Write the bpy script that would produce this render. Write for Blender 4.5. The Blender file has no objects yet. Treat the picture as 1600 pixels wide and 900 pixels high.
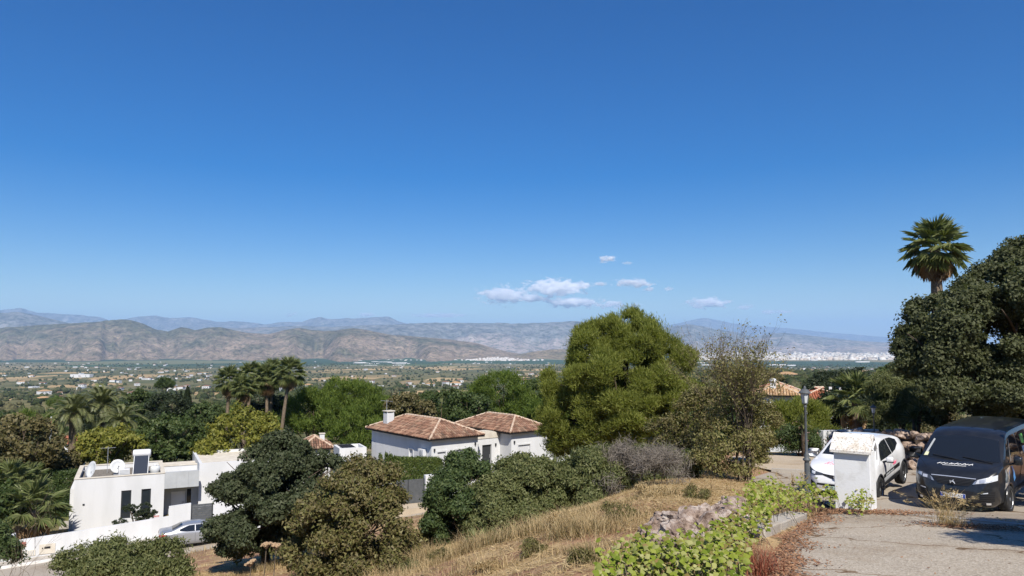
import bpy, bmesh, math, random
import numpy as np
from mathutils import Vector, Matrix, noise as mnoise
from mathutils.bvhtree import BVHTree

SC = bpy.context.scene
COL = SC.collection
rad = math.radians

# ---------------------------------------------------------------- camera
cam_d = bpy.data.cameras.new('camera')
cam_d.sensor_width = 36.0
cam_d.lens = 26.0
cam_d.clip_start = 0.1
cam_d.clip_end = 120000.0
cam = bpy.data.objects.new('camera', cam_d)
COL.objects.link(cam)
PITCH = math.atan(93.0 / 1155.6)
cam.location = (0, 0, 0)
cam.rotation_euler = (rad(90) + PITCH, 0, 0)
SC.camera = cam

# ---------------------------------------------------------------- world, sun, exposure
SUN_AZ = rad(13)          # degrees to the right of straight behind the camera
SUN_EL = rad(47)
TO_SUN = Vector((math.sin(SUN_AZ) * math.cos(SUN_EL), -math.cos(SUN_AZ) * math.cos(SUN_EL), math.sin(SUN_EL)))
world = bpy.data.worlds.new('World')
SC.world = world
world.use_nodes = True
wn = world.node_tree
wn.nodes.clear()
w_out = wn.nodes.new('ShaderNodeOutputWorld')
w_bg = wn.nodes.new('ShaderNodeBackground')
w_sky = wn.nodes.new('ShaderNodeTexSky')
w_sky.sky_type = 'NISHITA'
w_sky.sun_disc = False
w_sky.sun_elevation = SUN_EL
w_sky.sun_rotation = math.atan2(TO_SUN.x, TO_SUN.y)
w_sky.altitude = 150
w_sky.air_density = 1.0
w_sky.dust_density = 0.35
w_sky.ozone_density = 3.5
w_bg.inputs['Strength'].default_value = 0.075
w_hs = wn.nodes.new('ShaderNodeHueSaturation')          # the camera's rich blue
w_hs.inputs['Hue'].default_value = 0.513
w_hs.inputs['Saturation'].default_value = 1.58
wn.links.new(w_sky.outputs[0], w_hs.inputs['Color'])
wn.links.new(w_hs.outputs[0], w_bg.inputs['Color'])
wn.links.new(w_bg.outputs[0], w_out.inputs['Surface'])

sun_d = bpy.data.lights.new('sun', 'SUN')
sun_d.energy = 5.0
sun_d.angle = rad(0.53)
sun_d.color = (1.0, 0.95, 0.87)
sun = bpy.data.objects.new('sun', sun_d)
sun.rotation_euler = TO_SUN.to_track_quat('Z', 'Y').to_euler()
sun.location = (20, -40, 60)
COL.objects.link(sun)

SC.view_settings.view_transform = 'Standard'
SC.view_settings.look = 'None'
SC.view_settings.exposure = 0.5
SC.view_settings.gamma = 1.0
SC.view_settings.use_curve_mapping = False
SC.render.engine = 'CYCLES'
SC.cycles.max_bounces = 24
SC.cycles.diffuse_bounces = 3
SC.cycles.glossy_bounces = 3
SC.cycles.transmission_bounces = 4
SC.cycles.volume_bounces = 20
SC.cycles.use_denoising = True

# ---------------------------------------------------------------- helpers
F = 1155.6
CP, SP = math.cos(PITCH), math.sin(PITCH)
rng = np.random.default_rng(7)
random.seed(7)

def P(px, py, d):
    """point seen at photo pixel (px, py) that lies d metres ahead"""
    u, v = (px - 800) / F, (450 - py) / F
    Y = CP - v * SP
    Z = SP + v * CP
    return Vector((u * d / Y, d, Z * d / Y))

def S(d):
    return d / F          # metres per photo pixel at distance d

def mesh_data(name, verts, faces, smooth=False):
    me = bpy.data.meshes.new(name)
    if isinstance(faces, np.ndarray):
        verts = np.asarray(verts, dtype=np.float32)
        n, k = faces.shape
        me.vertices.add(len(verts))
        me.vertices.foreach_set('co', verts.ravel())
        me.loops.add(n * k)
        me.loops.foreach_set('vertex_index', faces.astype(np.int32).ravel())
        me.polygons.add(n)
        me.polygons.foreach_set('loop_start', np.arange(0, n * k, k, dtype=np.int32))
        me.update(calc_edges=True)
    else:
        me.from_pydata([tuple(v) for v in verts], [], [tuple(f) for f in faces])
        me.update()
    if smooth:
        me.polygons.foreach_set('use_smooth', np.ones(len(me.polygons), dtype=bool))
    return me

def link(name, data, mat=None, parent=None):
    o = bpy.data.objects.new(name, data)
    COL.objects.link(o)
    if mat is not None and data is not None and not data.materials:
        data.materials.append(mat)
    if parent is not None:
        o.parent = parent
    return o

def tag(o, label=None, cat=None, group=None, kind=None):
    if label: o['label'] = label
    if cat: o['category'] = cat
    if group: o['group'] = group
    if kind: o['kind'] = kind
    return o

def thing(name, label, cat, loc=(0, 0, 0), rz=0.0, group=None):
    o = bpy.data.objects.new(name, None)
    COL.objects.link(o)
    o.empty_display_size = 0.3
    o.location = loc
    o.rotation_euler = (0, 0, rz)
    return tag(o, label, cat, group)

def dup(root, loc, rz=0.0, scale=1.0, label=None, group=None):
    r = root.copy(); COL.objects.link(r)
    r.location = loc; r.rotation_euler = (0, 0, rz)
    r.scale = (scale, scale, scale) if not isinstance(scale, tuple) else scale
    if label: r['label'] = label
    if group: r['group'] = group
    for ch in list(root.children):
        c = ch.copy(); COL.objects.link(c); c.parent = r
        for g in list(ch.children):
            e = g.copy(); COL.objects.link(e); e.parent = c
    return r

class MB:
    """collects shapes and links them as ONE mesh object"""
    def __init__(self):
        self.v = []; self.f = []
    def add(self, vs, fs):
        n = len(self.v)
        self.v += [tuple(p) for p in vs]
        self.f += [tuple(i + n for i in q) for q in fs]
        return self
    def box(self, x0, x1, y0, y1, z0, z1, M=None):
        vs = [(x0, y0, z0), (x1, y0, z0), (x1, y1, z0), (x0, y1, z0), (x0, y0, z1), (x1, y0, z1), (x1, y1, z1), (x0, y1, z1)]
        if M is not None: vs = [M @ Vector(p) for p in vs]
        return self.add(vs, [(0, 3, 2, 1), (4, 5, 6, 7), (0, 1, 5, 4), (1, 2, 6, 5), (2, 3, 7, 6), (3, 0, 4, 7)])
    def bbox(self, x0, x1, y0, y1, z0, z1, b=0.02, M=None):
        """box with chamfered edges"""
        bm = bmesh.new()
        bmesh.ops.create_cube(bm, size=1.0)
        for q in bm.verts:
            q.co = Vector(((x0 + x1) / 2 + q.co.x * (x1 - x0), (y0 + y1) / 2 + q.co.y * (y1 - y0), (z0 + z1) / 2 + q.co.z * (z1 - z0)))
        bmesh.ops.bevel(bm, geom=list(bm.edges), offset=b, segments=2, profile=0.5, affect='EDGES')
        if M is not None: bm.transform(M)
        bm.verts.index_update()
        self.add([q.co.copy() for q in bm.verts], [[q.index for q in f.verts] for f in bm.faces])
        bm.free()
        return self
    def tube(self, pts, radii, n=8, caps=True):
        pts = [Vector(p) for p in pts]
        if not hasattr(radii, '__len__'): radii = [radii] * len(pts)
        ref = Vector((0.13, 0.27, 0.95)).normalized()
        vs = []; fs = []
        for i, p in enumerate(pts):
            t = (pts[min(i + 1, len(pts) - 1)] - pts[max(i - 1, 0)])
            t = t.normalized() if t.length > 1e-9 else Vector((0, 0, 1))
            a = t.cross(ref)
            if a.length < 0.15: a = t.cross(Vector((1, 0, 0)))
            a.normalize(); b = t.cross(a)
            for k in range(n):
                g = 2 * math.pi * k / n
                vs.append(p + (a * math.cos(g) + b * math.sin(g)) * radii[i])
        for i in range(len(pts) - 1):
            for k in range(n):
                fs.append((i * n + k, i * n + (k + 1) % n, (i + 1) * n + (k + 1) % n, (i + 1) * n + k))
        if caps:
            fs.append(tuple(range(n - 1, -1, -1)))
            m = (len(pts) - 1) * n
            fs.append(tuple(range(m, m + n)))
        return self.add(vs, fs)
    def lathe(self, prof, n=16, M=None):
        """prof = [(r, z)...] turned about Z"""
        vs = []; fs = []
        for r, z in prof:
            for k in range(n):
                g = 2 * math.pi * k / n
                vs.append(Vector((r * math.cos(g), r * math.sin(g), z)))
        for i in range(len(prof) - 1):
            for k in range(n):
                fs.append((i * n + k, i * n + (k + 1) % n, (i + 1) * n + (k + 1) % n, (i + 1) * n + k))
        fs.append(tuple(range(n - 1, -1, -1)))
        m = (len(prof) - 1) * n
        fs.append(tuple(range(m, m + n)))
        if M is not None: vs = [M @ p for p in vs]
        return self.add(vs, fs)
    def prism(self, poly, y0, y1, M=None):
        """poly in (x, z), extruded along y"""
        n = len(poly)
        vs = [Vector((x, y0, z)) for x, z in poly] + [Vector((x, y1, z)) for x, z in poly]
        fs = [tuple(range(n)), tuple(range(2 * n - 1, n - 1, -1))]
        for i in range(n):
            j = (i + 1) % n
            fs.append((i, i + n, j + n, j))
        if M is not None: vs = [M @ p for p in vs]
        return self.add(vs, fs)
    def wall(self, M, length, height, th, openings=()):
        """wall in local x/z, outside at y=0, inside at y=th, with real openings (x0,x1,z0,z1)"""
        xs = sorted({0.0, length} | {v for o in openings for v in o[:2]})
        zs = sorted({0.0, height} | {v for o in openings for v in o[2:]})
        def is_open(i, j):
            if i < 0 or j < 0 or i >= len(xs) - 1 or j >= len(zs) - 1: return True
            cx, cz = (xs[i] + xs[i + 1]) / 2, (zs[j] + zs[j + 1]) / 2
            return any(o[0] < cx < o[1] and o[2] < cz < o[3] for o in openings)
        for i in range(len(xs) - 1):
            for j in range(len(zs) - 1):
                if is_open(i, j): continue
                a, b, c, e = xs[i], xs[i + 1], zs[j], zs[j + 1]
                self.add([M @ Vector(p) for p in ((a, 0, c), (b, 0, c), (b, 0, e), (a, 0, e))], [(0, 1, 2, 3)])
                self.add([M @ Vector(p) for p in ((a, th, c), (b, th, c), (b, th, e), (a, th, e))], [(3, 2, 1, 0)])
                if is_open(i - 1, j): self.add([M @ Vector(p) for p in ((a, 0, c), (a, 0, e), (a, th, e), (a, th, c))], [(0, 1, 2, 3)])
                if is_open(i + 1, j): self.add([M @ Vector(p) for p in ((b, 0, c), (b, th, c), (b, th, e), (b, 0, e))], [(0, 1, 2, 3)])
                if is_open(i, j - 1): self.add([M @ Vector(p) for p in ((a, 0, c), (a, th, c), (b, th, c), (b, 0, c))], [(0, 1, 2, 3)])
                if is_open(i, j + 1): self.add([M @ Vector(p) for p in ((a, 0, e), (b, 0, e), (b, th, e), (a, th, e))], [(0, 1, 2, 3)])
        return self
    def build(self, name, mat, parent=None, smooth=False):
        return link(name, mesh_data(name, self.v, self.f, smooth), mat, parent)

def MX(x, y, z, rz=0.0):
    return Matrix.Translation((x, y, z)) @ Matrix.Rotation(rz, 4, 'Z')

# ---------------------------------------------------------------- materials
def new_mat(name):
    m = bpy.data.materials.new(name)
    m.use_nodes = True
    nt = m.node_tree
    b = nt.nodes['Principled BSDF']
    return m, nt, b

def nd(nt, kind, **kw):
    n = nt.nodes.new(kind)
    for k, v in kw.items():
        if k in n.inputs: n.inputs[k].default_value = v
        else: setattr(n, k, v)
    return n

def ramp(nt, fac, stops):
    r = nt.nodes.new('ShaderNodeValToRGB')
    el = r.color_ramp.elements
    while len(el) < len(stops): el.new(0.5)
    for e, (p, c) in zip(el, stops):
        e.position = p
        e.color = (c[0], c[1], c[2], 1)
    nt.links.new(fac, r.inputs[0])
    return r.outputs[0]

def mixc(nt, fac, a, b, mode='MIX'):
    m = nt.nodes.new('ShaderNodeMix')
    m.data_type = 'RGBA'; m.blend_type = mode
    for sock, val in ((m.inputs[0], fac), (m.inputs[6], a), (m.inputs[7], b)):
        if hasattr(val, 'is_linked'): nt.links.new(val, sock)
        elif isinstance(val, (int, float)): sock.default_value = val
        else: sock.default_value = (val[0], val[1], val[2], 1)
    return m.outputs[2]

def pos_noise(nt, scale, detail=4, rough=0.55, stretch=None, obj=False):
    tc = nt.nodes.new('ShaderNodeTexCoord') if obj else nt.nodes.new('ShaderNodeNewGeometry')
    src = tc.outputs['Object'] if obj else tc.outputs['Position']
    if stretch:
        mp = nt.nodes.new('ShaderNodeMapping'); mp.inputs['Scale'].default_value = stretch
        nt.links.new(src, mp.inputs['Vector']); src = mp.outputs[0]
    n = nt.nodes.new('ShaderNodeTexNoise')
    n.inputs['Scale'].default_value = scale; n.inputs['Detail'].default_value = detail; n.inputs['Roughness'].default_value = rough
    nt.links.new(src, n.inputs['Vector'])
    return n.outputs['Fac']

def bump(nt, b, fac, strength, dist=0.02):
    bp = nt.nodes.new('ShaderNodeBump')
    bp.inputs['Strength'].default_value = strength; bp.inputs['Distance'].default_value = dist
    nt.links.new(fac, bp.inputs['Height'])
    nt.links.new(bp.outputs[0], b.inputs['Normal'])

def mat(name, c1, c2=None, scale=3.0, rough=0.8, spec=0.3, metal=0.0, bmp=0.0, bscale=40, bdist=0.01, lo=0.35, hi=0.65, detail=5, coat=0.0, stretch=None):
    m, nt, b = new_mat(name)
    b.inputs['Roughness'].default_value = rough
    b.inputs['Specular IOR Level'].default_value = spec
    b.inputs['Metallic'].default_value = metal
    b.inputs['Coat Weight'].default_value = coat
    if c2 is None:
        b.inputs['Base Color'].default_value = (c1[0], c1[1], c1[2], 1)
    else:
        f = pos_noise(nt, scale, detail, 0.6, stretch)
        nt.links.new(ramp(nt, f, [(lo, c1), (hi, c2)]), b.inputs['Base Color'])
    if bmp:
        bump(nt, b, pos_noise(nt, bscale, 4), bmp, bdist)
    return m

def leafmat(name, cols, transl=0.22, rough=0.55, spec=0.25, nscale=None):
    """per-leaf colour from a ramp, with some light let through"""
    m, nt, b = new_mat(name)
    g = nt.nodes.new('ShaderNodeNewGeometry')
    n = len(cols)
    c = ramp(nt, g.outputs['Random Per Island'], [(i / max(1, n - 1), q) for i, q in enumerate(cols)])
    if nscale:
        c = mixc(nt, ramp(nt, pos_noise(nt, nscale, 3), [(0.42, (0, 0, 0)), (0.62, (1, 1, 1))]), c, mixc(nt, 1.0, c, (1.45, 1.25, 0.8), 'MULTIPLY'))
    nt.links.new(c, b.inputs['Base Color'])
    b.inputs['Roughness'].default_value = rough
    b.inputs['Specular IOR Level'].default_value = spec
    t = nt.nodes.new('ShaderNodeBsdfTranslucent')
    nt.links.new(mixc(nt, 1.0, c, (1.2, 1.3, 0.6), 'MULTIPLY'), t.inputs['Color'])
    mx = nt.nodes.new('ShaderNodeMixShader')
    mx.inputs[0].default_value = transl
    nt.links.new(b.outputs[0], mx.inputs[1]); nt.links.new(t.outputs[0], mx.inputs[2])
    nt.links.new(mx.outputs[0], nt.nodes['Material Output'].inputs['Surface'])
    return m

def glass(name, tint=(0.02, 0.025, 0.03), rough=0.03):
    m, nt, b = new_mat(name)
    b.inputs['Base Color'].default_value = (*tint, 1)
    b.inputs['Roughness'].default_value = rough
    b.inputs['Specular IOR Level'].default_value = 0.6
    return m

M = {}
M['white'] = mat('white_render', (0.60, 0.60, 0.595), (0.51, 0.51, 0.50), 1.1, 0.9, 0.1, bmp=0.25, bscale=30, stretch=(1, 1, 0.22), lo=0.42, hi=0.8)
M['white_old'] = mat('weathered_white_render', (0.70, 0.70, 0.69), (0.58, 0.57, 0.54), 3.5, 0.9, 0.1, lo=0.5, hi=0.75, bmp=0.4, bscale=25)
M['cream'] = mat('cream_coping', (0.62, 0.57, 0.48), (0.50, 0.45, 0.37), 2.0, 0.9, 0.1)
M['gravel'] = mat('roof_gravel', (0.24, 0.21, 0.18), (0.13, 0.12, 0.10), 9, 0.95, 0.1, bmp=0.6, bscale=25, bdist=0.03)
M['grey_panel'] = mat('grey_panel', (0.42, 0.43, 0.43), (0.36, 0.37, 0.37), 1.2, 0.7)
M['dark_frame'] = mat('dark_frame', (0.035, 0.037, 0.04), rough=0.45)
M['slat'] = mat('charcoal_slat', (0.10, 0.105, 0.11), (0.075, 0.08, 0.085), 5, 0.5)
M['wood_door'] = mat('white_door', (0.70, 0.70, 0.69), rough=0.5)
M['tile'] = None
M['metal'] = mat('galvanised_metal', (0.45, 0.46, 0.47), (0.38, 0.39, 0.40), 8, 0.45, 0.5, 0.4)
M['lamp_paint'] = mat('grey_lamp_paint', (0.11, 0.118, 0.122), (0.08, 0.087, 0.09), 6, 0.5, 0.4)
M['dish'] = mat('dish_paint', (0.60, 0.61, 0.61), (0.52, 0.53, 0.53), 5, 0.5)
M['solar'] = glass('solar_glass', (0.03, 0.035, 0.045), 0.15)
M['glass'] = glass('window_glass')
M['lampglass'] = mat('lamp_glass', (0.55, 0.57, 0.56), rough=0.15, spec=0.5)
M['rubber'] = mat('tyre_rubber', (0.018, 0.018, 0.018), (0.03, 0.03, 0.03), 12, 0.8)
M['black'] = mat('black_plastic', (0.015, 0.015, 0.016), rough=0.5)
M['alloy'] = mat('alloy_rim', (0.50, 0.51, 0.52), rough=0.3, metal=0.7)
M['chrome'] = mat('chrome', (0.75, 0.75, 0.75), rough=0.4, metal=0.7)
M['red'] = mat('red_paint', (0.42, 0.03, 0.03), rough=0.5)
M['rust'] = mat('rusty_red', (0.28, 0.10, 0.08), (0.36, 0.18, 0.14), 6, 0.8)
M['bark'] = mat('grey_bark', (0.12, 0.09, 0.065), (0.055, 0.042, 0.03), 8, 0.95, 0.1, bmp=0.8, bscale=30, bdist=0.03)
M['palmbark'] = mat('palm_bark', (0.22, 0.17, 0.12), (0.12, 0.09, 0.06), 10, 0.95, 0.1, bmp=0.8, bscale=18, bdist=0.05)
M['twig'] = mat('dry_twig', (0.16, 0.125, 0.09), (0.09, 0.07, 0.05), 15, 0.9, 0.1)
# ================================================================ THE LAND
def interp_log(tab, r):
    rs = np.array([t[0] for t in tab], float); zs = np.array([t[1] for t in tab], float)
    return np.interp(np.log(r + 8.0), np.log(rs + 8.0), zs)

PROF_L = [(0, -1.6), (10, -3.3), (20, -6.0), (26, -7.8), (46, -12.9), (60, -13.4), (120, -15), (200, -21), (400, -34), (900, -55), (2000, -95), (3000, -110), (50000, -120)]
PROF_R = [(0, -1.6), (18, -3.85), (24, -4.2), (34, -4.9), (65, -8.5), (120, -14), (400, -26), (900, -36), (1600, -50), (3000, -95), (5000, -116), (50000, -120)]

def sstep(a, b, x):
    t = np.clip((x - a) / (b - a), 0, 1)
    return t * t * (3 - 2 * t)

def pave_z(x, y):
    y = np.asarray(y, float)
    z = np.where(y < 18, -1.6 - 0.125 * y, -3.85 - 0.062 * (y - 18))
    z = z - 0.012 * np.clip(y - 24, 0, 100) * sstep(10, 15, np.asarray(x, float))
    return z

# control points: photo pixel x, pixel y, distance  ->  a spot of ground
CTRL_PX = [
    (960, 862, 12.5), (930, 800, 17.5), (850, 885, 12.5), (780, 895, 14), (700, 870, 17), (760, 852, 20), (650, 832, 24), (650, 898, 17),
    (540, 905, 19.5), (430, 890, 25), (350, 890, 26), (300, 880, 31), (1080, 768, 19), (1130, 750, 23.5), (1000, 765, 22),
    (890, 785, 24), (800, 800, 27), (1040, 742, 28), (980, 738, 32), (860, 770, 34), (690, 800, 42), (1100, 735, 27), (1180, 728, 29),
    (1170, 722, 33), (1160, 705, 40), (1000, 720, 45), (900, 735, 50), (100, 905, 38), (20, 900, 40), (200, 890, 36),
]
CTRL_XYZ = [
    (0.5, 6, -2.55), (-4, 6, -2.9), (2, 8, -2.75), (2.3, 10, -3.05), (3.6, 13, -3.35), (5.2, 16, -3.65), (6.5, 19, -3.9), (6.9, 22, -4.05),
    (-6.4, 60, -10.6), (0, 64.6, -10.6), (-12, 67, -11.2), (5, 62, -10.4), (12, 60, -8.6), (-20, 72, -13.0), (-30, 55, -13.0), (-38, 60, -13.6),
    (15.5, 27, -4.3), (19, 22, -2.6), (24, 26, -1.8), (18, 30, -4.4), (22, 36, -4.5), (13, 12, -2.7), (18, 12, -2.2), (20, 17, -1.8), (14, 34, -5.2), (28, 40, -4.4),
    (10, 34, -4.75), (13, 38, -5.4), (17, 40, -5.6), (24, 48, -6.6),
]
def _base(x, y):
    r = np.hypot(x, y)
    a = np.arctan2(x, np.maximum(y, 1e-3 * np.ones_like(r)))
    a = np.where(y <= 0, np.sign(x) * math.pi / 2, a)
    w = sstep(-0.16, 0.26, a)
    return (1 - w) * interp_log(PROF_L, r) + w * interp_log(PROF_R, r)

_c = [tuple(P(*q)) for q in CTRL_PX] + CTRL_XYZ
_cx = np.array([q[0] for q in _c]); _cy = np.array([q[1] for q in _c]); _cz = np.array([q[2] for q in _c])
def _lp(x, y):
    return np.log(np.hypot(x, y) + 3.0), np.arctan2(x, y)
_cl, _ct = _lp(_cx, _cy)
_KL = 0.34
def _kern(l1, t1, l2, t2):
    d = np.sqrt((l1 - l2) ** 2 + (t1 - t2) ** 2)
    return (1 + d / _KL * 1.7) * np.exp(-d / _KL * 1.7)
_K = _kern(_cl[:, None], _ct[:, None], _cl[None, :], _ct[None, :]) + 0.02 * np.eye(len(_cl))
_W = np.linalg.solve(_K, _cz - _base(_cx, _cy))

# paved areas and streets (footprints), used to bed the land under them
DRIVE = [(0.2, 2.0), (1.6, 5.0), (3.0, 8.7), (3.75, 10.7), (4.9, 13.4), (6.75, 16.7), (7.75, 17.9), (9.2, 16.0), (10.2, 14.0), (11.5, 11.0), (11.0, 2.0)]
ROAD = [(7.75, 17.9), (8.15, 20.6), (7.7, 22.5), (7.7, 24.6), (9.35, 27.0), (10.6, 26.2), (13, 28.5), (15.2, 31.5), (18.5, 33), (18.5, 29.5), (15.2, 25.4), (15.6, 23.2), (17.8, 20.0), (19.5, 14.0), (15, 9.5), (11.52, 11.0), (10.22, 14.0), (9.22, 16.0)]
APRON = [(9.35, 27.03), (9.0, 29.5), (9.6, 33.0), (12.0, 34.2), (14.6, 33.2), (15.2, 31.55), (13, 28.55), (10.6, 26.23)]
STU = Vector((math.cos(rad(27)), math.sin(rad(27))))          # along the lower street
STV = Vector((-STU.y, STU.x))
WALL_A = Vector((-30.0, 46.7))
def st_xy(t, s):
    """t metres along the garden wall, s metres behind (+) or in front (-) of it"""
    return WALL_A + STU * t + STV * s
def st_z(t):
    return -13.08 + 0.055 * t + 0.0009 * np.clip(t, 0, 60) ** 2
STREET_W = (-7.2, -1.25)

def in_poly(poly, x, y):
    ins = np.zeros(x.shape, bool)
    n = len(poly)
    for i in range(n):
        x1, y1 = poly[i]; x2, y2 = poly[(i + 1) % n]
        c = ((y1 > y) != (y2 > y)) & (x < (x2 - x1) * (y - y1) / (y2 - y1 + 1e-12) + x1)
        ins ^= c
    return ins
def poly_dist(poly, x, y):
    d = np.full(x.shape, 1e9)
    n = len(poly)
    for i in range(n):
        x1, y1 = poly[i]; x2, y2 = poly[(i + 1) % n]
        ex, ey = x2 - x1, y2 - y1
        t = np.clip(((x - x1) * ex + (y - y1) * ey) / (ex * ex + ey * ey), 0, 1)
        d = np.minimum(d, np.hypot(x - x1 - t * ex, y - y1 - t * ey))
    return np.where(in_poly(poly, x, y), -d, d)

def ground(x, y, bed=0.07):
    x = np.atleast_1d(np.asarray(x, float)); y = np.atleast_1d(np.asarray(y, float))
    z = _base(x, y)
    front = y > 0.5
    if front.any():
        l, t = _lp(x[front], y[front])
        z[front] += (_kern(l[:, None], t[:, None], _cl[None, :], _ct[None, :]) @ _W) * sstep(0.5, 4, y[front])
    r = np.hypot(x, y)
    # natural unevenness, growing with distance
    nz = (np.sin(x * 0.9 + 1.3 * np.sin(y * 0.7)) * np.sin(y * 1.1 + np.sin(x * 0.6)) * 0.05 * sstep(3, 12, r)
          + np.sin(x * 0.021 + 2 * np.sin(y * 0.017)) * np.sin(y * 0.019 + 1.0) * 4.0 * sstep(150, 500, r) * (1 - sstep(2500, 5000, r)))
    z = z + nz
    near = front & (((x > -3) & (x < 22) & (y < 38)) | ((x > -66) & (x < 12) & (y > 20) & (y < 74)))
    if near.any():
        xn, yn = x[near], y[near]; zn = z[near]
        dp = np.minimum(np.minimum(poly_dist(DRIVE, xn, yn), poly_dist(ROAD, xn, yn)), poly_dist(APRON, xn, yn))
        w = 1 - sstep(0.15, 1.6, dp)
        zn = zn * (1 - w) + (pave_z(xn, yn) - bed * (1 - sstep(0.0, 0.5, dp))) * w
        tt = (xn - WALL_A.x) * STU.x + (yn - WALL_A.y) * STU.y
        ss = (xn - WALL_A.x) * STV.x + (yn - WALL_A.y) * STV.y
        ds = np.maximum(STREET_W[0] - ss, ss - 0.6)
        w = (1 - sstep(0.2, 5.0, ds)) * sstep(-30, -20, tt) * (1 - sstep(27, 34, tt))
        zn = zn * (1 - w) + (st_z(tt) - bed) * w
        z[near] = zn
    return z
def G(x, y):
    return float(ground(x, y)[0])

# ---- ground sheet: fine near the camera, coarse far away
ang = np.concatenate([np.linspace(-180, -56, 32)[:-1], np.linspace(-56, 56, 300), np.linspace(56, 180, 32)[1:-1]]) * math.pi / 180
rr = 1.2 * 1.034 ** np.arange(0, 320)
rr = rr[rr < 46000]
AA, RR = np.meshgrid(ang, rr)
gx, gy = (RR * np.sin(AA)).ravel(), (RR * np.cos(AA)).ravel()
gz = np.concatenate([ground(gx[i:i + 20000], gy[i:i + 20000]) for i in range(0, len(gx), 20000)])
na, nr = len(ang), len(rr)
ii, jj = np.meshgrid(np.arange(nr - 1), np.arange(na), indexing='ij')
j2 = (jj + 1) % na
gf = np.stack([ii * na + jj, ii * na + j2, (ii + 1) * na + j2, (ii + 1) * na + jj], -1).reshape(-1, 4)[:, ::-1]
gv = np.stack([gx, gy, gz], -1)
gv = np.vstack([gv, [[0, 0, -1.6]]])

def ground_material():
    m, nt, b = new_mat('dry_land')
    geo = nt.nodes.new('ShaderNodeNewGeometry')
    ln = nt.nodes.new('ShaderNodeVectorMath'); ln.operation = 'LENGTH'
    nt.links.new(geo.outputs['Position'], ln.inputs[0])
    def zone(a, c):
        mr = nt.nodes.new('ShaderNodeMapRange')
        mr.inputs['From Min'].default_value = a; mr.inputs['From Max'].default_value = c
        nt.links.new(ln.outputs['Value'], mr.inputs['Value'])
        return mr.outputs[0]
    # near slope: straw, bare reddish soil, grey stones
    straw = ramp(nt, pos_noise(nt, 1.6, 6, 0.65), [(0.3, (0.25, 0.165, 0.085)), (0.5, (0.42, 0.295, 0.155)), (0.72, (0.52, 0.39, 0.22))])
    soil = ramp(nt, pos_noise(nt, 5, 5), [(0.35, (0.22, 0.12, 0.07)), (0.7, (0.40, 0.235, 0.145))])
    near = mixc(nt, ramp(nt, pos_noise(nt, 0.7, 6, 0.7), [(0.44, (0, 0, 0)), (0.54, (1, 1, 1))]), straw, soil)
    near = mixc(nt, ramp(nt, pos_noise(nt, 1.1, 6, 0.75), [(0.55, (0, 0, 0)), (0.66, (1, 1, 1))]), near, (0.13, 0.10, 0.055))
    # gardens and scrub beyond the street
    scrub = ramp(nt, pos_noise(nt, 0.06, 6, 0.7), [(0.34, (0.046, 0.058, 0.023)), (0.5, (0.098, 0.104, 0.046)), (0.66, (0.247, 0.195, 0.111))])
    # valley floor: fields
    vor = nt.nodes.new('ShaderNodeTexVoronoi'); vor.inputs['Scale'].default_value = 1.0
    mp = nt.nodes.new('ShaderNodeMapping'); mp.inputs['Scale'].default_value = (1 / 210, 1 / 330, 0.0)
    mp.inputs['Rotation'].default_value = (0, 0, 0.35)
    nt.links.new(geo.outputs['Position'], mp.inputs['Vector'])
    nt.links.new(mp.outputs[0], vor.inputs['Vector'])
    sep = nt.nodes.new('ShaderNodeSeparateColor'); nt.links.new(vor.outputs['Color'], sep.inputs[0])
    cell = ramp(nt, sep.outputs[0], [(0.0, (0.055, 0.071, 0.030)), (0.25, (0.101, 0.104, 0.046)), (0.5, (0.156, 0.138, 0.065)), (0.7, (0.073, 0.093, 0.037)), (0.83, (0.476, 0.319, 0.162)), (0.93, (0.659, 0.454, 0.243)), (1.0, (0.220, 0.168, 0.088))])
    speck = ramp(nt, pos_noise(nt, 0.03, 6, 0.75), [(0.36, (0.051, 0.064, 0.024)), (0.52, (0.137, 0.125, 0.057)), (0.7, (0.366, 0.269, 0.135))])
    valley = mixc(nt, 0.42, cell, speck)
    # far plantations
    mp2 = nt.nodes.new('ShaderNodeMapping'); mp2.inputs['Scale'].default_value = (1 / 1500, 1 / 1300, 0.0)
    nt.links.new(geo.outputs['Position'], mp2.inputs['Vector'])
    vor2 = nt.nodes.new('ShaderNodeTexVoronoi'); vor2.inputs['Scale'].default_value = 1.0
    nt.links.new(mp2.outputs[0], vor2.inputs['Vector'])
    sep2 = nt.nodes.new('ShaderNodeSeparateColor'); nt.links.new(vor2.outputs['Color'], sep2.inputs[0])
    plant = ramp(nt, sep2.outputs[1], [(0.0, (0.024, 0.063, 0.042)), (0.45, (0.033, 0.090, 0.048)), (0.62, (0.053, 0.112, 0.051)), (0.8, (0.300, 0.240, 0.150)), (1.0, (0.090, 0.105, 0.060))])
    plant = mixc(nt, 0.22, plant, speck)
    c = mixc(nt, zone(38, 75), near, scrub)
    c = mixc(nt, zone(280, 750), c, valley)
    c = mixc(nt, zone(3900, 5200), c, plant)
    nt.links.new(c, b.inputs['Base Color'])
    b.inputs['Roughness'].default_value = 0.95
    b.inputs['Specular IOR Level'].default_value = 0.08
    bump(nt, b, pos_noise(nt, 7, 6, 0.7), 0.7, 0.06)
    return m
M['ground'] = ground_material()
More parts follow.
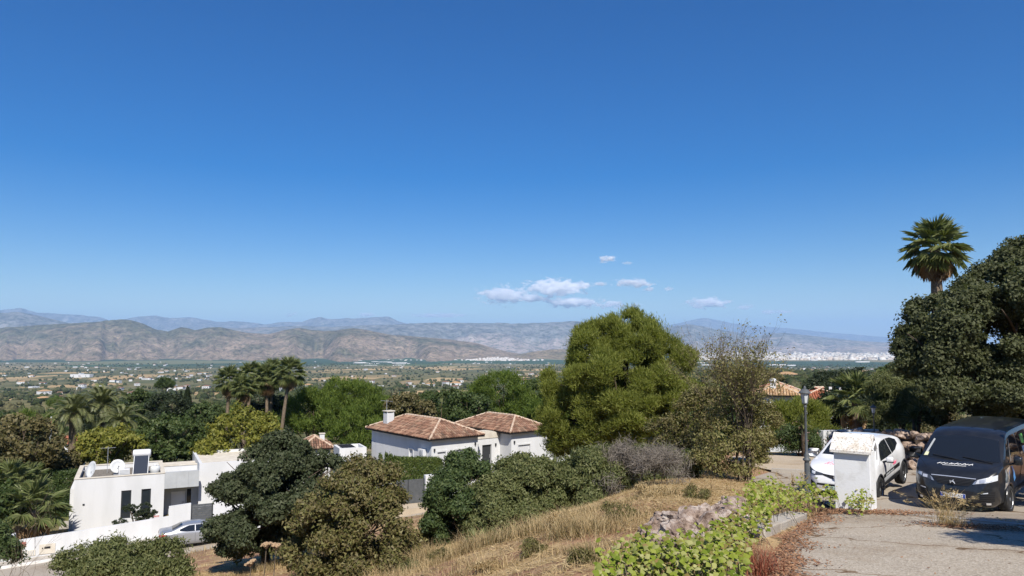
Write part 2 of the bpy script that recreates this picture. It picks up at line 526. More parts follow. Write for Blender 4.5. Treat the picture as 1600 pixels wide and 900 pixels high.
# close the hub of the ground sheet
hub = len(gv) - 1
me = bpy.data.meshes.new('ground')
tri = np.stack([np.full(na, hub), np.arange(na), (np.arange(na) + 1) % na], -1)[:, ::-1]
me.vertices.add(len(gv)); me.vertices.foreach_set('co', gv.astype(np.float32).ravel())
me.loops.add(gf.size + tri.size)
me.loops.foreach_set('vertex_index', np.concatenate([gf.ravel(), tri.ravel()]).astype(np.int32))
me.polygons.add(len(gf) + len(tri))
me.polygons.foreach_set('loop_start', np.concatenate([np.arange(len(gf)) * 4, gf.size + np.arange(len(tri)) * 3]).astype(np.int32))
me.update(calc_edges=True)
me.polygons.foreach_set('use_smooth', np.ones(len(me.polygons), bool))
tag(link('ground', me, M['ground']), 'dry straw coloured hillside falling to the valley floor', 'ground', kind='structure')

# ---- paved sheets
def sheet(name, poly, zfun, lift, m, label, cell=0.5):
    """poly filled with a fine grid that follows the slope"""
    bm = bmesh.new()
    vs = [bm.verts.new((x, y, 0)) for x, y in poly]
    bm.faces.new(vs)
    xs = [p[0] for p in poly]; ys = [p[1] for p in poly]
    for k in np.arange(min(xs) + cell, max(xs), cell):
        bmesh.ops.bisect_plane(bm, geom=bm.verts[:] + bm.edges[:] + bm.faces[:], plane_co=(k, 0, 0), plane_no=(1, 0, 0))
    for k in np.arange(min(ys) + cell, max(ys), cell):
        bmesh.ops.bisect_plane(bm, geom=bm.verts[:] + bm.edges[:] + bm.faces[:], plane_co=(0, k, 0), plane_no=(0, 1, 0))
    for v in bm.verts:
        v.co.z = float(zfun(v.co.x, v.co.y)) + lift
    bmesh.ops.recalc_face_normals(bm, faces=bm.faces[:])
    me = bpy.data.meshes.new(name); bm.to_mesh(me); bm.free()
    if sum(p.normal.z for p in me.polygons) < 0: me.flip_normals()
    me.polygons.foreach_set('use_smooth', np.ones(len(me.polygons), bool))
    return tag(link(name, me, m), label, name.replace('_', ' '), kind='structure')

def concrete_material(name, lo, hi, grit, scale=60, crack=0.0):
    m, nt, b = new_mat(name)
    base = ramp(nt, pos_noise(nt, 0.9, 6, 0.65), [(0.3, lo), (0.7, hi)])
    v = nt.nodes.new('ShaderNodeTexVoronoi'); v.inputs['Scale'].default_value = scale
    g = nt.nodes.new('ShaderNodeNewGeometry'); nt.links.new(g.outputs['Position'], v.inputs['Vector'])
    sp = nt.nodes.new('ShaderNodeSeparateColor'); nt.links.new(v.outputs['Color'], sp.inputs[0])
    stone = ramp(nt, sp.outputs[0], [(0.0, (0.14, 0.115, 0.09)), (0.3, (0.33, 0.285, 0.23)), (0.75, (0.47, 0.415, 0.34)), (1.0, (0.66, 0.60, 0.51))])
    c = mixc(nt, grit, base, stone)
    dirt = ramp(nt, pos_noise(nt, 0.45, 5, 0.7), [(0.50, (1, 1, 1)), (0.72, (0.62, 0.55, 0.48))])
    c = mixc(nt, 1.0, c, dirt, 'MULTIPLY')
    if crack:
        ve = nt.nodes.new('ShaderNodeTexVoronoi'); ve.feature = 'DISTANCE_TO_EDGE'; ve.inputs['Scale'].default_value = crack
        nz = nt.nodes.new('ShaderNodeTexNoise'); nz.inputs['Scale'].default_value = 1.6; nz.inputs['Detail'].default_value = 6
        nt.links.new(g.outputs['Position'], nz.inputs['Vector'])
        ad = nt.nodes.new('ShaderNodeVectorMath'); ad.operation = 'MULTIPLY_ADD'; ad.inputs[1].default_value = (1.1, 1.1, 0)
        nt.links.new(nz.outputs['Color'], ad.inputs[0]); nt.links.new(g.outputs['Position'], ad.inputs[2]); nt.links.new(ad.outputs[0], ve.inputs['Vector'])
        c = mixc(nt, 1.0, c, ramp(nt, ve.outputs['Distance'], [(0.0, (0.34, 0.25, 0.18)), (0.006, (0.5, 0.4, 0.3)), (0.014, (1, 1, 1))]), 'MULTIPLY')
    nt.links.new(c, b.inputs['Base Color'])
    b.inputs['Roughness'].default_value = 0.92; b.inputs['Specular IOR Level'].default_value = 0.15
    bump(nt, b, v.outputs['Distance'], 0.5, 0.012)
    return m
M['drive'] = concrete_material('exposed_aggregate', (0.32, 0.265, 0.195), (0.46, 0.39, 0.295), 0.42, 42, 0.30)
M['road'] = concrete_material('worn_road', (0.30, 0.255, 0.20), (0.40, 0.345, 0.275), 0.18, 70, 0.22)
M['apron'] = concrete_material('pale_concrete', (0.40, 0.325, 0.235), (0.50, 0.41, 0.30), 0.12, 60)
M['street'] = concrete_material('street_asphalt', (0.29, 0.25, 0.205), (0.37, 0.325, 0.265), 0.2, 60)
M['kerb'] = concrete_material('kerb_concrete', (0.36, 0.33, 0.285), (0.48, 0.44, 0.385), 0.15, 60)
sheet('driveway', DRIVE, pave_z, 0.0, M['drive'], 'rough exposed aggregate concrete driveway in the foreground')
sheet('road', ROAD, pave_z, -0.02, M['road'], 'worn road on which the van and white car are parked')
sheet('concrete_apron', APRON, pave_z, 0.012, M['apron'], 'pale concrete turning area behind the road kerb')

def ribbon(name, s0, s1, t0, t1, lift, m, label, kind='structure', th=None, n=40):
    vs = []; fs = []
    for i in range(n + 1):
        t = t0 + (t1 - t0) * i / n
        for s in (s0, s1):
            q = st_xy(t, s); vs.append((q.x, q.y, st_z(t) + lift))
    for i in range(n): fs.append((2 * i, 2 * i + 2, 2 * i + 3, 2 * i + 1))
    if th:
        k = len(vs)
        vs += [(x, y, z - th) for x, y, z in vs]
        for i in range(n):
            fs.append((2 * i, 2 * i + k, 2 * i + 2 + k, 2 * i + 2)); fs.append((2 * i + 1, 2 * i + 3, 2 * i + 3 + k, 2 * i + 1 + k))
    me = mesh_data(name, vs, fs)
    if me.polygons[0].normal.z < 0: me.flip_normals()
    return tag(link(name, me, m), label, name.replace('_', ' '), kind=kind)
ribbon('street', STREET_W[0], STREET_W[1] - 0.001, -26, 29, 0.0, M['street'], 'narrow street below the slope in front of the flat roofed house')
ribbon('pavement', -1.05, -0.001, -26, 29, 0.12, M['kerb'], 'raised pavement strip along the white garden wall', th=0.2)
M['kerb_white'] = mat('whitewashed_kerb', (0.72, 0.70, 0.66), (0.58, 0.55, 0.5), 2.5, 0.9)
ribbon('kerb', -1.25, -1.052, -26, 4.6, 0.125, M['kerb_white'], 'whitewashed kerb between the street and the pavement', th=0.2)

# kerb edge of the pale apron
mb = MB()
edge = [(9.35, 27.0), (10.6, 26.2), (13, 28.5), (15.2, 31.5)]
for a, b in zip(edge[:-1], edge[1:]):
    a = Vector((*a, 0)); b = Vector((*b, 0)); dv = (b - a).normalized(); nv = Vector((dv.y, -dv.x, 0)) * 0.16
    za, zb = float(pave_z(a.x, a.y)), float(pave_z(b.x, b.y))
    vs = [a + Vector((0, 0, za - .1)), b + Vector((0, 0, zb - .1)), b + Vector((0, 0, zb + .1)), a + Vector((0, 0, za + .1))]
    vs2 = [q + nv for q in vs]
    mb.add(vs + vs2, [(0, 1, 2, 3), (7, 6, 5, 4), (3, 2, 6, 7), (0, 4, 5, 1), (0, 3, 7, 4), (1, 5, 6, 2)])
tag(mb.build('road_kerb', M['kerb']), 'low concrete kerb between the road and the pale apron', 'kerb', kind='structure')

# gutter joint across the driveway mouth
mb = MB()
e = [(7.8, 17.85), (9.2, 15.98), (10.2, 13.98), (11.5, 11.0)]
for a, b in zip(e[:-1], e[1:]):
    a = Vector(a); b = Vector(b); dv = (b - a).normalized(); nv = Vector((-dv.y, dv.x))
    if nv.y < 0: nv = -nv
    q = [a, b, b + nv * 0.3, a + nv * 0.3]
    mb.add([(v.x, v.y, float(pave_z(v.x, v.y)) + 0.012) for v in q], [(0, 1, 2, 3)])
g_ = mb.build('gutter_strip', M['kerb'])
if g_.data.polygons[0].normal.z < 0: g_.data.flip_normals()
tag(g_, 'smooth concrete gutter strip across the mouth of the driveway', 'gutter strip', kind='structure')

# ================================================================ MOUNTAINS, SEA, CITY
def hill_range(name, sky, dist, front, back, base_z, m, label, seed, amp, fx, nx=320, nt_=70, rough=1.0):
    px = np.array([q[0] for q in sky], float); py = np.array([q[1] for q in sky], float)
    X = np.linspace((px[0] - 800) * S(dist), (px[-1] - 800) * S(dist), nx)
    sk = np.interp((X / S(dist)) + 800, px, py)
    H = np.array([P(800, v, dist).z for v in sk])
    vs = []
    front0 = front
    for i in range(nx):
        front = front0 * (1 + 0.6 * mnoise.fractal(Vector((X[i] * fx * 1.3, seed, 0)), 0.8, 2.0, 4))
        for j in range(nt_ + 1):
            t = j / nt_
            if t < 0.7:
                q = t / 0.7; y = dist - front * (1 - q)
            else:
                q = 1 - (t - 0.7) / 0.3; y = dist + back * (1 - q)
            p = q ** 1.45
            p = 0.55 * p + 0.45 * (p * p * (3 - 2 * p))
            wx = X[i] + 0.12 * front * mnoise.noise(Vector((X[i] * fx * 0.7, y * fx * 0.7, seed + 9)))
            rn = mnoise.ridged_multi_fractal(Vector((wx * fx, y * fx * 0.85, seed)), 0.9, 2.1, 6, 1.0, 2.0) - 1.1
            fn = mnoise.fractal(Vector((wx * fx * 5, y * fx * 5, seed + 3)), 0.9, 2.0, 5)
            h = (H[i] - base_z)
            z = base_z + h * p + amp * h * rn * (4 * q * (1 - q)) ** 0.7 * (0.4 if t > 0.7 else 1) + rough * 0.022 * h * fn * (0.4 + q) * (0.35 if q > 0.96 else 1)
            if j == 0 or j == nt_: z = base_z - 40
            vs.append((X[i] * (y / dist), y, z))
    i, j = np.meshgrid(np.arange(nx - 1), np.arange(nt_), indexing='ij')
    k = nt_ + 1
    f = np.stack([i * k + j, (i + 1) * k + j, (i + 1) * k + j + 1, i * k + j + 1], -1).reshape(-1, 4)
    o = link(name, mesh_data(name, np.array(vs), f, True), m)
    return tag(o, label, 'mountains', kind='structure')

def hill_mat(name, earth, scrub, scale, fine):
    m, nt, b = new_mat(name)
    n1 = pos_noise(nt, scale, 7, 0.68)
    n2 = pos_noise(nt, fine, 5, 0.75)
    geo = nt.nodes.new('ShaderNodeNewGeometry')
    sp = nt.nodes.new('ShaderNodeSeparateXYZ'); nt.links.new(geo.outputs['Position'], sp.inputs[0])
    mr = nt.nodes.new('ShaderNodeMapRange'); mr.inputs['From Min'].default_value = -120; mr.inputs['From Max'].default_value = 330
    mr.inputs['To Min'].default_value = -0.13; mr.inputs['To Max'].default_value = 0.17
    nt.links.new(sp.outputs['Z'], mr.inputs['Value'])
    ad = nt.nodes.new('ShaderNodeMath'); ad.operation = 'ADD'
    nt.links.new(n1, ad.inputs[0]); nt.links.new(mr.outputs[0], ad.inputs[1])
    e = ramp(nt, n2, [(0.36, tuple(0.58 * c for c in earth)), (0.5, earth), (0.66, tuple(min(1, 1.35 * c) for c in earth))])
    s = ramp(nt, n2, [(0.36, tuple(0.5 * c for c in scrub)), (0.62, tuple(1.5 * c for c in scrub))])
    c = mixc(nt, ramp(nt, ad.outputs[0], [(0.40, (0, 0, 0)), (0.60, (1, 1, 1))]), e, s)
    dots = ramp(nt, pos_noise(nt, fine * 2.2, 3, 0.8), [(0.50, (1, 1, 1)), (0.58, (0.42, 0.47, 0.38))])
    c = mixc(nt, 1.0, c, dots, 'MULTIPLY')
    nt.links.new(c, b.inputs['Base Color'])
    b.inputs['Roughness'].default_value = 1.0; b.inputs['Specular IOR Level'].default_value = 0.0
    return m
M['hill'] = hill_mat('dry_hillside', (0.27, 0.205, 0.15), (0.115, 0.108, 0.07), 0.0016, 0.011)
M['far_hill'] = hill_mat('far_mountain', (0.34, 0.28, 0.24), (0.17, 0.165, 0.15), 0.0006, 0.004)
M['low_hill'] = hill_mat('low_hill', (0.25, 0.19, 0.12), (0.10, 0.10, 0.055), 0.003, 0.012)

hill_range('brown_hills', [(-420, 520), (-200, 512), (-60, 516), (0, 513), (60, 508), (95, 506), (150, 503), (190, 499), (205, 500), (225, 506), (245, 515), (263, 518), (283, 511), (296, 513), (304, 516), (325, 512), (345, 511), (362, 515), (385, 520), (420, 522), (445, 516), (468, 512), (488, 516), (520, 517), (552, 512.5), (580, 517), (610, 523), (650, 526), (700, 530), (745, 536), (775, 545), (800, 551), (830, 555), (870, 560)],
           9000, 2300, 1500, -118, M['hill'], 'dry brown hills with scrubby tops across the valley', 3.0, 0.18, 0.0014, 460, 100)
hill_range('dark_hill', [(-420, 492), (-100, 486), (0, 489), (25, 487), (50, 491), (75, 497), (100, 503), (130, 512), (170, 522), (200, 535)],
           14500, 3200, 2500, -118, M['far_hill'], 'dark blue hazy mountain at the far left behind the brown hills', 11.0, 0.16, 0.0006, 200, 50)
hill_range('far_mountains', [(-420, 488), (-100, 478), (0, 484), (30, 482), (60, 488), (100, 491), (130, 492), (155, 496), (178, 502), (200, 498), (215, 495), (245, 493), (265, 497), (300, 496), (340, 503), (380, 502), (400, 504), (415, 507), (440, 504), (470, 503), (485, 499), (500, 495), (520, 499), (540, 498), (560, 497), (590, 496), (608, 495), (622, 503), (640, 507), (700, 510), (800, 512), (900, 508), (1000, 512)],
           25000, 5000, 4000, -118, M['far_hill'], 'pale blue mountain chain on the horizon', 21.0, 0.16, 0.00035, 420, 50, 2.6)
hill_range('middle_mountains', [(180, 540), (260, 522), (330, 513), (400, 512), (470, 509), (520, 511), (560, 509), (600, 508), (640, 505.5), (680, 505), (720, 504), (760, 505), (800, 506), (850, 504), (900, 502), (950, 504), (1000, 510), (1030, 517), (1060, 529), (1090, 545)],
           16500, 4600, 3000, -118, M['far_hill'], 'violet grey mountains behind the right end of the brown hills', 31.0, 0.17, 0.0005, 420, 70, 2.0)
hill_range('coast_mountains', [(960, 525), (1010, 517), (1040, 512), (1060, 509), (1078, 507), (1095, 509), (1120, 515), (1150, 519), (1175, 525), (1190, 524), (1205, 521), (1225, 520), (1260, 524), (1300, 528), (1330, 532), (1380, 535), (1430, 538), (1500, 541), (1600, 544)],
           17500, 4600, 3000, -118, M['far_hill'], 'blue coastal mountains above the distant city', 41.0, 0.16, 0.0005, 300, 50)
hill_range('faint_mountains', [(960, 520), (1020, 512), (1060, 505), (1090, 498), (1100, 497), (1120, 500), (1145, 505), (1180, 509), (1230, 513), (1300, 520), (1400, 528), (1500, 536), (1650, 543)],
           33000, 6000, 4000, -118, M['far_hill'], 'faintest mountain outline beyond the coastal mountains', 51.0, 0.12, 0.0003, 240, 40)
hill_range('low_tan_hill', [(760, 560), (800, 556), (830, 550), (860, 546), (900, 545), (940, 548), (980, 556), (1010, 561)],
           8200, 700, 900, -118, M['low_hill'], 'low tan and olive hill at the end of the brown hills', 61.0, 0.12, 0.002, 120, 40)

# sea at the far right
M['sea'] = mat('sea_water', (0.03, 0.085, 0.16), (0.04, 0.10, 0.18), 0.002, 0.35, 0.4)
mb = MB()
mb.add([(4400, 11600, -116), (18000, 9000, -116), (42000, 20000, -116), (40000, 44000, -116), (8600, 44000, -116), (6400, 16000, -116), (5600, 13000, -116)], [(0, 1, 2, 3, 4, 5, 6)])
tag(mb.build('sea', M['sea']), 'thin blue strip of sea at the far right horizon', 'sea', kind='structure')

# city in the plain: far too many blocks to count
def block_field(name, n, sampler, mats_col, label, cat):
    vs = np.zeros((n * 8, 3)); fs = []
    q = np.array([(0, 3, 2, 1), (4, 5, 6, 7), (0, 1, 5, 4), (1, 2, 6, 5), (2, 3, 7, 6), (3, 0, 4, 7)])
    fs = (np.arange(n)[:, None, None] * 8 + q[None]).reshape(-1, 4)
    for k in range(n):
        x, y, z, w, d, h, a = sampler()
        ca, sa = math.cos(a), math.sin(a)
        for i, (sx, sy, sz) in enumerate(((-1, -1, 0), (1, -1, 0), (1, 1, 0), (-1, 1, 0), (-1, -1, 1), (1, -1, 1), (1, 1, 1), (-1, 1, 1))):
            lx, ly = sx * w / 2, sy * d / 2
            vs[k * 8 + i] = (x + lx * ca - ly * sa, y + lx * sa + ly * ca, z + (sz * h if sz else -25))
    m, nt, b = new_mat(name + '_render')
    g = nt.nodes.new('ShaderNodeNewGeometry')
    nt.links.new(ramp(nt, g.outputs['Random Per Island'], mats_col), b.inputs['Base Color'])
    b.inputs['Roughness'].default_value = 0.9
    return tag(link(name, mesh_data(name, vs, fs), m), label, cat, kind='stuff')
R_ = random.Random(5)
def city_s():
    px = R_.uniform(1050, 1440) if R_.random() < 0.8 else R_.uniform(1150, 1330)
    y = 6900 + 4600 * R_.random() ** 1.25
    x = (px - 800) * S(y)
    far = y > 10000
    return x, y, -118 + (max(0, y - 10500) * 0.03), R_.uniform(12, 70), R_.uniform(12, 50), R_.choice([6, 7, 9, 10, 13, 18, 26]), R_.uniform(0, 1.5)
block_field('distant_city', 2600, city_s, [(0, (0.66, 0.63, 0.58)), (0.5, (0.46, 0.43, 0.38)), (0.8, (0.5, 0.42, 0.35)), (1, (0.25, 0.22, 0.19))], 'white coastal city sprawling below the blue mountains', 'city')
def town_s():
    px = R_.gauss(775, 26) if R_.random() < 0.8 else R_.uniform(600, 850)
    px = min(max(px, 590), 848)
    y = R_.uniform(6350, 6900)
    x = (px - 800) * S(y)
    t = (y - 6350) / 550
    return x, y, -117 + 26 * t * max(0, 1 - abs(px - 778) / 60), R_.uniform(9, 22), R_.uniform(9, 16), R_.uniform(5, 10), R_.uniform(0, 1.5)
block_field('distant_town', 240, town_s, [(0, (0.62, 0.60, 0.57)), (0.6, (0.5, 0.47, 0.44)), (1, (0.36, 0.29, 0.24))], 'white hillside town at the foot of the brown hills', 'town')
def shed_s():
    px = R_.uniform(560, 640) if R_.random() < 0.5 else R_.uniform(1030, 1400)
    y = R_.uniform(4600, 6800)
    return (px - 800) * S(y), y, -115, R_.uniform(30, 110), R_.uniform(14, 30), 6, R_.uniform(-0.1, 0.1)
block_field('farm_sheds', 24, shed_s, [(0, (0.55, 0.54, 0.52)), (1, (0.42, 0.42, 0.42))], 'long pale sheds and greenhouses on the far plain', 'sheds')

# haze: the air between here and the mountains
m = bpy.data.materials.new('haze_air'); m.use_nodes = True
nt = m.node_tree; nt.nodes.clear()
o_ = nt.nodes.new('ShaderNodeOutputMaterial'); pv = nt.nodes.new('ShaderNodeVolumePrincipled')
pv.inputs['Color'].default_value = (0.42, 0.66, 1.0, 1)
pv.inputs['Density'].default_value = 3.8e-5
pv.inputs['Anisotropy'].default_value = 0.0
nt.links.new(pv.outputs[0], o_.inputs['Volume'])
mb = MB(); mb.box(-46500, 46500, -46500, 46800, -200, 1650)
hz = mb.build('haze', m)
tag(hz, 'thin blue haze filling the valley air', 'haze', kind='stuff')
hz.display_type = 'WIRE'

# clouds: small cumulus beyond the haze box's top
def cloud_material(name, thr, dens):
    m = bpy.data.materials.new(name); m.use_nodes = True
    nt = m.node_tree; nt.nodes.clear()
    o_ = nt.nodes.new('ShaderNodeOutputMaterial'); pv = nt.nodes.new('ShaderNodeVolumePrincipled')
    pv.inputs['Color'].default_value = (1, 1, 1, 1); pv.inputs['Anisotropy'].default_value = 0.0
    tc = nt.nodes.new('ShaderNodeTexCoord')
    geo = nt.nodes.new('ShaderNodeNewGeometry')
    n1 = nt.nodes.new('ShaderNodeTexNoise'); n1.inputs['Scale'].default_value = 0.0022; n1.inputs['Detail'].default_value = 7; n1.inputs['Roughness'].default_value = 0.68
    mpc = nt.nodes.new('ShaderNodeMapping'); mpc.inputs['Scale'].default_value = (0.75, 0.75, 1.6)
    nt.links.new(geo.outputs['Position'], mpc.inputs['Vector']); nt.links.new(mpc.outputs[0], n1.inputs['Vector'])
    ln = nt.nodes.new('ShaderNodeVectorMath'); ln.operation = 'LENGTH'; nt.links.new(tc.outputs['Object'], ln.inputs[0])
    fall = nt.nodes.new('ShaderNodeMapRange'); fall.inputs['From Min'].default_value = 0.25; fall.inputs['From Max'].default_value = 1.0
    fall.inputs['To Min'].default_value = 0.10; fall.inputs['To Max'].default_value = -0.22
    nt.links.new(ln.outputs['Value'], fall.inputs['Value'])
    ad = nt.nodes.new('ShaderNodeMath'); ad.operation = 'ADD'; nt.links.new(n1.outputs['Fac'], ad.inputs[0]); nt.links.new(fall.outputs[0], ad.inputs[1])
    mr = nt.nodes.new('ShaderNodeMapRange'); mr.inputs['From Min'].default_value = thr; mr.inputs['From Max'].default_value = thr + 0.14
    mr.inputs['To Min'].default_value = 0; mr.inputs['To Max'].default_value = dens
    nt.links.new(ad.outputs[0], mr.inputs['Value']); nt.links.new(mr.outputs[0], pv.inputs['Density'])
    nt.links.new(pv.outputs[0], o_.inputs['Volume'])
    m.cycles.volume_step_rate = 0.35
    return m
M['cloud'] = cloud_material('cloud_vapour', 0.52, 0.009)
M['wisp'] = cloud_material('cloud_wisp', 0.51, 0.003)
bm = bmesh.new(); bmesh.ops.create_icosphere(bm, subdivisions=3, radius=1.0)
cl_me = bpy.data.meshes.new('cloud'); bm.to_mesh(cl_me); cl_me.materials.append(M['cloud']); 
cl_me2 = bpy.data.meshes.new('wisp_cloud'); bm.to_mesh(cl_me2); cl_me2.materials.append(M['wisp']); bm.free()
CLOUDS = [(788, 461, 88, 30, 0, 'puffy white cloud, left of the two largest low in the sky'), (866, 450, 104, 30, 0, 'puffy white cloud, right of the two largest low in the sky'),
          (898, 473, 104, 16, 0, 'long flat white cloud under the two largest clouds'), (955, 476, 48, 13, 0, 'small white cloud just above the big pine, left'),
          (992, 477, 34, 9, 1, 'thin white cloud just above the top of the big pine'), (935, 444, 28, 9, 0, 'small cloud between the largest cloud and the flat one on its right'),
          (991, 442, 66, 15, 0, 'flat white cloud above the right half of the big pine'), (1015, 452, 22, 9, 0, 'tiny cloud hanging under the flat cloud above the pine'),
          (1045, 451, 17, 9, 0, 'tiny isolated cloud right of the flat cloud above the pine'), (1108, 474, 80, 19, 0, 'bright oval cloud right of the pine over the coastal mountains'),
          (832, 466, 62, 14, 0, 'thin cloud strip filling the gap under the two largest clouds'), (757, 459, 26, 9, 0, 'scrap of cloud at the left end of the cloud bank'), (908, 447, 42, 15, 0, 'ragged cloud end right of the largest cloud'), (868, 471, 40, 11, 1, 'faint cloud shred below the largest cloud'),
          (1164, 479, 28, 13, 1, 'small slanting cloud right of the bright oval cloud'), (949, 405, 36, 12, 0, 'highest small cloud in the sky'),
          (981, 411, 18, 7, 1, 'wisp just right of the highest cloud'), (455, 491, 26, 9, 1, 'small low cloud above the pale mountains, left of centre'),
          (575, 492, 44, 8, 1, 'low flat cloud over the pale mountain peaks'), (686, 493, 110, 8, 1, 'long low wisp over the violet mountains'), (1210, 487, 60, 9, 1, 'faint wisp over the coastal mountains at right')]
for k, (px, py, w, h, kd, lab) in enumerate(CLOUDS):
    d = 55000
    o = bpy.data.objects.new('cloud', cl_me2 if kd else cl_me); COL.objects.link(o)
    o.location = P(px, py, d)
    o.scale = (w * 0.80 * S(d), w * 0.45 * S(d), h * 0.84 * S(d))
    tag(o, lab, 'cloud', 'small clouds low in the sky')
# ================================================================ PLANT BUILDERS
def unit(v):
    return v / np.maximum(np.linalg.norm(v, axis=-1, keepdims=True), 1e-9)

def leaf_quads(c, a, n, L, W, fold=0.0):
    """kite shaped leaves: centre c, axis a, normal n, length L, width W (arrays)"""
    b = unit(np.cross(n, a))
    L = np.asarray(L)[:, None]; W = np.asarray(W)[:, None]
    nn = unit(np.cross(a, b))
    v = np.stack([c - a * L * 0.5, c + b * W * 0.5 + a * L * 0.05 - nn * fold * W, c + a * L * 0.5, c - b * W * 0.5 + a * L * 0.05 - nn * fold * W], 1).reshape(-1, 3)
    return v, np.arange(len(c) * 4).reshape(-1, 4)

def leaf_tris(c, a, n, L, W):
    """small pointed leaves, one triangle each"""
    b = unit(np.cross(n, a))
    L = np.asarray(L)[:, None]; W = np.asarray(W)[:, None]
    v = np.stack([c - a * L * 0.4 + b * W * 0.55, c - a * L * 0.4 - b * W * 0.55, c + a * L * 0.6], 1).reshape(-1, 3)
    return v, np.arange(len(c) * 3).reshape(-1, 3)

def rand_dirs(n, g):
    return unit(g.normal(size=(n, 3)))

def crown_points(lobes, n_clump, per, clump_r, g, shell=0.3, flat=0.75, below=-0.75, bough=0.36, up=0.4):
    """leaf centres: lobes carry boughs, boughs carry clumps, clumps carry leaves"""
    lobes = np.array(lobes, float)          # cx cy cz rx ry rz
    bc = []; br = []; bo = []
    for l in lobes:
        R = l[3:].mean()
        nb = max(5, int(2.1 / bough ** 2))
        d = rand_dirs(nb, g); d = d[d[:, 2] > below]
        f = 0.62 + 0.36 * g.random(len(d))
        c = l[:3] + d * l[3:] * f[:, None]
        q = (c[:, None, :] - lobes[None, :, :3]) / lobes[None, :, 3:]
        ok = ~(np.linalg.norm(q, axis=-1) < 0.55).any(1)
        c, d = c[ok], d[ok]
        bc.append(c); bo.append(d); br.append(R * bough * (0.55 + 0.75 * g.random(len(c))))
    bc = np.vstack(bc); bo = np.vstack(bo); br = np.concatenate(br)
    w = br ** 2
    pick = g.choice(len(bc), size=n_clump, p=w / w.sum())
    d = unit(rand_dirs(n_clump, g) + 0.55 * bo[pick] + np.array([0, 0, up]))
    f = 1 - shell * g.random(n_clump) ** 1.4 + 0.12 * g.random(n_clump) ** 3 + 0.55 * g.random(n_clump) ** 9
    c = bc[pick] + d * (br[pick] * f)[:, None] * np.array([1, 1, 0.85])
    size = clump_r * (0.5 + 0.9 * g.random(n_clump))
    off = g.normal(size=(n_clump, per, 3)) * 0.5
    ln = np.linalg.norm(off, axis=-1, keepdims=True)
    off = off / np.maximum(1.0, ln / 1.15)
    off[..., 2] *= flat
    pts = c[:, None, :] + off * size[:, None, None]
    out = unit(d[:, None, :] * 0.8 + off * 1.0 + np.array([0, 0, 0.35]))
    return pts.reshape(-1, 3), out.reshape(-1, 3), c

def foliage(lobes, n_clump, per, clump_r, L, W, seed, shell=0.45, flat=0.75, rnd=0.9, droop=0.0, below=-0.75, up=0.0, bough=0.36):
    g = np.random.default_rng(seed)
    p, o, c = crown_points(lobes, n_clump, per, clump_r, g, shell, flat, below, bough)
    n = len(p)
    nrm = unit(o + rnd * rand_dirs(n, g))
    a = unit(np.cross(nrm, rand_dirs(n, g)))
    if droop or up:
        a = unit(a + np.array([0, 0, up - droop]))
    s = 0.65 + 0.7 * g.random(n)
    return leaf_tris(p, a, nrm, L * s, W * s), c

def needle_foliage(lobes, n_clump, per, clump_r, L, W, seed, shell=0.4, flat=0.9, bough=0.30):
    """upswept needle tufts of a pine"""
    g = np.random.default_rng(seed)
    p, o, c = crown_points(lobes, n_clump, per, clump_r, g, shell, flat, bough=bough, up=0.6)
    n = len(p)
    a = unit(o * 0.9 + np.array([0, 0, 0.45]) + 0.9 * rand_dirs(n, g))
    nrm = unit(np.cross(a, rand_dirs(n, g)))
    s = 0.6 + 0.8 * g.random(n)
    return leaf_tris(p, a, nrm, L * s, W * s), c

def limbs(base, lobes, r0, seed, lift=0.35, n_extra=2):
    """tapered trunk that forks towards the lobes"""
    g = random.Random(seed)
    mb = MB()
    base = Vector(base)
    cen = Vector(np.mean(np.array(lobes)[:, :3], axis=0))
    low = min(l[2] - l[5] for l in lobes)
    fork = base.lerp(cen, lift)
    fork.x = base.x + (fork.x - base.x) * 0.6; fork.y = base.y + (fork.y - base.y) * 0.6
    mid = base.lerp(fork, 0.5) + Vector((g.uniform(-.1, .1), g.uniform(-.1, .1), 0)) * r0 * 4
    mb.tube([base - Vector((0, 0, 0.3)), base + Vector((0, 0, 0.05)), mid, fork], [r0 * 1.35, r0 * 1.1, r0 * 0.85, r0 * 0.75], 8)
    for l in lobes:
        tip = Vector(l[:3]) + Vector((0, 0, l[5] * 0.2))
        m1 = fork.lerp(tip, 0.45) + Vector((g.uniform(-1, 1), g.uniform(-1, 1), g.uniform(-.2, .8))) * 0.12 * (tip - fork).length
        mb.tube([fork, m1, tip], [r0 * 0.55, r0 * 0.36, r0 * 0.12], 6)
        for _ in range(n_extra):
            e = Vector((l[0] + g.uniform(-.8, .8) * l[3], l[1] + g.uniform(-.8, .8) * l[4], l[2] + g.uniform(-.4, .8) * l[5]))
            s = m1.lerp(tip, g.uniform(0.1, 0.8))
            mb.tube([s, s.lerp(e, 0.5) + Vector((0, 0, 0.05 * l[5])), e], [r0 * 0.22, r0 * 0.14, r0 * 0.05], 5)
    return mb

def lobe_px(px, py, rx, ry, d, depth=None):
    c = P(px, py, d)
    return (c.x, c.y, c.z, rx * S(d), (depth if depth else rx * S(d)), ry * S(d))

def offset(vs, b):
    return np.asarray(vs) - np.array([b[0], b[1], b[2]])

def plant(name, label, cat, base, lobes, fol, leaf_m, trunk_r, seed, group=None, trunk_m=None, lift=0.35, trunk_name='trunk', crown='crown'):
    """a tree or shrub: Empty at its base > trunk, crown"""
    t = thing(name, label, cat, base, group=group)
    b = Vector(base)
    lb = [(l[0] - b.x, l[1] - b.y, l[2] - b.z, l[3], l[4], l[5]) for l in lobes]
    limbs((0, 0, 0), lb, trunk_r, seed, lift).build(trunk_name, trunk_m or M['bark'], t, True)
    (v, f), _ = fol
    link(crown, mesh_data(crown, offset(v, b), f), leaf_m, t)
    return t

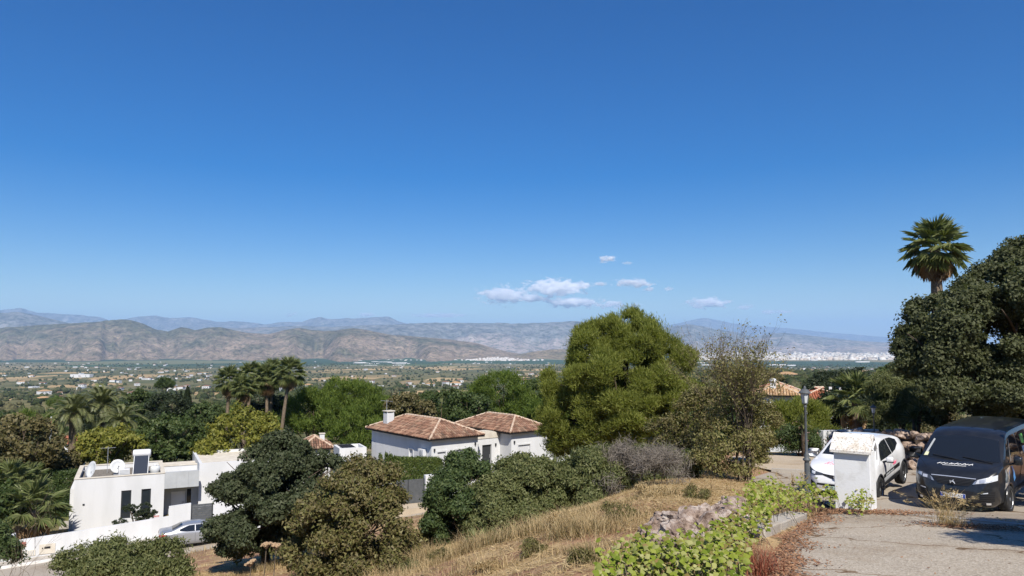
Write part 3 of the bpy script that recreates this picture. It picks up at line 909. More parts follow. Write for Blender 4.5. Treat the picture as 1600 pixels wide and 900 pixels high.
# leaf colours
M['l_oak'] = leafmat('holm_oak_leaf', [(0.046, 0.056, 0.021), (0.092, 0.102, 0.046), (0.128, 0.134, 0.069)], 0.30, 0.6, 0.15)
M['l_oak2'] = leafmat('dark_oak_leaf', [(0.038, 0.052, 0.022), (0.069, 0.083, 0.040), (0.108, 0.119, 0.067)], 0.30, 0.6, 0.15)
M['l_brown'] = leafmat('drying_leaf', [(0.095, 0.103, 0.029), (0.157, 0.151, 0.047), (0.190, 0.157, 0.065), (0.112, 0.087, 0.043), (0.246, 0.224, 0.090)], 0.33)
M['l_olive'] = leafmat('olive_shrub_leaf', [(0.081, 0.099, 0.034), (0.134, 0.150, 0.054), (0.195, 0.195, 0.081)], 0.33)
M['l_green'] = leafmat('green_shrub_leaf', [(0.038, 0.059, 0.020), (0.067, 0.101, 0.034), (0.114, 0.141, 0.047)], 0.33)
M['l_pine'] = leafmat('pine_needle', [(0.129, 0.152, 0.031), (0.205, 0.228, 0.048), (0.273, 0.281, 0.074)], 0.48, 0.6, 0.15)
M['l_half'] = leafmat('yellowing_leaf', [(0.12, 0.125, 0.035), (0.19, 0.18, 0.06), (0.25, 0.22, 0.09), (0.13, 0.10, 0.05)], 0.3)
M['l_pine2'] = leafmat('stone_pine_needle', [(0.069, 0.108, 0.021), (0.124, 0.172, 0.030), (0.172, 0.214, 0.047)], 0.42, 0.6, 0.15)
M['l_dark'] = leafmat('dark_evergreen_leaf', [(0.019, 0.029, 0.015), (0.035, 0.049, 0.022), (0.056, 0.069, 0.034)], 0.27)
M['l_mid'] = leafmat('garden_tree_leaf', [(0.038, 0.062, 0.018), (0.069, 0.102, 0.029), (0.110, 0.134, 0.046)], 0.35)
M['l_yellow'] = leafmat('yellow_green_leaf', [(0.121, 0.134, 0.025), (0.195, 0.199, 0.034), (0.255, 0.235, 0.047)], 0.36)
M['l_dry'] = leafmat('olive_brown_leaf', [(0.067, 0.067, 0.022), (0.129, 0.112, 0.043), (0.174, 0.140, 0.065)], 0.23)
M['l_hedge'] = leafmat('hedge_leaf', [(0.035, 0.060, 0.019), (0.060, 0.094, 0.027), (0.094, 0.128, 0.040)], 0.33)
M['l_cyp'] = leafmat('cypress_hedge_leaf', [(0.056, 0.087, 0.019), (0.094, 0.128, 0.027), (0.134, 0.155, 0.040)], 0.35)
M['l_vine'] = leafmat('vine_leaf', [(0.08, 0.12, 0.012), (0.17, 0.22, 0.022), (0.25, 0.285, 0.045), (0.38, 0.36, 0.16), (0.13, 0.17, 0.018), (0.24, 0.16, 0.07)], 0.28, 0.7, 0.1)
M['frond_fan'] = leafmat('fan_palm_frond', [(0.091, 0.117, 0.039), (0.156, 0.182, 0.065), (0.208, 0.221, 0.091)], 0.25, 0.4)
M['frond_dead'] = leafmat('dead_palm_frond', [(0.26, 0.165, 0.085), (0.42, 0.29, 0.17), (0.34, 0.22, 0.12)], 0.15, 0.8)
M['frond_date'] = leafmat('date_palm_frond', [(0.098, 0.117, 0.043), (0.150, 0.163, 0.065), (0.208, 0.202, 0.098)], 0.2, 0.4)
M['l_yucca'] = leafmat('yucca_leaf', [(0.060, 0.087, 0.029), (0.114, 0.134, 0.054), (0.215, 0.202, 0.094)], 0.27, 0.45)
M['straw'] = leafmat('dry_grass_blade', [(0.30, 0.205, 0.10), (0.45, 0.33, 0.175), (0.56, 0.44, 0.25), (0.25, 0.165, 0.085)], 0.3, 0.7)
M['dead_leaf'] = leafmat('fallen_leaf', [(0.16, 0.075, 0.04), (0.26, 0.13, 0.07), (0.34, 0.20, 0.11), (0.12, 0.06, 0.04)], 0.1, 0.8)
M['twigmat'] = leafmat('grey_twig_tangle', [(0.14, 0.12, 0.10), (0.22, 0.19, 0.155), (0.10, 0.085, 0.07)], 0.0, 0.9)
M['redweed'] = leafmat('red_weed_stem', [(0.22, 0.05, 0.03), (0.30, 0.10, 0.06), (0.16, 0.06, 0.03)], 0.2, 0.8)
M['flower'] = leafmat('pink_flower', [(0.55, 0.25, 0.27), (0.62, 0.40, 0.36)], 0.2, 0.7)

# ---------------------------------------------------------------- palms
def fan_frond_mesh(name, pet=1.0, R=1.0, nseg=22, droop=0.35, seed=1, m=None, spread=115):
    """frond along +X: stalk, then a pleated fan with drooping tips"""
    g = random.Random(seed)
    vs = []; fs = []
    def add(v, f):
        n = len(vs); vs.extend(v); fs.extend([tuple(i + n for i in q) for q in f])
    w = 0.022
    mid = Vector((pet * 0.5, 0, 0.05 * pet)); tip = Vector((pet, 0, 0))
    for a, b in ((Vector((0, 0, 0)), mid), (mid, tip)):
        add([a + Vector((0, -w, 0)), a + Vector((0, w, 0)), b + Vector((0, w, 0)), b + Vector((0, -w, 0))], [(0, 1, 2, 3)])
    for k in range(nseg):
        th = math.radians(-spread + 2 * spread * (k + 0.5) / nseg) + g.uniform(-.03, .03)
        r = R * (0.78 + 0.22 * math.cos(th * 0.8)) * g.uniform(0.9, 1.06)
        dv = Vector((math.cos(th), math.sin(th), 0)); sd = Vector((-math.sin(th), math.cos(th), 0))
        hw = r * math.radians(spread) / nseg * 0.5
        cup = 0.12 * R * abs(math.sin(th))
        m1 = tip + dv * r * 0.46 + Vector((0, 0, -0.05 * droop * r + cup * 0.6))
        e = tip + dv * r * (1 - 0.12 * droop) + Vector((0, 0, -droop * r * g.uniform(0.35, 0.75) + cup * 0.4))
        z = 0.03 * R * (1 if k % 2 else -1)
        add([tip, m1 + sd * hw + Vector((0, 0, z)), e, m1 - sd * hw + Vector((0, 0, -z))], [(0, 1, 2), (0, 2, 3)])
    me = mesh_data(name, vs, fs); me.materials.append(m); return me

def pinnate_frond_mesh(name, L=3.2, n=34, seed=1, m=None, bend=1.0, leaf=0.5):
    g = random.Random(seed)
    vs = []; fs = []
    def add(v, f):
        k = len(vs); vs.extend(v); fs.extend([tuple(i + k for i in q) for q in f])
    def pt(t):
        a = bend * t * t * 0.95
        return Vector((L * (t - 0.22 * bend * t ** 3), 0, L * (0.22 * t - 0.52 * bend * t ** 2.4)))
    prev = pt(0)
    for i in range(1, 13):
        q = pt(i / 12); w = 0.035 * (1.1 - i / 12)
        add([prev + Vector((0, -w, 0)), prev + Vector((0, w, 0)), q + Vector((0, w, 0)), q + Vector((0, -w, 0))], [(0, 1, 2, 3)])
        prev = q
    for i in range(n):
        t = 0.10 + 0.88 * i / n
        p = pt(t); tg = (pt(min(1, t + .02)) - pt(t - .02)).normalized()
        ll = leaf * (0.5 + 0.9 * math.sin(math.pi * min(1, t * 0.92 + 0.08))) * g.uniform(.85, 1.1)
        for sg in (-1, 1):
            dv = (tg * 0.75 + Vector((0, sg, 0)) * 0.8 + Vector((0, 0, 0.30 - 0.35 * t))).normalized()
            e = p + dv * ll + Vector((0, 0, -0.14 * ll))
            md = p + dv * ll * 0.45
            wv = tg * 0.045
            add([p, md - wv, e, md + wv], [(0, 1, 2, 3)])
    me = mesh_data(name, vs, fs); me.materials.append(m); return me

FAN = [fan_frond_mesh('frond', 1.0, 1.0, 22, 0.35, 1, M['frond_fan']), fan_frond_mesh('frond', 1.1, 1.05, 20, 0.6, 2, M['frond_fan'])]
FAN_DEAD = fan_frond_mesh('dead_frond', 0.9, 0.95, 14, 1.0, 3, M['frond_dead'], 70)
DATE = [pinnate_frond_mesh('frond', 3.2, 34, 1, M['frond_date'], 1.0), pinnate_frond_mesh('frond', 3.0, 32, 2, M['frond_date'], 1.35)]

def palm_trunk(mb, h, r0, r1, lean=(0, 0), n=9):
    pts = []; rr_ = []
    k = 14
    for i in range(k + 1):
        t = i / k
        pts.append((lean[0] * t ** 1.5, lean[1] * t ** 1.5, -0.4 + (h + 0.4) * t))
        rr_.append((r0 + (r1 - r0) * t) * (1 + (0.05 if i % 2 else -0.03)) * (1.25 if i == 0 else 1))
    mb.tube(pts, rr_, n)

def fan_palm(label, base, h, r, n_live, n_dead, scale, seed, lean=(0, 0), group=None, name='fan_palm', low=-35):
    g = random.Random(seed)
    t = thing(name, label, 'palm', base, group=group)
    mb = MB(); palm_trunk(mb, h, r * 1.3, r * 0.85, lean)
    mb.build('trunk', M['palmbark'], t, True)
    top = Vector((lean[0], lean[1], h))
    for k in range(n_live):
        az = k * 2.39996 + g.uniform(-.2, .2)
        el = math.radians(80 - (80 - low) * (k / n_live) ** 0.85 + g.uniform(-6, 6))
        o = bpy.data.objects.new('frond', FAN[0] if el > 0.3 else FAN[1]); COL.objects.link(o); o.parent = t
        o.location = top + Vector((0, 0, 0.15 * math.sin(el) * scale))
        o.rotation_euler = (g.uniform(-.3, .3), -el, az)
        o.rotation_mode = 'XYZ'
        o.scale = (scale * g.uniform(.88, 1.08),) * 3
    for k in range(n_dead):
        az = k * 2.39996 + 0.7; el = math.radians(g.uniform(-88, -38))
        o = bpy.data.objects.new('dead_frond', FAN_DEAD); COL.objects.link(o); o.parent = t
        o.location = top + Vector((0, 0, -g.uniform(0.05, 0.5) * scale)); o.rotation_euler = (g.uniform(-.4, .4), -el, az); o.scale = (scale * g.uniform(.7, 1.0),) * 3
    return t

def date_palm(label, base, h, r, n, scale, seed, group=None):
    g = random.Random(seed)
    t = thing('date_palm', label, 'palm', base, group=group)
    mb = MB(); palm_trunk(mb, h, r * 1.1, r)
    mb.lathe([(r * 0.9, h - 0.7), (r * 1.5, h - 0.25), (r * 1.2, h + 0.1), (0.02, h + 0.3)], 10)
    mb.build('trunk', M['palmbark'], t, True)
    for k in range(n):
        az = k * 2.39996 + g.uniform(-.15, .15)
        q = k / n
        el = math.radians(78 - 92 * q ** 0.8 + g.uniform(-5, 5))
        o = bpy.data.objects.new('frond', DATE[0] if q < 0.6 else DATE[1]); COL.objects.link(o); o.parent = t
        o.location = (0, 0, h); o.rotation_euler = (g.uniform(-.25, .25), -el + 0.12, az); o.scale = (scale * g.uniform(.88, 1.08),) * 3
    return t

def blades(base, n, L, W, g, spread=1.0, stiff=0.9, el0=-10):
    """sword leaves of one rosette at base -> verts, faces (quads)"""
    az = g.random(n) * 2 * math.pi
    el = np.radians(el0 + (88 - el0) * g.random(n) ** 0.8)
    a = np.stack([np.cos(az) * np.cos(el), np.sin(az) * np.cos(el), np.sin(el)], -1)
    s = np.stack([-np.sin(az), np.cos(az), np.zeros(n)], -1)
    l = L * (0.7 + 0.4 * g.random(n))[:, None]
    b = np.array(base)[None, :]
    v = np.stack([b + 0 * a, b + a * l * 0.5 + s * W, b + a * l + np.array([0, 0, -1]) * l * (1 - stiff), b + a * l * 0.5 - s * W], 1).reshape(-1, 3)
    return v, np.arange(n * 4).reshape(-1, 4)

def yucca(label, base, heads, L, n, seed, group=None):
    g = np.random.default_rng(seed)
    t = thing('yucca', label, 'yucca', base, group=group)
    mb = MB(); vs = []; fs = []; k = 0
    for hx, hy, hz in heads:
        mb.tube([(0, 0, -0.2), (hx * .5, hy * .5, hz * .55), (hx, hy, hz)], [0.10, 0.08, 0.07], 7)
        v, f = blades((hx, hy, hz), n, L, 0.028 * L / 0.6, g, el0=-45)
        vs.append(v); fs.append(f + k); k += len(v)
    mb.build('stem', M['bark'], t, True)
    link('leaves', mesh_data('leaves', np.vstack(vs), np.vstack(fs)), M['l_yucca'], t)['kind'] = 'stuff'
    return t

def twig_tree(mb, base, h, r, seed, depth=5, spread=0.55, tips=None):
    g = random.Random(seed)
    def rec(p, d, l, rad_, lev):
        m1 = p + d * l * 0.5 + Vector((g.uniform(-1, 1), g.uniform(-1, 1), g.uniform(-.3, .5))) * l * 0.07
        e = p + d * l + Vector((g.uniform(-1, 1), g.uniform(-1, 1), 0)) * l * 0.06
        mb.tube([p, m1, e], [rad_, rad_ * 0.8, rad_ * 0.58], 5 if lev > 2 else 3, caps=False)
        if tips is not None and lev <= 2: tips.append((m1, d)); tips.append((e, d))
        if lev == 0: return
        for k in range(g.choice([2, 3, 3])):
            q = Vector((g.gauss(0, 1), g.gauss(0, 1), g.gauss(0, 0.7)))
            nd_ = (d + q * spread + Vector((0, 0, 0.22))).normalized()
            s = m1.lerp(e, g.uniform(0.0, 1.0)) if k else e
            rec(s, nd_, l * g.uniform(0.62, 0.85), rad_ * 0.58, lev - 1)
    rec(Vector(base), Vector((0, 0, 1)), h, r, depth)
# ================================================================ HOUSES
def tile_material(name, cols):
    m, nt, b = new_mat(name)
    g = nt.nodes.new('ShaderNodeNewGeometry')
    isl = ramp(nt, g.outputs['Random Per Island'], [(i / (len(cols) - 1), c) for i, c in enumerate(cols)])
    n = ramp(nt, pos_noise(nt, 1.3, 5, 0.65), [(0.35, (0.72, 0.70, 0.68)), (0.65, (1.1, 1.08, 1.05))])
    c = mixc(nt, 1.0, isl, n, 'MULTIPLY')
    nt.links.new(c, b.inputs['Base Color'])
    b.inputs['Roughness'].default_value = 0.9; b.inputs['Specular IOR Level'].default_value = 0.1
    return m
M['tile'] = tile_material('clay_roof_tile', [(0.145, 0.082, 0.058), (0.22, 0.125, 0.086), (0.30, 0.175, 0.12), (0.18, 0.105, 0.076), (0.37, 0.245, 0.17), (0.11, 0.075, 0.056)])
M['tile_tan'] = tile_material('sandy_roof_tile', [(0.42, 0.27, 0.15), (0.52, 0.36, 0.21), (0.38, 0.23, 0.12), (0.56, 0.42, 0.27)])
M['tile_red'] = tile_material('red_roof_tile', [(0.34, 0.12, 0.07), (0.42, 0.16, 0.09), (0.38, 0.15, 0.09)])
M['eave'] = mat('dark_eave', (0.03, 0.028, 0.027), rough=0.7)
M['ridge'] = mat('pale_ridge_mortar', (0.58, 0.47, 0.36), (0.46, 0.33, 0.23), 3, 0.9)
M['plaster_blue'] = M['white']
M['shutter'] = mat('white_shutter', (0.60, 0.60, 0.60), rough=0.5)

def tiled_slope(vs, fs, tris, e0, e1, r1, r0, col=0.23, row=0.40):
    """barrel tiles on the slope e0->e1 (eave), r0->r1 (top edge); clipped to the trapezoid"""
    e0, e1, r0, r1 = map(Vector, (e0, e1, r0, r1))
    u = (e1 - e0).normalized(); W = (e1 - e0).length
    nrm = u.cross(r0 - e0).normalized()
    if nrm.z < 0: nrm = -nrm
    v = nrm.cross(u)
    if v.z < 0: v = -v
    Hs = (r0 - e0).dot(v)
    a0 = (r0 - e0).dot(u); a1 = (r1 - e0).dot(u)
    nrow = max(1, int(round(Hs / row))); ncol = max(1, int(round(W / col)))
    cw = W / ncol; rh = Hs / nrow
    for i in range(nrow):
        t0, t1 = i * rh, (i + 1) * rh
        for j in range(ncol):
            x = (j + 0.5) * cw
            lo, hi = a0 * (t0 + rh * .3) / Hs, W + (a1 - W) * (t0 + rh * .3) / Hs
            if x < lo or x > hi: continue
            k = len(vs)
            jx = random.uniform(-.012, .012); jz = random.uniform(0, .012)
            for (tt, lift) in ((t0 - 0.05, 0.05 + jz), (t1 + 0.02, 0.012)):
                for ang_, rr2 in ((0, 0.5), (50, 0.5), (90, 0.5), (130, 0.5), (180, 0.5)):
                    xx = x + jx - math.cos(math.radians(ang_)) * cw * 0.46
                    hh = math.sin(math.radians(ang_)) * cw * 0.42
                    vs.append(e0 + u * xx + v * tt + nrm * (lift + hh))
            for q in range(4): fs.append((k + q, k + q + 1, k + q + 6, k + q + 5))
            fs.append((k + 4, k + 3, k + 2, k + 1, k))

def hip_roof(parent, x0, x1, y0, y1, z, pitch, over, tile_m, along='y', name='roof', col=0.23, row=0.4):
    """hip roof over the rectangle; ridge runs along y or x. Part roof > tiles, ridge_mortar, eave"""
    x0 -= over; x1 += over; y0 -= over; y1 += over
    w = (x1 - x0) / 2 if along == 'y' else (y1 - y0) / 2
    h = w * math.tan(pitch)
    if along == 'y':
        ra = Vector(((x0 + x1) / 2, y0 + w, z + h)); rb = Vector(((x0 + x1) / 2, y1 - w, z + h))
    else:
        ra = Vector((x0 + w, (y0 + y1) / 2, z + h)); rb = Vector((x1 - w, (y0 + y1) / 2, z + h))
    c = [Vector((x0, y0, z)), Vector((x1, y0, z)), Vector((x1, y1, z)), Vector((x0, y1, z))]
    deck = MB()
    if along == 'y': deck.add(c + [ra, rb], [(0, 1, 4), (1, 2, 5, 4), (2, 3, 5), (3, 0, 4, 5), (3, 2, 1, 0)])
    else: deck.add(c + [ra, rb], [(0, 1, 5, 4), (1, 2, 5), (2, 3, 4, 5), (3, 0, 4), (3, 2, 1, 0)])
    roof = deck.build(name, M['eave'], parent)
    vs = []; fs = []
    if along == 'y': sl = [(c[0], c[1], ra, ra), (c[1], c[2], rb, ra), (c[2], c[3], rb, rb), (c[3], c[0], ra, rb)]
    else: sl = [(c[0], c[1], rb, ra), (c[1], c[2], rb, rb), (c[2], c[3], ra, rb), (c[3], c[0], ra, ra)]
    for e0, e1, r1, r0 in sl: tiled_slope(vs, fs, None, e0, e1, r1, r0, col, row)
    o = link('tiles', mesh_data('tiles', vs, fs), tile_m, roof); o['kind'] = 'stuff'
    mb = MB()
    hips = [(c[0], ra), (c[1], ra), (c[2], rb), (c[3], rb), (ra, rb)] if along == 'y' else [(c[0], ra), (c[3], ra), (c[1], rb), (c[2], rb), (ra, rb)]
    for a, b_ in hips:
        n = max(2, int((b_ - a).length / 0.4))
        for i in range(n):
            p, q = a.lerp(b_, i / n), a.lerp(b_, (i + 1) / n)
            mb.tube([p + Vector((0, 0, 0.09)), q + Vector((0, 0, 0.07))], [0.105, 0.09], 7)
    mb.build('ridge_tiles', M['ridge'], roof)
    f = MB()
    for a, b_ in zip(c, c[1:] + c[:1]):
        dv = (b_ - a).normalized(); nn = Vector((dv.y, -dv.x, 0))
        f.add([a + Vector((0, 0, -.13)) - nn * .02, b_ + Vector((0, 0, -.13)) - nn * .02, b_ + Vector((0, 0, -.004)) - nn * .02, a + Vector((0, 0, -.004)) - nn * .02,
               a + Vector((0, 0, -.13)) - nn * .3, b_ + Vector((0, 0, -.13)) - nn * .3], [(0, 1, 2, 3), (4, 5, 1, 0)])
    f.build('eave_board', M['eave'], roof)
    return roof, h

def window(parent, M4, x0, x1, z0, z1, depth=0.12, shutter=0.0, frame=0.06, fm='dark_frame', sill=True, surround=False):
    """real window set back into a wall opening (wall's local frame M4)"""
    w = MB()
    for a, b_, c, e in ((x0, x0 + frame, z0, z1), (x1 - frame, x1, z0, z1), (x0 + frame, x1 - frame, z0, z0 + frame), (x0 + frame, x1 - frame, z1 - frame, z1)):
        w.box(a, b_, depth, depth + 0.06, c, e, M4)
    o = w.build('window', M[fm], parent)
    MB().box(x0 + frame, x1 - frame, depth + 0.02, depth + 0.035, z0 + frame, z1 - frame, M4).build('pane', M['glass'], o)
    if shutter > 0:
        s = MB(); zz = z1 - frame - (z1 - z0 - 2 * frame) * shutter
        n = max(3, int((z1 - zz) / 0.09))
        hgt = (z1 - frame - zz) / n
        for k in range(n): s.box(x0 + frame, x1 - frame, depth - 0.02, depth + 0.012, zz + k * hgt, zz + (k + .86) * hgt, M4)
        s.build('shutter', M['shutter'], o)
    if sill: MB().box(x0 - .05, x1 + .05, -0.06, depth, z0 - 0.05, z0 - 0.002, M4).build('sill', M['white'], o)
    if surround:
        s = MB(); q = 0.14
        for a, b_, c, e in ((x0 - q, x0 - .002, z0 - .05, z1 + q), (x1 + .002, x1 + q, z0 - .05, z1 + q), (x0 - .002, x1 + .002, z1 + .002, z1 + q)): s.box(a, b_, -0.035, 0.02, c, e, M4)
        s.build('surround', M['white'], o)
    return o

def wall_light(parent, x, y, z, rz=0):
    MB().box(-.05, .05, -.12, 0, -.11, .11, MX(x, y, z, rz)).build('wall_light', M['dark_frame'], parent)

# ---------------------------------------------------------------- flat roofed white house
R27 = rad(27)
h1o = Vector((-30.8, 53.0))
z0 = -13.15
H1 = thing('flat_roofed_house', 'white flat roofed modern house with gravel roof behind the garden wall', 'house', (h1o.x, h1o.y, z0), R27)
LEN, DEP, HT = 5.75, 6.6, 3.88
ops = [(2.95, 3.6, 0.85, 2.85), (4.25, 4.88, 0.9, 2.85)]
mb = MB()
mb.wall(MX(0, 0, 0), LEN, HT, 0.22, ops)
mb.wall(MX(LEN, 0.222, 0, rad(90)), DEP - .224, HT, 0.22)
mb.wall(MX(LEN, DEP, 0, rad(180)), LEN, HT, 0.22)
mb.wall(MX(0, DEP - 0.222, 0, rad(-90)), DEP - .444, HT, 0.22)
mb.build('wall', M['white'], H1)
MB().box(-0.28, -0.004, 0.7, DEP - .1, -0.3, HT - 0.75).build('side_buttress', M['white'], H1)
r = MB().box(0.225, LEN - .225, 0.225, DEP - .225, HT - 0.5, HT - 0.32).build('roof', M['gravel'], H1)
cp = MB()
for a in ((-.04, LEN + .04, -.04, .26), (-.04, LEN + .04, DEP - .26, DEP + .04), (-.04, .26, .262, DEP - .262), (LEN - .26, LEN + .04, .262, DEP - .262)): cp.box(*a, HT + .002, HT + 0.06)
cp.build('coping', M['cream'], r)
for o in ops: window(H1, MX(0, 0, 0), *o, depth=0.1, frame=0.07, sill=False)
MB().box(0.55, .68, -.05, -.002, 2.05, 2.15).build('outdoor_socket', M['dark_frame'], H1)
# rear part of the roof, wider to the right
mb = MB(); mb.wall(MX(LEN + .003, 3.4, 0), 3.6, HT, .2); mb.wall(MX(LEN + 3.603, 3.6, 0, rad(90)), 3.0, HT, .2)
mb.build('rear_wall', M['white'], H1)
MB().box(LEN + .05, LEN + 3.4, 3.61, 6.4, HT - .3, HT - .1).build('rear_roof', M['cream'], H1)
MB().box(LEN + .05, LEN + 3.62, 3.36, 3.62, HT + .002, HT + .08).build('coping', M['cream'], H1)
# entrance recess: grey canopy, side wall, door with glass strip
MB().box(LEN + .003, LEN + 2.35, -.02, .3, 2.75, HT + .04).build('canopy_fascia', M['grey_panel'], H1)
MB().box(LEN + .003, LEN + 2.35, .302, 3.39, 2.75, 2.9).build('canopy', M['grey_panel'], H1)
for k in (0.8, 1.6): MB().box(LEN + k, LEN + k + .02, -.035, -.021, 2.78, HT + .02).build('canopy_joint', M['metal'], H1)
mb = MB(); mb.wall(MX(LEN + .003, 1.6, 0), 2.9, 2.745, .18, [(0.55, 1.55, 0.0, 2.2), (1.65, 1.95, 0.0, 2.35)])
mb.build('entrance_wall', M['grey_panel'], H1)
d = MB().bbox(LEN + .56, LEN + 1.545, 1.66, 1.72, 0, 2.19, .01).build('door', M['wood_door'], H1)
MB().box(LEN + 1.38, LEN + 1.43, 1.60, 1.655, .85, 1.45).build('handle', M['metal'], d)
MB().box(LEN + 1.66, LEN + 1.94, 1.68, 1.71, 0, 2.34).build('side_light', M['glass'], H1)
# right wing, taller
W0 = LEN + 2.45
mb = MB(); mb.wall(MX(W0, 1.2, 0), 7.5, 4.25, .22, [(1.2, 2.2, 0.9, 2.4)])
mb.wall(MX(W0 + 7.5, 1.422, 0, rad(90)), 7, 4.25, .22); mb.wall(MX(W0 + 7.5, 8.6, 0, rad(180)), 7.5, 4.25, .22); mb.wall(MX(W0, 8.378, 0, rad(-90)), 6.95, 4.25, .22)
mb.build('wing_wall', M['white'], H1)
MB().box(W0 + .225, W0 + 7.27, 1.425, 8.37, 3.8, 4.05).build('wing_roof', M['cream'], H1)
window(H1, MX(W0, 1.2, 0), 1.2, 2.2, .9, 2.4, sill=False)

def on_house(o, lx, ly, lz, rz=0.0):
    c, s = math.cos(R27), math.sin(R27)
    o.location = (h1o.x + lx * c - ly * s, h1o.y + lx * s + ly * c, z0 + lz); o.rotation_euler = (0, 0, R27 + rz)
    return o
RZ = HT - 0.318
# solar water heater
t = thing('solar_water_heater', 'solar water heater with white tank and dark panel on the gravel roof', 'water heater'); on_house(t, 4.15, 1.15, RZ, rad(-4))
PT = Matrix.Rotation(rad(-38), 4, 'X')
fr = MB().bbox(-.52, .52, -0.02, .06, -.05, 2.0, .015, Matrix.Translation((0, -.35, .06)) @ PT).build('collector_frame', M['metal'], t)
MB().box(-.47, .47, -.032, -.022, 0.0, 1.95, Matrix.Translation((0, -.35, .06)) @ PT).build('collector_glass', M['solar'], fr)
mb = MB(); mb.lathe([(0.02, -.62), (.26, -.6), (.29, -.5), (.29, .5), (.26, .6), (.02, .62)], 18, Matrix.Translation((0, .95, 1.62)) @ Matrix.Rotation(rad(90), 4, 'Y'))
mb.build('tank', M['shutter'], t, True)
for s in (-.45, .45): MB().tube([(s, 1.2, 0), (s, .95, 1.4)], .025, 6).build('leg', M['metal'], t)
# dishes
def sat_dish(label, lx, ly, r, az, tilt, hgt):
    t = thing('satellite_dish', label, 'satellite dish'); on_house(t, lx, ly, RZ)
    MB().tube([(0, 0, 0), (0, 0, hgt)], .035, 8).build('mast', M['metal'], t)
    Md = Matrix.Translation((0, 0, hgt + .1)) @ Matrix.Rotation(az, 4, 'Z') @ Matrix.Rotation(tilt, 4, 'X')
    mb = MB(); prof = [(0.01, -.14 * r), (.35 * r, -.12 * r), (.7 * r, -.04 * r), (r, .12 * r), (r * 1.01, .10 * r), (.7 * r, -.07 * r), (.35 * r, -.15 * r), (0.01, -.17 * r)]
    mb.lathe(prof, 24, Md); mb.build('reflector', M['dish'], t, True)
    mb = MB(); mb.tube([Md @ Vector((0, -r * .95, .1 * r)), Md @ Vector((0, -.25 * r, r * .75))], .018, 5); mb.tube([Md @ Vector((0, -.28 * r, r * .68)), Md @ Vector((0, -.18 * r, r * .88))], .05, 8)
    mb.build('feed_arm', M['metal'], t)
    MB().box(-.25, .25, -.2, .2, 0, .05).build('base_plate', M['metal'], t)
sat_dish('grey satellite dish seen nearly edge on at the roof corner', .95, 1.35, .62, rad(-62), rad(72), .62)
sat_dish('white satellite dish facing the viewer in the middle of the roof', 2.6, 3.2, .52, rad(12), rad(68), .5)
t = thing('air_conditioner', 'white air conditioning unit between the dish and the solar heater', 'air conditioner'); on_house(t, 2.72, .75, RZ)
MB().bbox(0, .72, 0, .32, .06, .72, .02).build('casing', M['shutter'], t)
mb = MB()
for k in range(6): mb.box(.06, .66, -.012, -.002, .14 + k * .09, .18 + k * .09)
mb.build('grille', M['grey_panel'], t)
t = thing('tv_antenna', 'thin rooftop television antenna behind the dishes', 'antenna'); on_house(t, 1.9, 4.2, RZ)
MB().tube([(0, 0, 0), (0, 0, 2.0)], .02, 6).build('mast', M['metal'], t)
mb = MB(); mb.tube([(-.5, 0, 1.9), (.5, 0, 1.9)], .012, 5)
for k in range(6): mb.tube([(-.45 + k * .18, -.25, 1.9), (-.45 + k * .18, .25, 1.9)], .008, 4)
mb.build('elements', M['metal'], t)
t = thing('water_tank', 'small pale round tank right of the solar heater', 'tank'); on_house(t, 5.15, 1.9, RZ)
MB().lathe([(.02, 0), (.34, .02), (.36, .5), (.3, .62), (.02, .66)], 16).build('drum', M['dish'], t, True)
MB().lathe([(.02, .661), (.12, .661), (.12, .72), (.02, .74)], 12).build('cap', M['shutter'], t, True)

# sign plate on the facade, shrub ball, clipped cloud tree
t = thing('house_sign', 'small white sign with red lettering on the house front', 'sign'); on_house(t, 5.08, -.002, 0.62)
MB().box(0, .42, -.03, 0, 0, .3).build('plate', M['shutter'], t)
mb = MB()
for k in range(4): mb.box(.05 + k * .09, .11 + k * .09, -.036, -.031, .16, .25)
for k in range(3): mb.box(.06 + k * .11, .14 + k * .11, -.036, -.031, .05, .10)
mb.build('lettering', M['red'], t)['kind'] = 'stuff'
t = thing('cloud_pruned_tree', 'cloud pruned tree with dark round pads before the house windows', 'tree'); on_house(t, 3.85, -2.4, -.15)
mb = MB(); pads = [(-.95, 0, 1.25, .5, .22), (-.35, .1, 2.15, .38, .2), (.55, 0, 2.1, .42, .28), (.25, -.2, 1.55, .5, .34), (.95, .1, 1.68, .46, .18), (.15, .3, 1.75, .32, .16), (.7, .2, 1.3, .3, .2)]
mb.tube([(0, 0, -.2), (.05, 0, .5), (0, 0, .9), (.15, 0, 1.3)], [.11, .09, .08, .05], 7)
for x, y, z, r_, h_ in pads: mb.tube([(0.03, 0, .8), (x * .6, y * .6, z - .35), (x, y, z - .05)], [.05, .04, .03], 6)
mb.build('trunk', M['bark'], t, True)
for k, (x, y, z, r_, h_) in enumerate(pads):
    (v, f), _ = foliage([(x, y, z, r_, r_, h_)], 70, 16, .09, .09, .05, 900 + k, .25, below=-1)
    link('foliage_pad', mesh_data('foliage_pad', v, f), M['l_dark'], t)
t = thing('garden_bush', 'small dark ball shrub at the foot of the house wall', 'shrub'); on_house(t, .75, -2.6, 0.05)
(v, f), _ = foliage([(0, 0, .25, .42, .38, .32)], 60, 18, .1, .1, .05, 950, .3)
link('foliage', mesh_data('foliage', v, f), M['l_dark'], t)
MB().tube([(0, 0, -.15), (0, 0, .3)], [.04, .02], 5).build('stem', M['bark'], t)

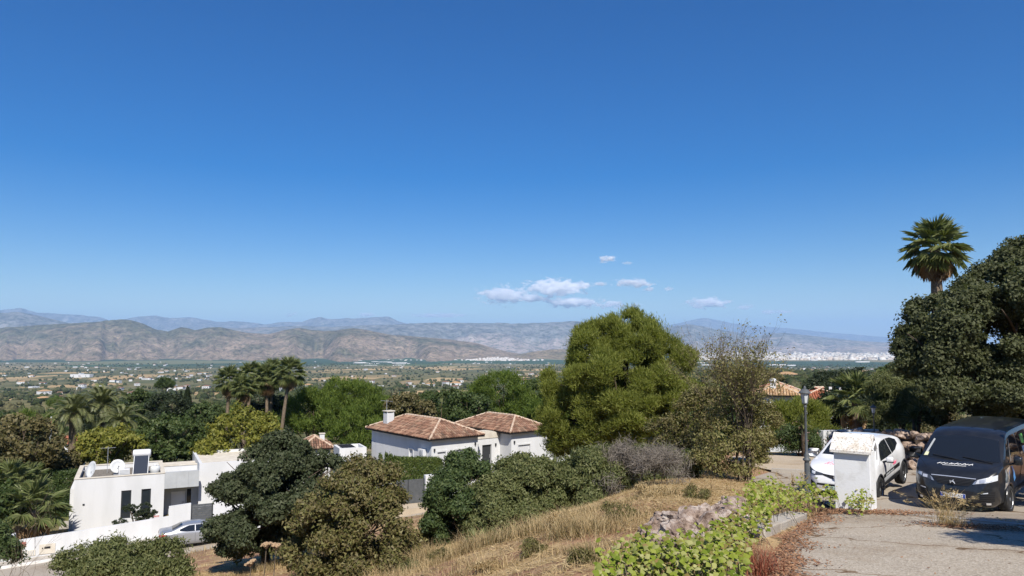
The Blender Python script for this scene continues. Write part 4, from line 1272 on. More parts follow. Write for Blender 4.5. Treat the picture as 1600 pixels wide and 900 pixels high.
# garden wall along the street
GW = thing('garden_wall', 'long white garden wall along the lower street', 'wall', (WALL_A.x, WALL_A.y, float(st_z(0))), R27)
def wall_seg(t0, t1, h0, h1, th=.22, n=8, s=0.0):
    mb = MB()
    for i in range(n):
        a, c = t0 + (t1 - t0) * i / n, t0 + (t1 - t0) * (i + 1) / n
        ha, hc = h0 + (h1 - h0) * i / n, h0 + (h1 - h0) * (i + 1) / n
        za, zc = float(st_z(a) - st_z(0)), float(st_z(c) - st_z(0))
        mb.add([(a, s, za - .3), (c, s, zc - .3), (c, s, zc + hc), (a, s, za + ha), (a, s + th, za - .3), (c, s + th, zc - .3), (c, s + th, zc + hc), (a, s + th, za + ha)],
               [(0, 1, 2, 3), (5, 4, 7, 6), (3, 2, 6, 7)] + ([(0, 3, 7, 4)] if i == 0 else []) + ([(1, 5, 6, 2)] if i == n - 1 else []))
    return mb
wall_seg(-0.55, 8.0, 1.28, 1.36).build('wall', M['white'], GW)
wall_seg(8.002, 9.35, 2.0, 2.0, n=2).build('gate_pier', M['white'], GW)
wall_seg(10.752, 12.6, 2.0, 2.0, n=2).build('gate_pier', M['white'], GW)
wall_seg(12.602, 25, 1.5, 1.5, n=12, s=-.03).build('wall', M['white'], GW)
zg = float(st_z(10) - st_z(0))
gt = MB().box(9.36, 9.43, .06, .12, zg + .05, zg + 1.85).build('gate', M['dark_frame'], GW)
MB().box(10.67, 10.745, .06, .12, zg + .05, zg + 1.85).build('gate_post', M['dark_frame'], gt)
for k in range(12): MB().box(9.432, 10.668, .075, .105, zg + .08 + k * .147, zg + .215 + k * .147).build('slat', M['slat'], gt)
# left end: roofed niche with meter boxes
wall_seg(-9, -.552, 1.22, 1.22, s=.35, n=8).build('niche_wall', M['white'], GW)
sl = MB(); sl.bbox(-9.2, -.5, -.35, .75, 1.0, 1.62, .015, Matrix.Rotation(rad(-3.1), 4, 'Y')); sl.build('niche_roof', M['white'], GW)
MB().box(-2.42, -2.3, .2, .345, -.1, .92).build('red_post', M['rust'], GW)
def face_box(name, x0, x1, z0_, z1, m, s=0.0, proud=.04):
    zz = float(st_z((x0 + x1) / 2) - st_z(0))
    return MB().bbox(x0, x1, s - proud, s - .002, zz + z0_, zz + z1, .008).build(name, m, GW)
b_ = face_box('meter_cabinet', -2.0, -.75, .28, .92, M['grey_panel'], .35)
MB().box(-1.42, -1.36, .295, .308, float(st_z(-1.4) - st_z(0)) + .58, float(st_z(-1.4) - st_z(0)) + .66).build('lock', M['dark_frame'], b_)
b_ = face_box('alarm_plate', -.32, .05, .85, 1.15, M['rust'])
b_ = face_box('vent_grille', -.35, .55, .25, .6, M['cream'])
for k in range(9):
    zz = float(st_z(.1) - st_z(0)); MB().box(-.3 + k * .093, -.26 + k * .093, -.052, -.041, zz + .28, zz + .57).build('vent_slat', M['grey_panel'], b_)
b_ = face_box('letter_box', .75, 1.6, .22, .82, M['cream'])
zz = float(st_z(1.2) - st_z(0)); MB().box(1.02, 1.34, -.055, -.042, zz + .54, zz + .66).build('slot', M['black'], b_)
MB().box(.9, .95, -.055, -.042, zz + .54, zz + .62).build('lock', M['black'], b_)
face_box('door_bell', -.6, -.45, .45, .65, M['cream'], .35)

# tall clipped hedge behind the house's left side, lawn and paving in between
# ---------------------------------------------------------------- tiled villa (two hipped blocks)
R38 = rad(38.1)
vo = Vector((-6.44, 60.0)); vz = -10.55
V = thing('tiled_villa', 'white villa with two hipped terracotta tile roofs', 'house', (vo.x, vo.y, vz), R38)
EH = 3.25
def block(px_, py_, w, l, h, ops_front, ops_left):
    mb = MB()
    mb.wall(MX(px_, py_, -.6), w, h + .6, .25, [(a, b2_, c + .6, e + .6) for a, b2_, c, e in ops_front])
    mb.wall(MX(px_ + w, py_ + .252, -.6, rad(90)), l - .254, h + .6, .25)
    mb.wall(MX(px_ + w, py_ + l, -.6, rad(180)), w, h + .6, .25)
    mb.wall(MX(px_, py_ + l - .252, -.6, rad(-90)), l - .504, h + .6, .25, [(l - .252 - b2_, l - .252 - a, c + .6, e + .6) for a, b2_, c, e in ops_left])
    mb.build('wall', M['white'], V)
fo_ = [(.55, 1.35, 1.0, 2.15), (2.35, 4.0, .85, 2.2)]; lo_ = [(2.9, 3.5, .7, 2.1)]
block(0, 0, 4.55, 10.2, EH, fo_, lo_)
for o in fo_: window(V, MX(0, 0, 0), *o, shutter=.72, fm='shutter', surround=True)
ML = MX(0, 10.2, 0, rad(-90))
for a, b2_, c, e in lo_: window(V, ML, 10.2 - b2_, 10.2 - a, c, e, shutter=1.0, fm='shutter', surround=True)
hip_roof(V, 0, 4.55, 0, 10.2, EH, rad(24), .42, M['tile'])
wall_light(V, .25, -.002, 2.35); wall_light(V, 4.25, -.002, 2.55)
# air conditioners on the left wall
for zz in (1.0, 1.75):
    ac = MB().bbox(-.34, -.03, .75, 1.55, zz, zz + .6, .02).build('air_conditioner', M['shutter'], V)
    MB().lathe([(.01, 0), (.22, .0), (.22, .015), (.01, .02)], 16, Matrix.Translation((-.342, 1.1, zz + .3)) @ Matrix.Rotation(rad(-90), 4, 'Y')).build('fan_guard', M['grey_panel'], ac)
ch = MB().box(.45, 1.15, 8.2, 8.9, EH - .1, EH + 1.45).build('chimney', M['white'], V)
MB().box(.38, 1.22, 8.13, 8.97, EH + 1.58, EH + 1.66).build('cap', M['cream'], ch)
mb = MB()
for a, b2_ in ((.46, 8.21), (1.06, 8.21), (.46, 8.81), (1.06, 8.81)): mb.box(a, a + .08, b2_, b2_ + .08, EH + 1.452, EH + 1.58)
mb.build('cap_posts', M['white'], ch)
MB().tube([(.8, 8.9, EH + .6), (.8, 8.95, EH + 2.6)], .02, 5).build('antenna_mast', M['metal'], V)
mb = MB(); mb.tube([(.2, 8.95, EH + 2.55), (1.4, 8.95, EH + 2.4)], .015, 5)
for k in range(5): mb.tube([(.3 + k * .25, 8.7, EH + 2.54 - k * .03), (.3 + k * .25, 9.2, EH + 2.54 - k * .03)], .01, 4)
mb.build('antenna', M['metal'], V)
# second block
bx_, by_ = None, None
cb = Vector((-.06, 64.6)) - vo
c_, s_ = math.cos(R38), math.sin(R38)
bx_, by_ = cb.x * c_ + cb.y * s_, -cb.x * s_ + cb.y * c_
fb = [(.75, 2.1, 1.0, 2.1)]
block(bx_, by_, 4.1, 8.2, EH, fb, [])
for o in fb: window(V, MX(bx_, by_, 0), *o, shutter=.8, fm='shutter', surround=True)
hip_roof(V, bx_, bx_ + 4.1, by_, by_ + 8.2, EH, rad(24), .42, M['tile'])
wall_light(V, bx_ + .3, by_ - .002, 2.4)
# flat annex at right, porch with scroll top between the blocks
mb = MB(); mb.wall(MX(bx_ + 4.103, by_ + .5, -.6), 3.2, EH + .2, .2); mb.wall(MX(bx_ + 7.303, by_ + .702, -.6, rad(90)), 4, EH + .2, .2); mb.wall(MX(bx_ + 4.11, by_ + 4.9, -.6), 3.2, EH + .2, .2)
mb.build('annex_wall', M['white'], V)
MB().box(bx_ + 4.104, bx_ + 7.1, by_ + .705, by_ + 4.89, EH - .55, EH - .45).build('annex_roof', M['cream'], V)
for k in range(4): MB().box(bx_ + 5.2 + k * .5, bx_ + 5.35 + k * .5, by_ + .3, by_ + .45, EH - .398, EH + .15).build('merlon', M['white'], V)
px0, px1, py0 = 4.555, bx_ - .005, 1.3
wdt = px1 - px0
mb = MB(); mb.wall(MX(px0, py0, -.6), wdt, 3.3, .22, [(wdt * .42, wdt * .42 + 1.0, .62, 2.75)])
mb.build('porch_wall', M['white'], V)
sc_ = [(0, 0)] + [(wdt * k / 12, .15 + .55 * max(0, math.sin(math.pi * k / 12)) ** .6) for k in range(13)] + [(wdt, 0)]
MB().prism([(px0 + x, 2.702 + z) for x, z in sc_], py0 - .05, py0 + .3).build('porch_gable', M['cream'], V)
MB().box(px0 + .05, px1 - .05, py0 + .31, py0 + 5, 2.9, 3.05).build('porch_roof', M['cream'], V)
d = MB().box(px0 + wdt * .42 + .02, px0 + wdt * .42 + .98, py0 + .15, py0 + .2, .02, 2.14).build('door', M['dark_frame'], V)
MB().tube([(px0 + wdt * .42 + .85, py0 + .1, 1.0), (px0 + wdt * .42 + .85, py0 + .1, 1.3)], .02, 6).build('handle', M['metal'], d)
wall_light(V, px0 + .5, py0 - .002, 2.1); wall_light(V, px1 - .5, py0 - .002, 2.1)
# little garden lamp before the porch
def street_lamp(label, base, h, group=None, name='street_lamp'):
    t = thing(name, label, 'street lamp', base, group=group); t.scale = (.8, .8, 1)
    k = h / 3.0
    mb = MB(); mb.lathe([(.15 * k, -.15), (.15 * k, .12 * k), (.12 * k, .16 * k), (.095 * k, .55 * k), (.085 * k, .95 * k), (.075 * k, 1.0 * k), (.13 * k, 1.03 * k), (.13 * k, 1.07 * k), (.075 * k, 1.1 * k), (.1 * k, 1.16 * k), (.06 * k, 1.22 * k), (.045 * k, 1.3 * k), (.038 * k, 2.45 * k), (.06 * k, 2.47 * k), (.06 * k, 2.5 * k), (.03 * k, 2.53 * k)], 14)
    mb.build('post', M['lamp_paint'], t, True)
    ln = MB(); ln.lathe([(.05 * k, 2.53 * k), (.1 * k, 2.56 * k), (.1 * k, 2.585 * k)], 8); ln.lathe([(.155 * k, 2.83 * k), (.2 * k, 2.85 * k), (.19 * k, 2.88 * k), (.1 * k, 2.95 * k), (.05 * k, 2.97 * k), (.045 * k, 3.0 * k), (.02 * k, 3.05 * k)], 14)
    for q in range(6):
        a = q * math.pi / 3
        ln.tube([(.097 * k * math.cos(a), .097 * k * math.sin(a), 2.58 * k), (.152 * k * math.cos(a), .152 * k * math.sin(a), 2.84 * k)], .008 * k, 4)
    l = ln.build('lantern', M['lamp_paint'], t)
    MB().lathe([(.088 * k, 2.587 * k), (.143 * k, 2.828 * k)], 6).build('lantern_glass', M['lampglass'], l)
    return t
q = P(778, 728, 58)
street_lamp('small garden lantern on a post before the villa porch', (q.x, 58, G(q.x, 58)), max(1.2, P(778, 711, 58).z - G(q.x, 58)), name='garden_lamp')

# wall, sliding gate and pillars of the villa on the street
D = 53.0
gL, gR = P(612, 770, 52.6), P(663, 765, 53.6)
du = Vector((gR.x - gL.x, gR.y - gL.y)).normalized(); ga = math.atan2(du.y, du.x)
gz_ = G((gL.x + gR.x) / 2, (gL.y + gR.y) / 2)
VG = thing('villa_gate', 'charcoal sliding gate of fine slats between white pillars', 'gate', (gL.x, gL.y, gz_), ga)
glen = math.hypot(gR.x - gL.x, gR.y - gL.y)
zt = P(640, 750, 53).z - gz_; zb_ = P(640, 787, 53).z - gz_
for a in (.0, glen / 2 - .03, glen - .06): MB().box(a, a + .06, 0, .06, zb_, zt).build('gate_post', M['dark_frame'], VG)
ns = 17
for k in range(ns):
    MB().box(.062, glen / 2 - .032, .01, .05, zb_ + (zt - zb_) * k / ns, zb_ + (zt - zb_) * (k + .9) / ns).build('slat', M['slat'], VG)
    MB().box(glen / 2 + .032, glen - .062, .01, .05, zb_ + (zt - zb_) * k / ns, zb_ + (zt - zb_) * (k + .9) / ns).build('slat', M['slat'], VG)
VW = thing('villa_wall', 'white pillars and low wall on both sides of the charcoal gate', 'wall', (gL.x, gL.y, gz_), ga)
MB().bbox(glen + .05, glen + .95, -.12, .3, -1.5, zt + .22, .015).build('gate_pillar', M['white'], VW)
MB().bbox(-.85, -.05, -.12, .3, -1.5, zt + .02, .015).build('gate_pillar', M['white'], VW)
MB().box(-9, -.852, -.05, .2, -2.5, zt - .35).build('low_wall', M['white'], VW)
MB().box(glen + .952, glen + 6, -.05, .2, -1.5, zt - .4).build('low_wall', M['white'], VW)
MB().box(-.9, glen + 1.2, -1.6, .3, -1.6, zb_ - .03).build('gate_ramp', M['apron'], VW)

# ---------------------------------------------------------------- small house half hidden behind the dark oak
D = 70.0
q = P(492, 705, D); gz2 = G(q.x, D)
B3 = thing('small_tiled_house', 'small house with a hipped tile roof and white chimney behind the dark oak', 'house', (q.x - 1.2, D, gz2), rad(20))
eh = P(492, 702, D).z - gz2
mb = MB(); mb.wall(MX(0, 0, -.5), 2.6, eh + .5, .2, [(.6, 1.2, 1.6, 2.6)]); mb.wall(MX(2.6, .202, -.5, rad(90)), 3.4, eh + .5, .2); mb.wall(MX(2.6, 3.8, -.5, rad(180)), 2.6, eh + .5, .2); mb.wall(MX(0, 3.6, -.5, rad(-90)), 3.38, eh + .5, .2)
mb.build('wall', M['white'], B3)
window(B3, MX(0, 0, -.5), .6, 1.2, 1.6, 2.6)
hip_roof(B3, 0, 2.6, 0, 3.8, eh, rad(30), .3, M['tile'])
ch = MB().box(1.7, 2.15, 1.2, 1.65, eh - .1, eh + 1.15).build('chimney', M['white'], B3)
MB().box(1.64, 2.21, 1.14, 1.71, eh + 1.2, eh + 1.27).build('cap', M['cream'], ch)
MB().box(1.75, 2.1, 1.25, 1.6, eh + 1.15, eh + 1.2).build('cap_neck', M['dark_frame'], ch)
D = 66.0
q = P(530, 726, D); gz2 = G(q.x, D)
B4 = thing('white_annex', 'small white cube house with black roof slats left of the villa', 'house', (q.x, D, gz2), rad(24))
eh = P(545, 701, D).z - gz2
w_ = 2.4
mb = MB(); mb.wall(MX(0, 0, -.5), w_, eh + .5, .2, [(1.05, 1.6, .55, eh - .25)]); mb.wall(MX(w_, .202, -.5, rad(90)), 2.4, eh + .5, .2); mb.wall(MX(w_, 2.8, -.5, rad(180)), w_, eh + .5, .2); mb.wall(MX(0, 2.6, -.5, rad(-90)), 2.38, eh + .5, .2)
mb.build('wall', M['white'], B4)
MB().box(.203, w_ - .203, .203, 2.59, eh - .35, eh - .25).build('roof', M['shutter'], B4)
for k in range(5): MB().box(.25, w_ * .62, .3 + k * .48, .45 + k * .48, eh + .002, eh + .05).build('roof_slat', M['black'], B4)
window(B4, MX(0, 0, -.5), 1.05, 1.6, .55, eh - .25, sill=False)

# ---------------------------------------------------------------- houses at the right-hand bend
D = 66.0
q = P(1222, 640, D); gz2 = G(q.x, D)
B5 = thing('sandy_roofed_house', 'white house with sandy tile roof and round chimney cowl at the right', 'house', (q.x - .6, D, gz2), rad(-18))
eh = P(1232, 618, D).z - gz2
mb = MB(); mb.wall(MX(-1.5, 0, -.5), 3.5, eh + .5, .2, [(2.2, 2.9, 1.9, 2.9)]); mb.wall(MX(2.0, .202, -.5, rad(90)), 5.4, eh + .5, .2); mb.wall(MX(2.0, 5.8, -.5, rad(180)), 3.5, eh + .5, .2); mb.wall(MX(-1.5, 5.6, -.5, rad(-90)), 5.38, eh + .5, .2)
mb.build('wall', M['white'], B5); window(B5, MX(-1.5, 0, -.5), 2.2, 2.9, 1.9, 2.9)
hip_roof(B5, -1.5, 2.0, 0, 5.8, eh, rad(21), .35, M['tile_tan'])
ch = MB().box(-.35, .15, .9, 1.4, eh + .2, eh + 1.0).build('chimney', M['white'], B5)
MB().lathe([(.1, eh + 1.0), (.3, eh + 1.1), (.34, eh + 1.25), (.28, eh + 1.42), (.02, eh + 1.5)], 12, Matrix.Translation((-.1, 1.15, 0))).build('cowl', M['shutter'], ch, True)
D = 70.0
q = P(1262, 640, D); gz2 = G(q.x, D)
B6 = thing('red_roofed_house', 'low house with two red tile roofs behind the tall street lamp', 'house', (q.x - .8, D, gz2), rad(-14))
eh = P(1275, 625, D).z - gz2
mb = MB()
mb.wall(MX(0, 0, -.5), 4.4, eh + .5, .2); mb.wall(MX(4.4, .202, -.5, rad(90)), 4.8, eh + .5, .2); mb.wall(MX(4.4, 5.2, -.5, rad(180)), 4.4, eh + .5, .2); mb.wall(MX(0, 5.0, -.5, rad(-90)), 4.78, eh + .5, .2)
mb.build('wall', M['white_old'], B6)
hip_roof(B6, 0, 4.4, 0, 5.2, eh, rad(19), .3, M['tile_red'], 'x')
mb = MB(); mb.wall(MX(-2.6, 3.2, -.5), 2.59, eh + 1.2, .2); mb.wall(MX(-2.6, 8, -.5, rad(-90)), 4.5, eh + 1.2, .2); mb.build('wing_wall', M['white_old'], B6)
hip_roof(B6, -2.6, 0.2, 3.2, 8.0, eh + .7, rad(19), .3, M['tile_red'], 'y', name='wing_roof')
for x in (3.0, 3.9): MB().box(x, x + .25, 2.0, 2.25, eh + .3, eh + 1.15).build('chimney', M['white'], B6)

# white wall at the bend, lamps
D = 35.0
a, c = P(1287, 690, 34.5), P(1374, 690, 36.5)
BW = thing('boundary_wall', 'plain white wall at the bend behind the white car', 'wall', (a.x, a.y, 0), math.atan2(c.y - a.y, c.x - a.x))
L_ = math.hypot(c.x - a.x, c.y - a.y)
zt0, zt1 = P(1287, 673, 34.5).z, P(1374, 671, 36.5).z
mb = MB(); mb.add([(0, 0, -6.5), (L_, 0, -6.5), (L_, 0, zt1), (0, 0, zt0), (0, .25, -6.5), (L_, .25, -6.5), (L_, .25, zt1), (0, .25, zt0)], [(0, 1, 2, 3), (5, 4, 7, 6), (3, 2, 6, 7), (0, 3, 7, 4), (1, 5, 6, 2)])
mb.build('wall', M['white'], BW)
MB().tube([(.9, -.12, -6), (.9, -.12, zt0 - .02)], .05, 8).build('drain_pipe', M['lamp_paint'], BW)
MB().tube([(1.5, -.12, -6), (1.5, -.12, zt0 - .1)], .04, 8).build('drain_pipe', M['lamp_paint'], BW)
q = P(1262, 760, 20.2)
street_lamp('tall grey street lamp beside the nose of the white car', (q.x, q.y, G(q.x, q.y)), (P(1262, 603, 20.2).z - G(q.x, q.y)) / 1.015, 'grey lantern street lamps')
q = P(1367, 700, 31)
street_lamp('smaller looking grey street lamp in front of the white boundary wall', (q.x, q.y, G(q.x, q.y)), (P(1367, 631, 31).z - G(q.x, q.y)) / 1.015, 'grey lantern street lamps')

# ---------------------------------------------------------------- white utility pillar with sloping cap
q = Vector((8.36, 17.55)); 
phi = rad(38)
zp = float(pave_z(q.x, q.y))
UP = thing('utility_pillar', 'white masonry utility pillar with a lichen spotted sloping cap', 'pillar', (q.x, q.y, zp), -phi)
# local: front face at y=0 facing -y; x to the right (front-right corner at x=0)
ht = 1.37
pw, pd = .80, .55
MB().bbox(-pw, 0, 0, pd, -.3, ht - .02, .012).build('body', M['white_old'], UP)
m, nt, b = new_mat('lichen_cap')
spots = ramp(nt, pos_noise(nt, 22, 6, 0.7), [(0.52, (0.66, 0.63, 0.58)), (0.60, (0.36, 0.32, 0.27)), (0.70, (0.14, 0.12, 0.10))])
wash = ramp(nt, pos_noise(nt, 4, 4), [(0.30, (0.82, 0.76, 0.68)), (0.5, (1, 1, 1))])
nt.links.new(mixc(nt, 1.0, spots, wash, 'MULTIPLY'), b.inputs['Base Color']); b.inputs['Roughness'].default_value = .95
bump(nt, b, pos_noise(nt, 30, 5), .6, .01)
XF = Matrix.Rotation(rad(90), 4, 'Z') @ Matrix.Scale(-1, 4, (0, 1, 0))
MB().prism([(.0, ht - .019), (pd * .55, ht + .30), (pd, ht - .019)], -pw + .002, -.002, XF).build('gable', M['white_old'], UP)
MB().prism([(-.10, ht - .07), (-.10, ht - .01), (pd * .55, ht + .365), (pd * .55, ht + .305)], -pw - .06, .045, XF).build('cap', m, UP)
MB().prism([(pd * .55 + .002, ht + .305), (pd * .55 + .002, ht + .36), (pd + .08, ht + .0), (pd + .08, ht - .06)], -pw - .06, .045, XF).build('cap', m, UP)
MB().tube([(.03, .1, ht + .02), (.05, .32, ht + .2), (.05, .5, ht + .02), (.04, .55, ht - .25)], .025, 6).build('conduit', M['shutter'], UP)
# ================================================================ VEHICLES
def smooth_curve(pts, n):
    """monotone-ish cubic through (x, v) control points, sampled at n x-values"""
    xs = np.array([p[0] for p in pts], float); ys = np.array([p[1] for p in pts], float)
    return xs, ys
def pch(pts, x):
    xs, ys = smooth_curve(pts, 0)
    h = np.diff(xs); d = np.diff(ys) / h
    m = np.zeros(len(xs)); m[0], m[-1] = d[0], d[-1]
    for i in range(1, len(xs) - 1):
        m[i] = 0 if d[i - 1] * d[i] <= 0 else 2 * d[i - 1] * d[i] / (d[i - 1] + d[i])
    i = np.clip(np.searchsorted(xs, x) - 1, 0, len(xs) - 2)
    t = (x - xs[i]) / h[i]
    return (2 * t**3 - 3 * t**2 + 1) * ys[i] + (t**3 - 2 * t**2 + t) * h[i] * m[i] + (-2 * t**3 + 3 * t**2) * ys[i + 1] + (t**3 - t**2) * h[i] * m[i + 1]

def car_body(top, bot, plan, belt, tumble, stations, rs=0.10, flare=None):
    """closed body. top/bot/plan/belt: (x, value) curves, x forward. -> bmesh"""
    bm = bmesh.new()
    rings = []
    for x in stations:
        zt, zb, w = float(pch(top, x)), float(pch(bot, x)), float(pch(plan, x))
        bl = min(float(pch(belt, x)), zt - 0.05)
        H = max(0.06, zt - zb)
        gh = max(0.0, zt - bl)
        wt = max(w * 0.45, w - tumble * max(0, gh - 0.06) - 0.02)
        r = min(rs, gh * 0.7)
        pts = [(0, zb), (w * .55, zb), (w * .86, zb + .02 * H), (w * .965, zb + .12 * H)]
        for q in (.35, .6, .82, 1.0):
            z = zb + (bl - zb) * (0.12 + 0.88 * q)
            pts.append((w * (0.985 + 0.015 * math.sin(math.pi * q)) - (0.012 if q == 1 else 0), z))
        wb = pts[-1][0]
        for q in (.33, .66, 1.0):
            pts.append((wb + (wt - wb) * q, bl + (zt - r - bl) * q))
        pts.append((wt - r * .25, zt - r * .38)); pts.append((wt - r * .8, zt - r * .12))
        for q in (.66, .33, 0):
            pts.append(((wt - r) * q, zt + 0.03 * w * (1 - q * q) * min(1, gh * 3)))
        ring = [bm.verts.new((x, y, z)) for y, z in pts]
        ring += [bm.verts.new((x, -y, z)) for y, z in reversed(pts[1:-1])]
        rings.append(ring)
    n = len(rings[0])
    for a, b in zip(rings[:-1], rings[1:]):
        for k in range(n):
            bm.faces.new((a[k], a[(k + 1) % n], b[(k + 1) % n], b[k]))
    bm.faces.new(rings[0][::-1]); bm.faces.new(rings[-1])
    bmesh.ops.recalc_face_normals(bm, faces=bm.faces[:])
    return bm

def cut_arches(bm, xs, r, z, y_in, name):
    """wheel wells cut out of the body with real boolean cylinders"""
    me = bpy.data.meshes.new(name); bm.to_mesh(me); bm.free()
    body = bpy.data.objects.new('tmp_body', me); COL.objects.link(body)
    cut = MB()
    for x in xs:
        for s in (-1, 1):
            c = MB()
            prof = []
            n = 28
            ring0 = [Vector((x + r * math.cos(2 * math.pi * k / n), s * y_in, z + r * math.sin(2 * math.pi * k / n))) for k in range(n)]
            ring1 = [Vector((p.x, s * 1.4, p.z)) for p in ring0]
            f = [tuple(range(n)), tuple(range(2 * n - 1, n - 1, -1))] + [(k, k + n, (k + 1) % n + n, (k + 1) % n) for k in range(n)]
            cut.add(ring0 + ring1, f)
    cme = mesh_data('cut', cut.v, cut.f)
    b2 = bmesh.new(); b2.from_mesh(cme); bmesh.ops.recalc_face_normals(b2, faces=b2.faces[:]); b2.to_mesh(cme); b2.free()
    co = bpy.data.objects.new('tmp_cut', cme); COL.objects.link(co)
    md = body.modifiers.new('arches', 'BOOLEAN'); md.operation = 'DIFFERENCE'; md.object = co; md.solver = 'EXACT'
    dg = bpy.context.evaluated_depsgraph_get()
    new = bpy.data.meshes.new_from_object(body.evaluated_get(dg), depsgraph=dg)
    new.name = name
    bpy.data.objects.remove(body); bpy.data.objects.remove(co)
    b2 = bmesh.new(); b2.from_mesh(new)
    for f in b2.faces: f.smooth = True
    for e in b2.edges:
        if len(e.link_faces) == 2 and e.calc_face_angle(0) > rad(38): e.smooth = False
    b2.to_mesh(new); b2.free()
    return new

def patch(body_me, top, bottom, direction, eps, n=10, m=6, thick=None):
    """skin panel: two polylines (top, bottom) projected on the body along direction and lifted by eps"""
    bvh = BVHTree.FromPolygons([v.co.copy() for v in body_me.vertices], [tuple(p.vertices) for p in body_me.polygons])
    d = Vector(direction).normalized()
    def samp(pl, t):
        pl = [Vector(p) for p in pl]
        ls = [0]
        for a, b in zip(pl[:-1], pl[1:]): ls.append(ls[-1] + (b - a).length)
        q = t * ls[-1]
        for i in range(len(pl) - 1):
            if q <= ls[i + 1] + 1e-9:
                k = (q - ls[i]) / max(1e-9, ls[i + 1] - ls[i]); return pl[i].lerp(pl[i + 1], k)
        return pl[-1]
    vs = []
    last = None
    for j in range(m + 1):
        for i in range(n + 1):
            p = samp(top, i / n).lerp(samp(bottom, i / n), j / m)
            hit, nr_, _, _ = bvh.ray_cast(p - d * 4, d)
            if hit is None: hit = last if last is not None else p; nr_ = -d
            if nr_.dot(d) > 0: nr_ = -nr_
            last = hit.copy()
            vs.append(hit + (nr_ * 0.5 - d * 0.5).normalized() * eps)
    fs = [(j * (n + 1) + i, j * (n + 1) + i + 1, (j + 1) * (n + 1) + i + 1, (j + 1) * (n + 1) + i) for j in range(m) for i in range(n)]
    me = bpy.data.meshes.new('p'); me.from_pydata(vs, [], fs); me.update()
    # face outwards
    s = sum(p.normal.dot(d) * p.area for p in me.polygons)
    if s > 0: me.flip_normals()
    me.polygons.foreach_set('use_smooth', np.ones(len(me.polygons), bool))
    return me

def part_patch(name, mt, parent, body_me, top, bottom, direction, eps=0.006, n=10, m=6):
    me = patch(body_me, top, bottom, direction, eps, n, m); me.name = name
    return link(name, me, mt, parent)

def wheel(parent, x, y, r, w, side, spokes=5, rim_m=None, twin=False):
    """tyre + rim with spokes; side=+1 outer face towards +y"""
    o = thing('wheel', None, None); o.parent = parent; o.location = (x, y, r)
    Mx = Matrix.Rotation(rad(-90 * side), 4, 'X')
    t = MB(); hw = w / 2
    t.lathe([(r * .68, -hw * .8), (r * .72, -hw), (r * .93, -hw), (r * .99, -hw * .7), (r, -hw * .3), (r, hw * .3), (r * .99, hw * .7), (r * .93, hw), (r * .72, hw), (r * .68, hw * .8)], 32, Mx)
    t.build('tyre', M['rubber'], o, True)
    q = MB(); q.lathe([(r * .70, -hw * .6), (r * .70, hw * .82), (r * .655, hw * .86), (r * .64, hw * .3), (r * .6, 0), (r * .1, -.01)], 32, Mx)
    q.build('wheel_well_disc', M['black'], o, True)
    s = MB()
    s.lathe([(r * .10, hw * .35), (r * .15, hw * .75), (r * .12, hw * .82), (.002, hw * .84)], 14, Mx)
    s.lathe([(r * .66, hw * .55), (r * .70, hw * .84), (r * .675, hw * .92), (r * .63, hw * .6)], 32, Mx)
    for k in range(spokes):
        for off in ((-.13, .13) if twin else (0,)):
            a = 2 * math.pi * k / spokes + off
            Mk = Mx @ Matrix.Rotation(a, 4, 'Z')
            s.add([Mk @ Vector(p) for p in ((r * .08, -r * .07, hw * .70), (r * .66, -r * .055, hw * .62), (r * .66, r * .055, hw * .62), (r * .08, r * .07, hw * .70), (r * .08, -r * .08, hw * .3), (r * .66, -r * .07, hw * .3), (r * .66, r * .07, hw * .3), (r * .08, r * .08, hw * .3))],
                  [(0, 1, 2, 3), (0, 4, 5, 1), (3, 2, 6, 7), (1, 5, 6, 2)])
    s.build('rim', rim_m or M['alloy'], o)
    return o

def text_mesh(txt, size, name, mt, parent, Mt, shear=0.0, depth=0.004):
    cu = bpy.data.curves.new(name, 'FONT'); cu.body = txt; cu.size = size; cu.align_x = 'CENTER'; cu.align_y = 'CENTER'; cu.extrude = depth; cu.shear = shear
    tmp = bpy.data.objects.new('tmp', cu); COL.objects.link(tmp)
    dg = bpy.context.evaluated_depsgraph_get()
    me = bpy.data.meshes.new_from_object(tmp.evaluated_get(dg), depsgraph=dg)
    bpy.data.objects.remove(tmp); me.materials.clear(); me.transform(Mt); me.name = name
    return link(name, me, mt, parent)

def paint(name, c, metal=0.0, rough=0.25, coat=0.8):
    m, nt, b = new_mat(name)
    dust = ramp(nt, pos_noise(nt, 6, 4), [(0.4, c), (0.75, tuple(0.92 * q + 0.012 for q in c))])
    nt.links.new(dust, b.inputs['Base Color'])
    b.inputs['Metallic'].default_value = metal; b.inputs['Roughness'].default_value = rough
    b.inputs['Coat Weight'].default_value = coat; b.inputs['Coat Roughness'].default_value = 0.06
    return m
M['van_paint'] = paint('dark_grey_van_paint', (0.013, 0.014, 0.016), 0.1, 0.32, 0.55)
M['white_paint'] = paint('white_car_paint', (0.74, 0.74, 0.74), 0.0, 0.3, 0.7)
M['silver_paint'] = paint('silver_car_paint', (0.36, 0.37, 0.39), 0.5, 0.35, 0.5)
M['cladding'] = mat('black_cladding', (0.02, 0.02, 0.022), (0.028, 0.028, 0.03), 20, 0.6)
M['carglass'] = glass('car_glass', (0.012, 0.015, 0.02), 0.02)
M['headlamp'] = mat('headlamp', (0.55, 0.57, 0.6), rough=0.08, spec=0.8)
M['headlamp_dark'] = mat('headlamp_dark', (0.05, 0.055, 0.065), rough=0.08, spec=0.8)
M['plate_white'] = mat('plate_white', (0.72, 0.72, 0.70), rough=0.4)
M['plate_blue'] = mat('plate_blue', (0.02, 0.07, 0.35), rough=0.4)
M['plate_green'] = mat('plate_pale_green', (0.45, 0.58, 0.48), rough=0.4)
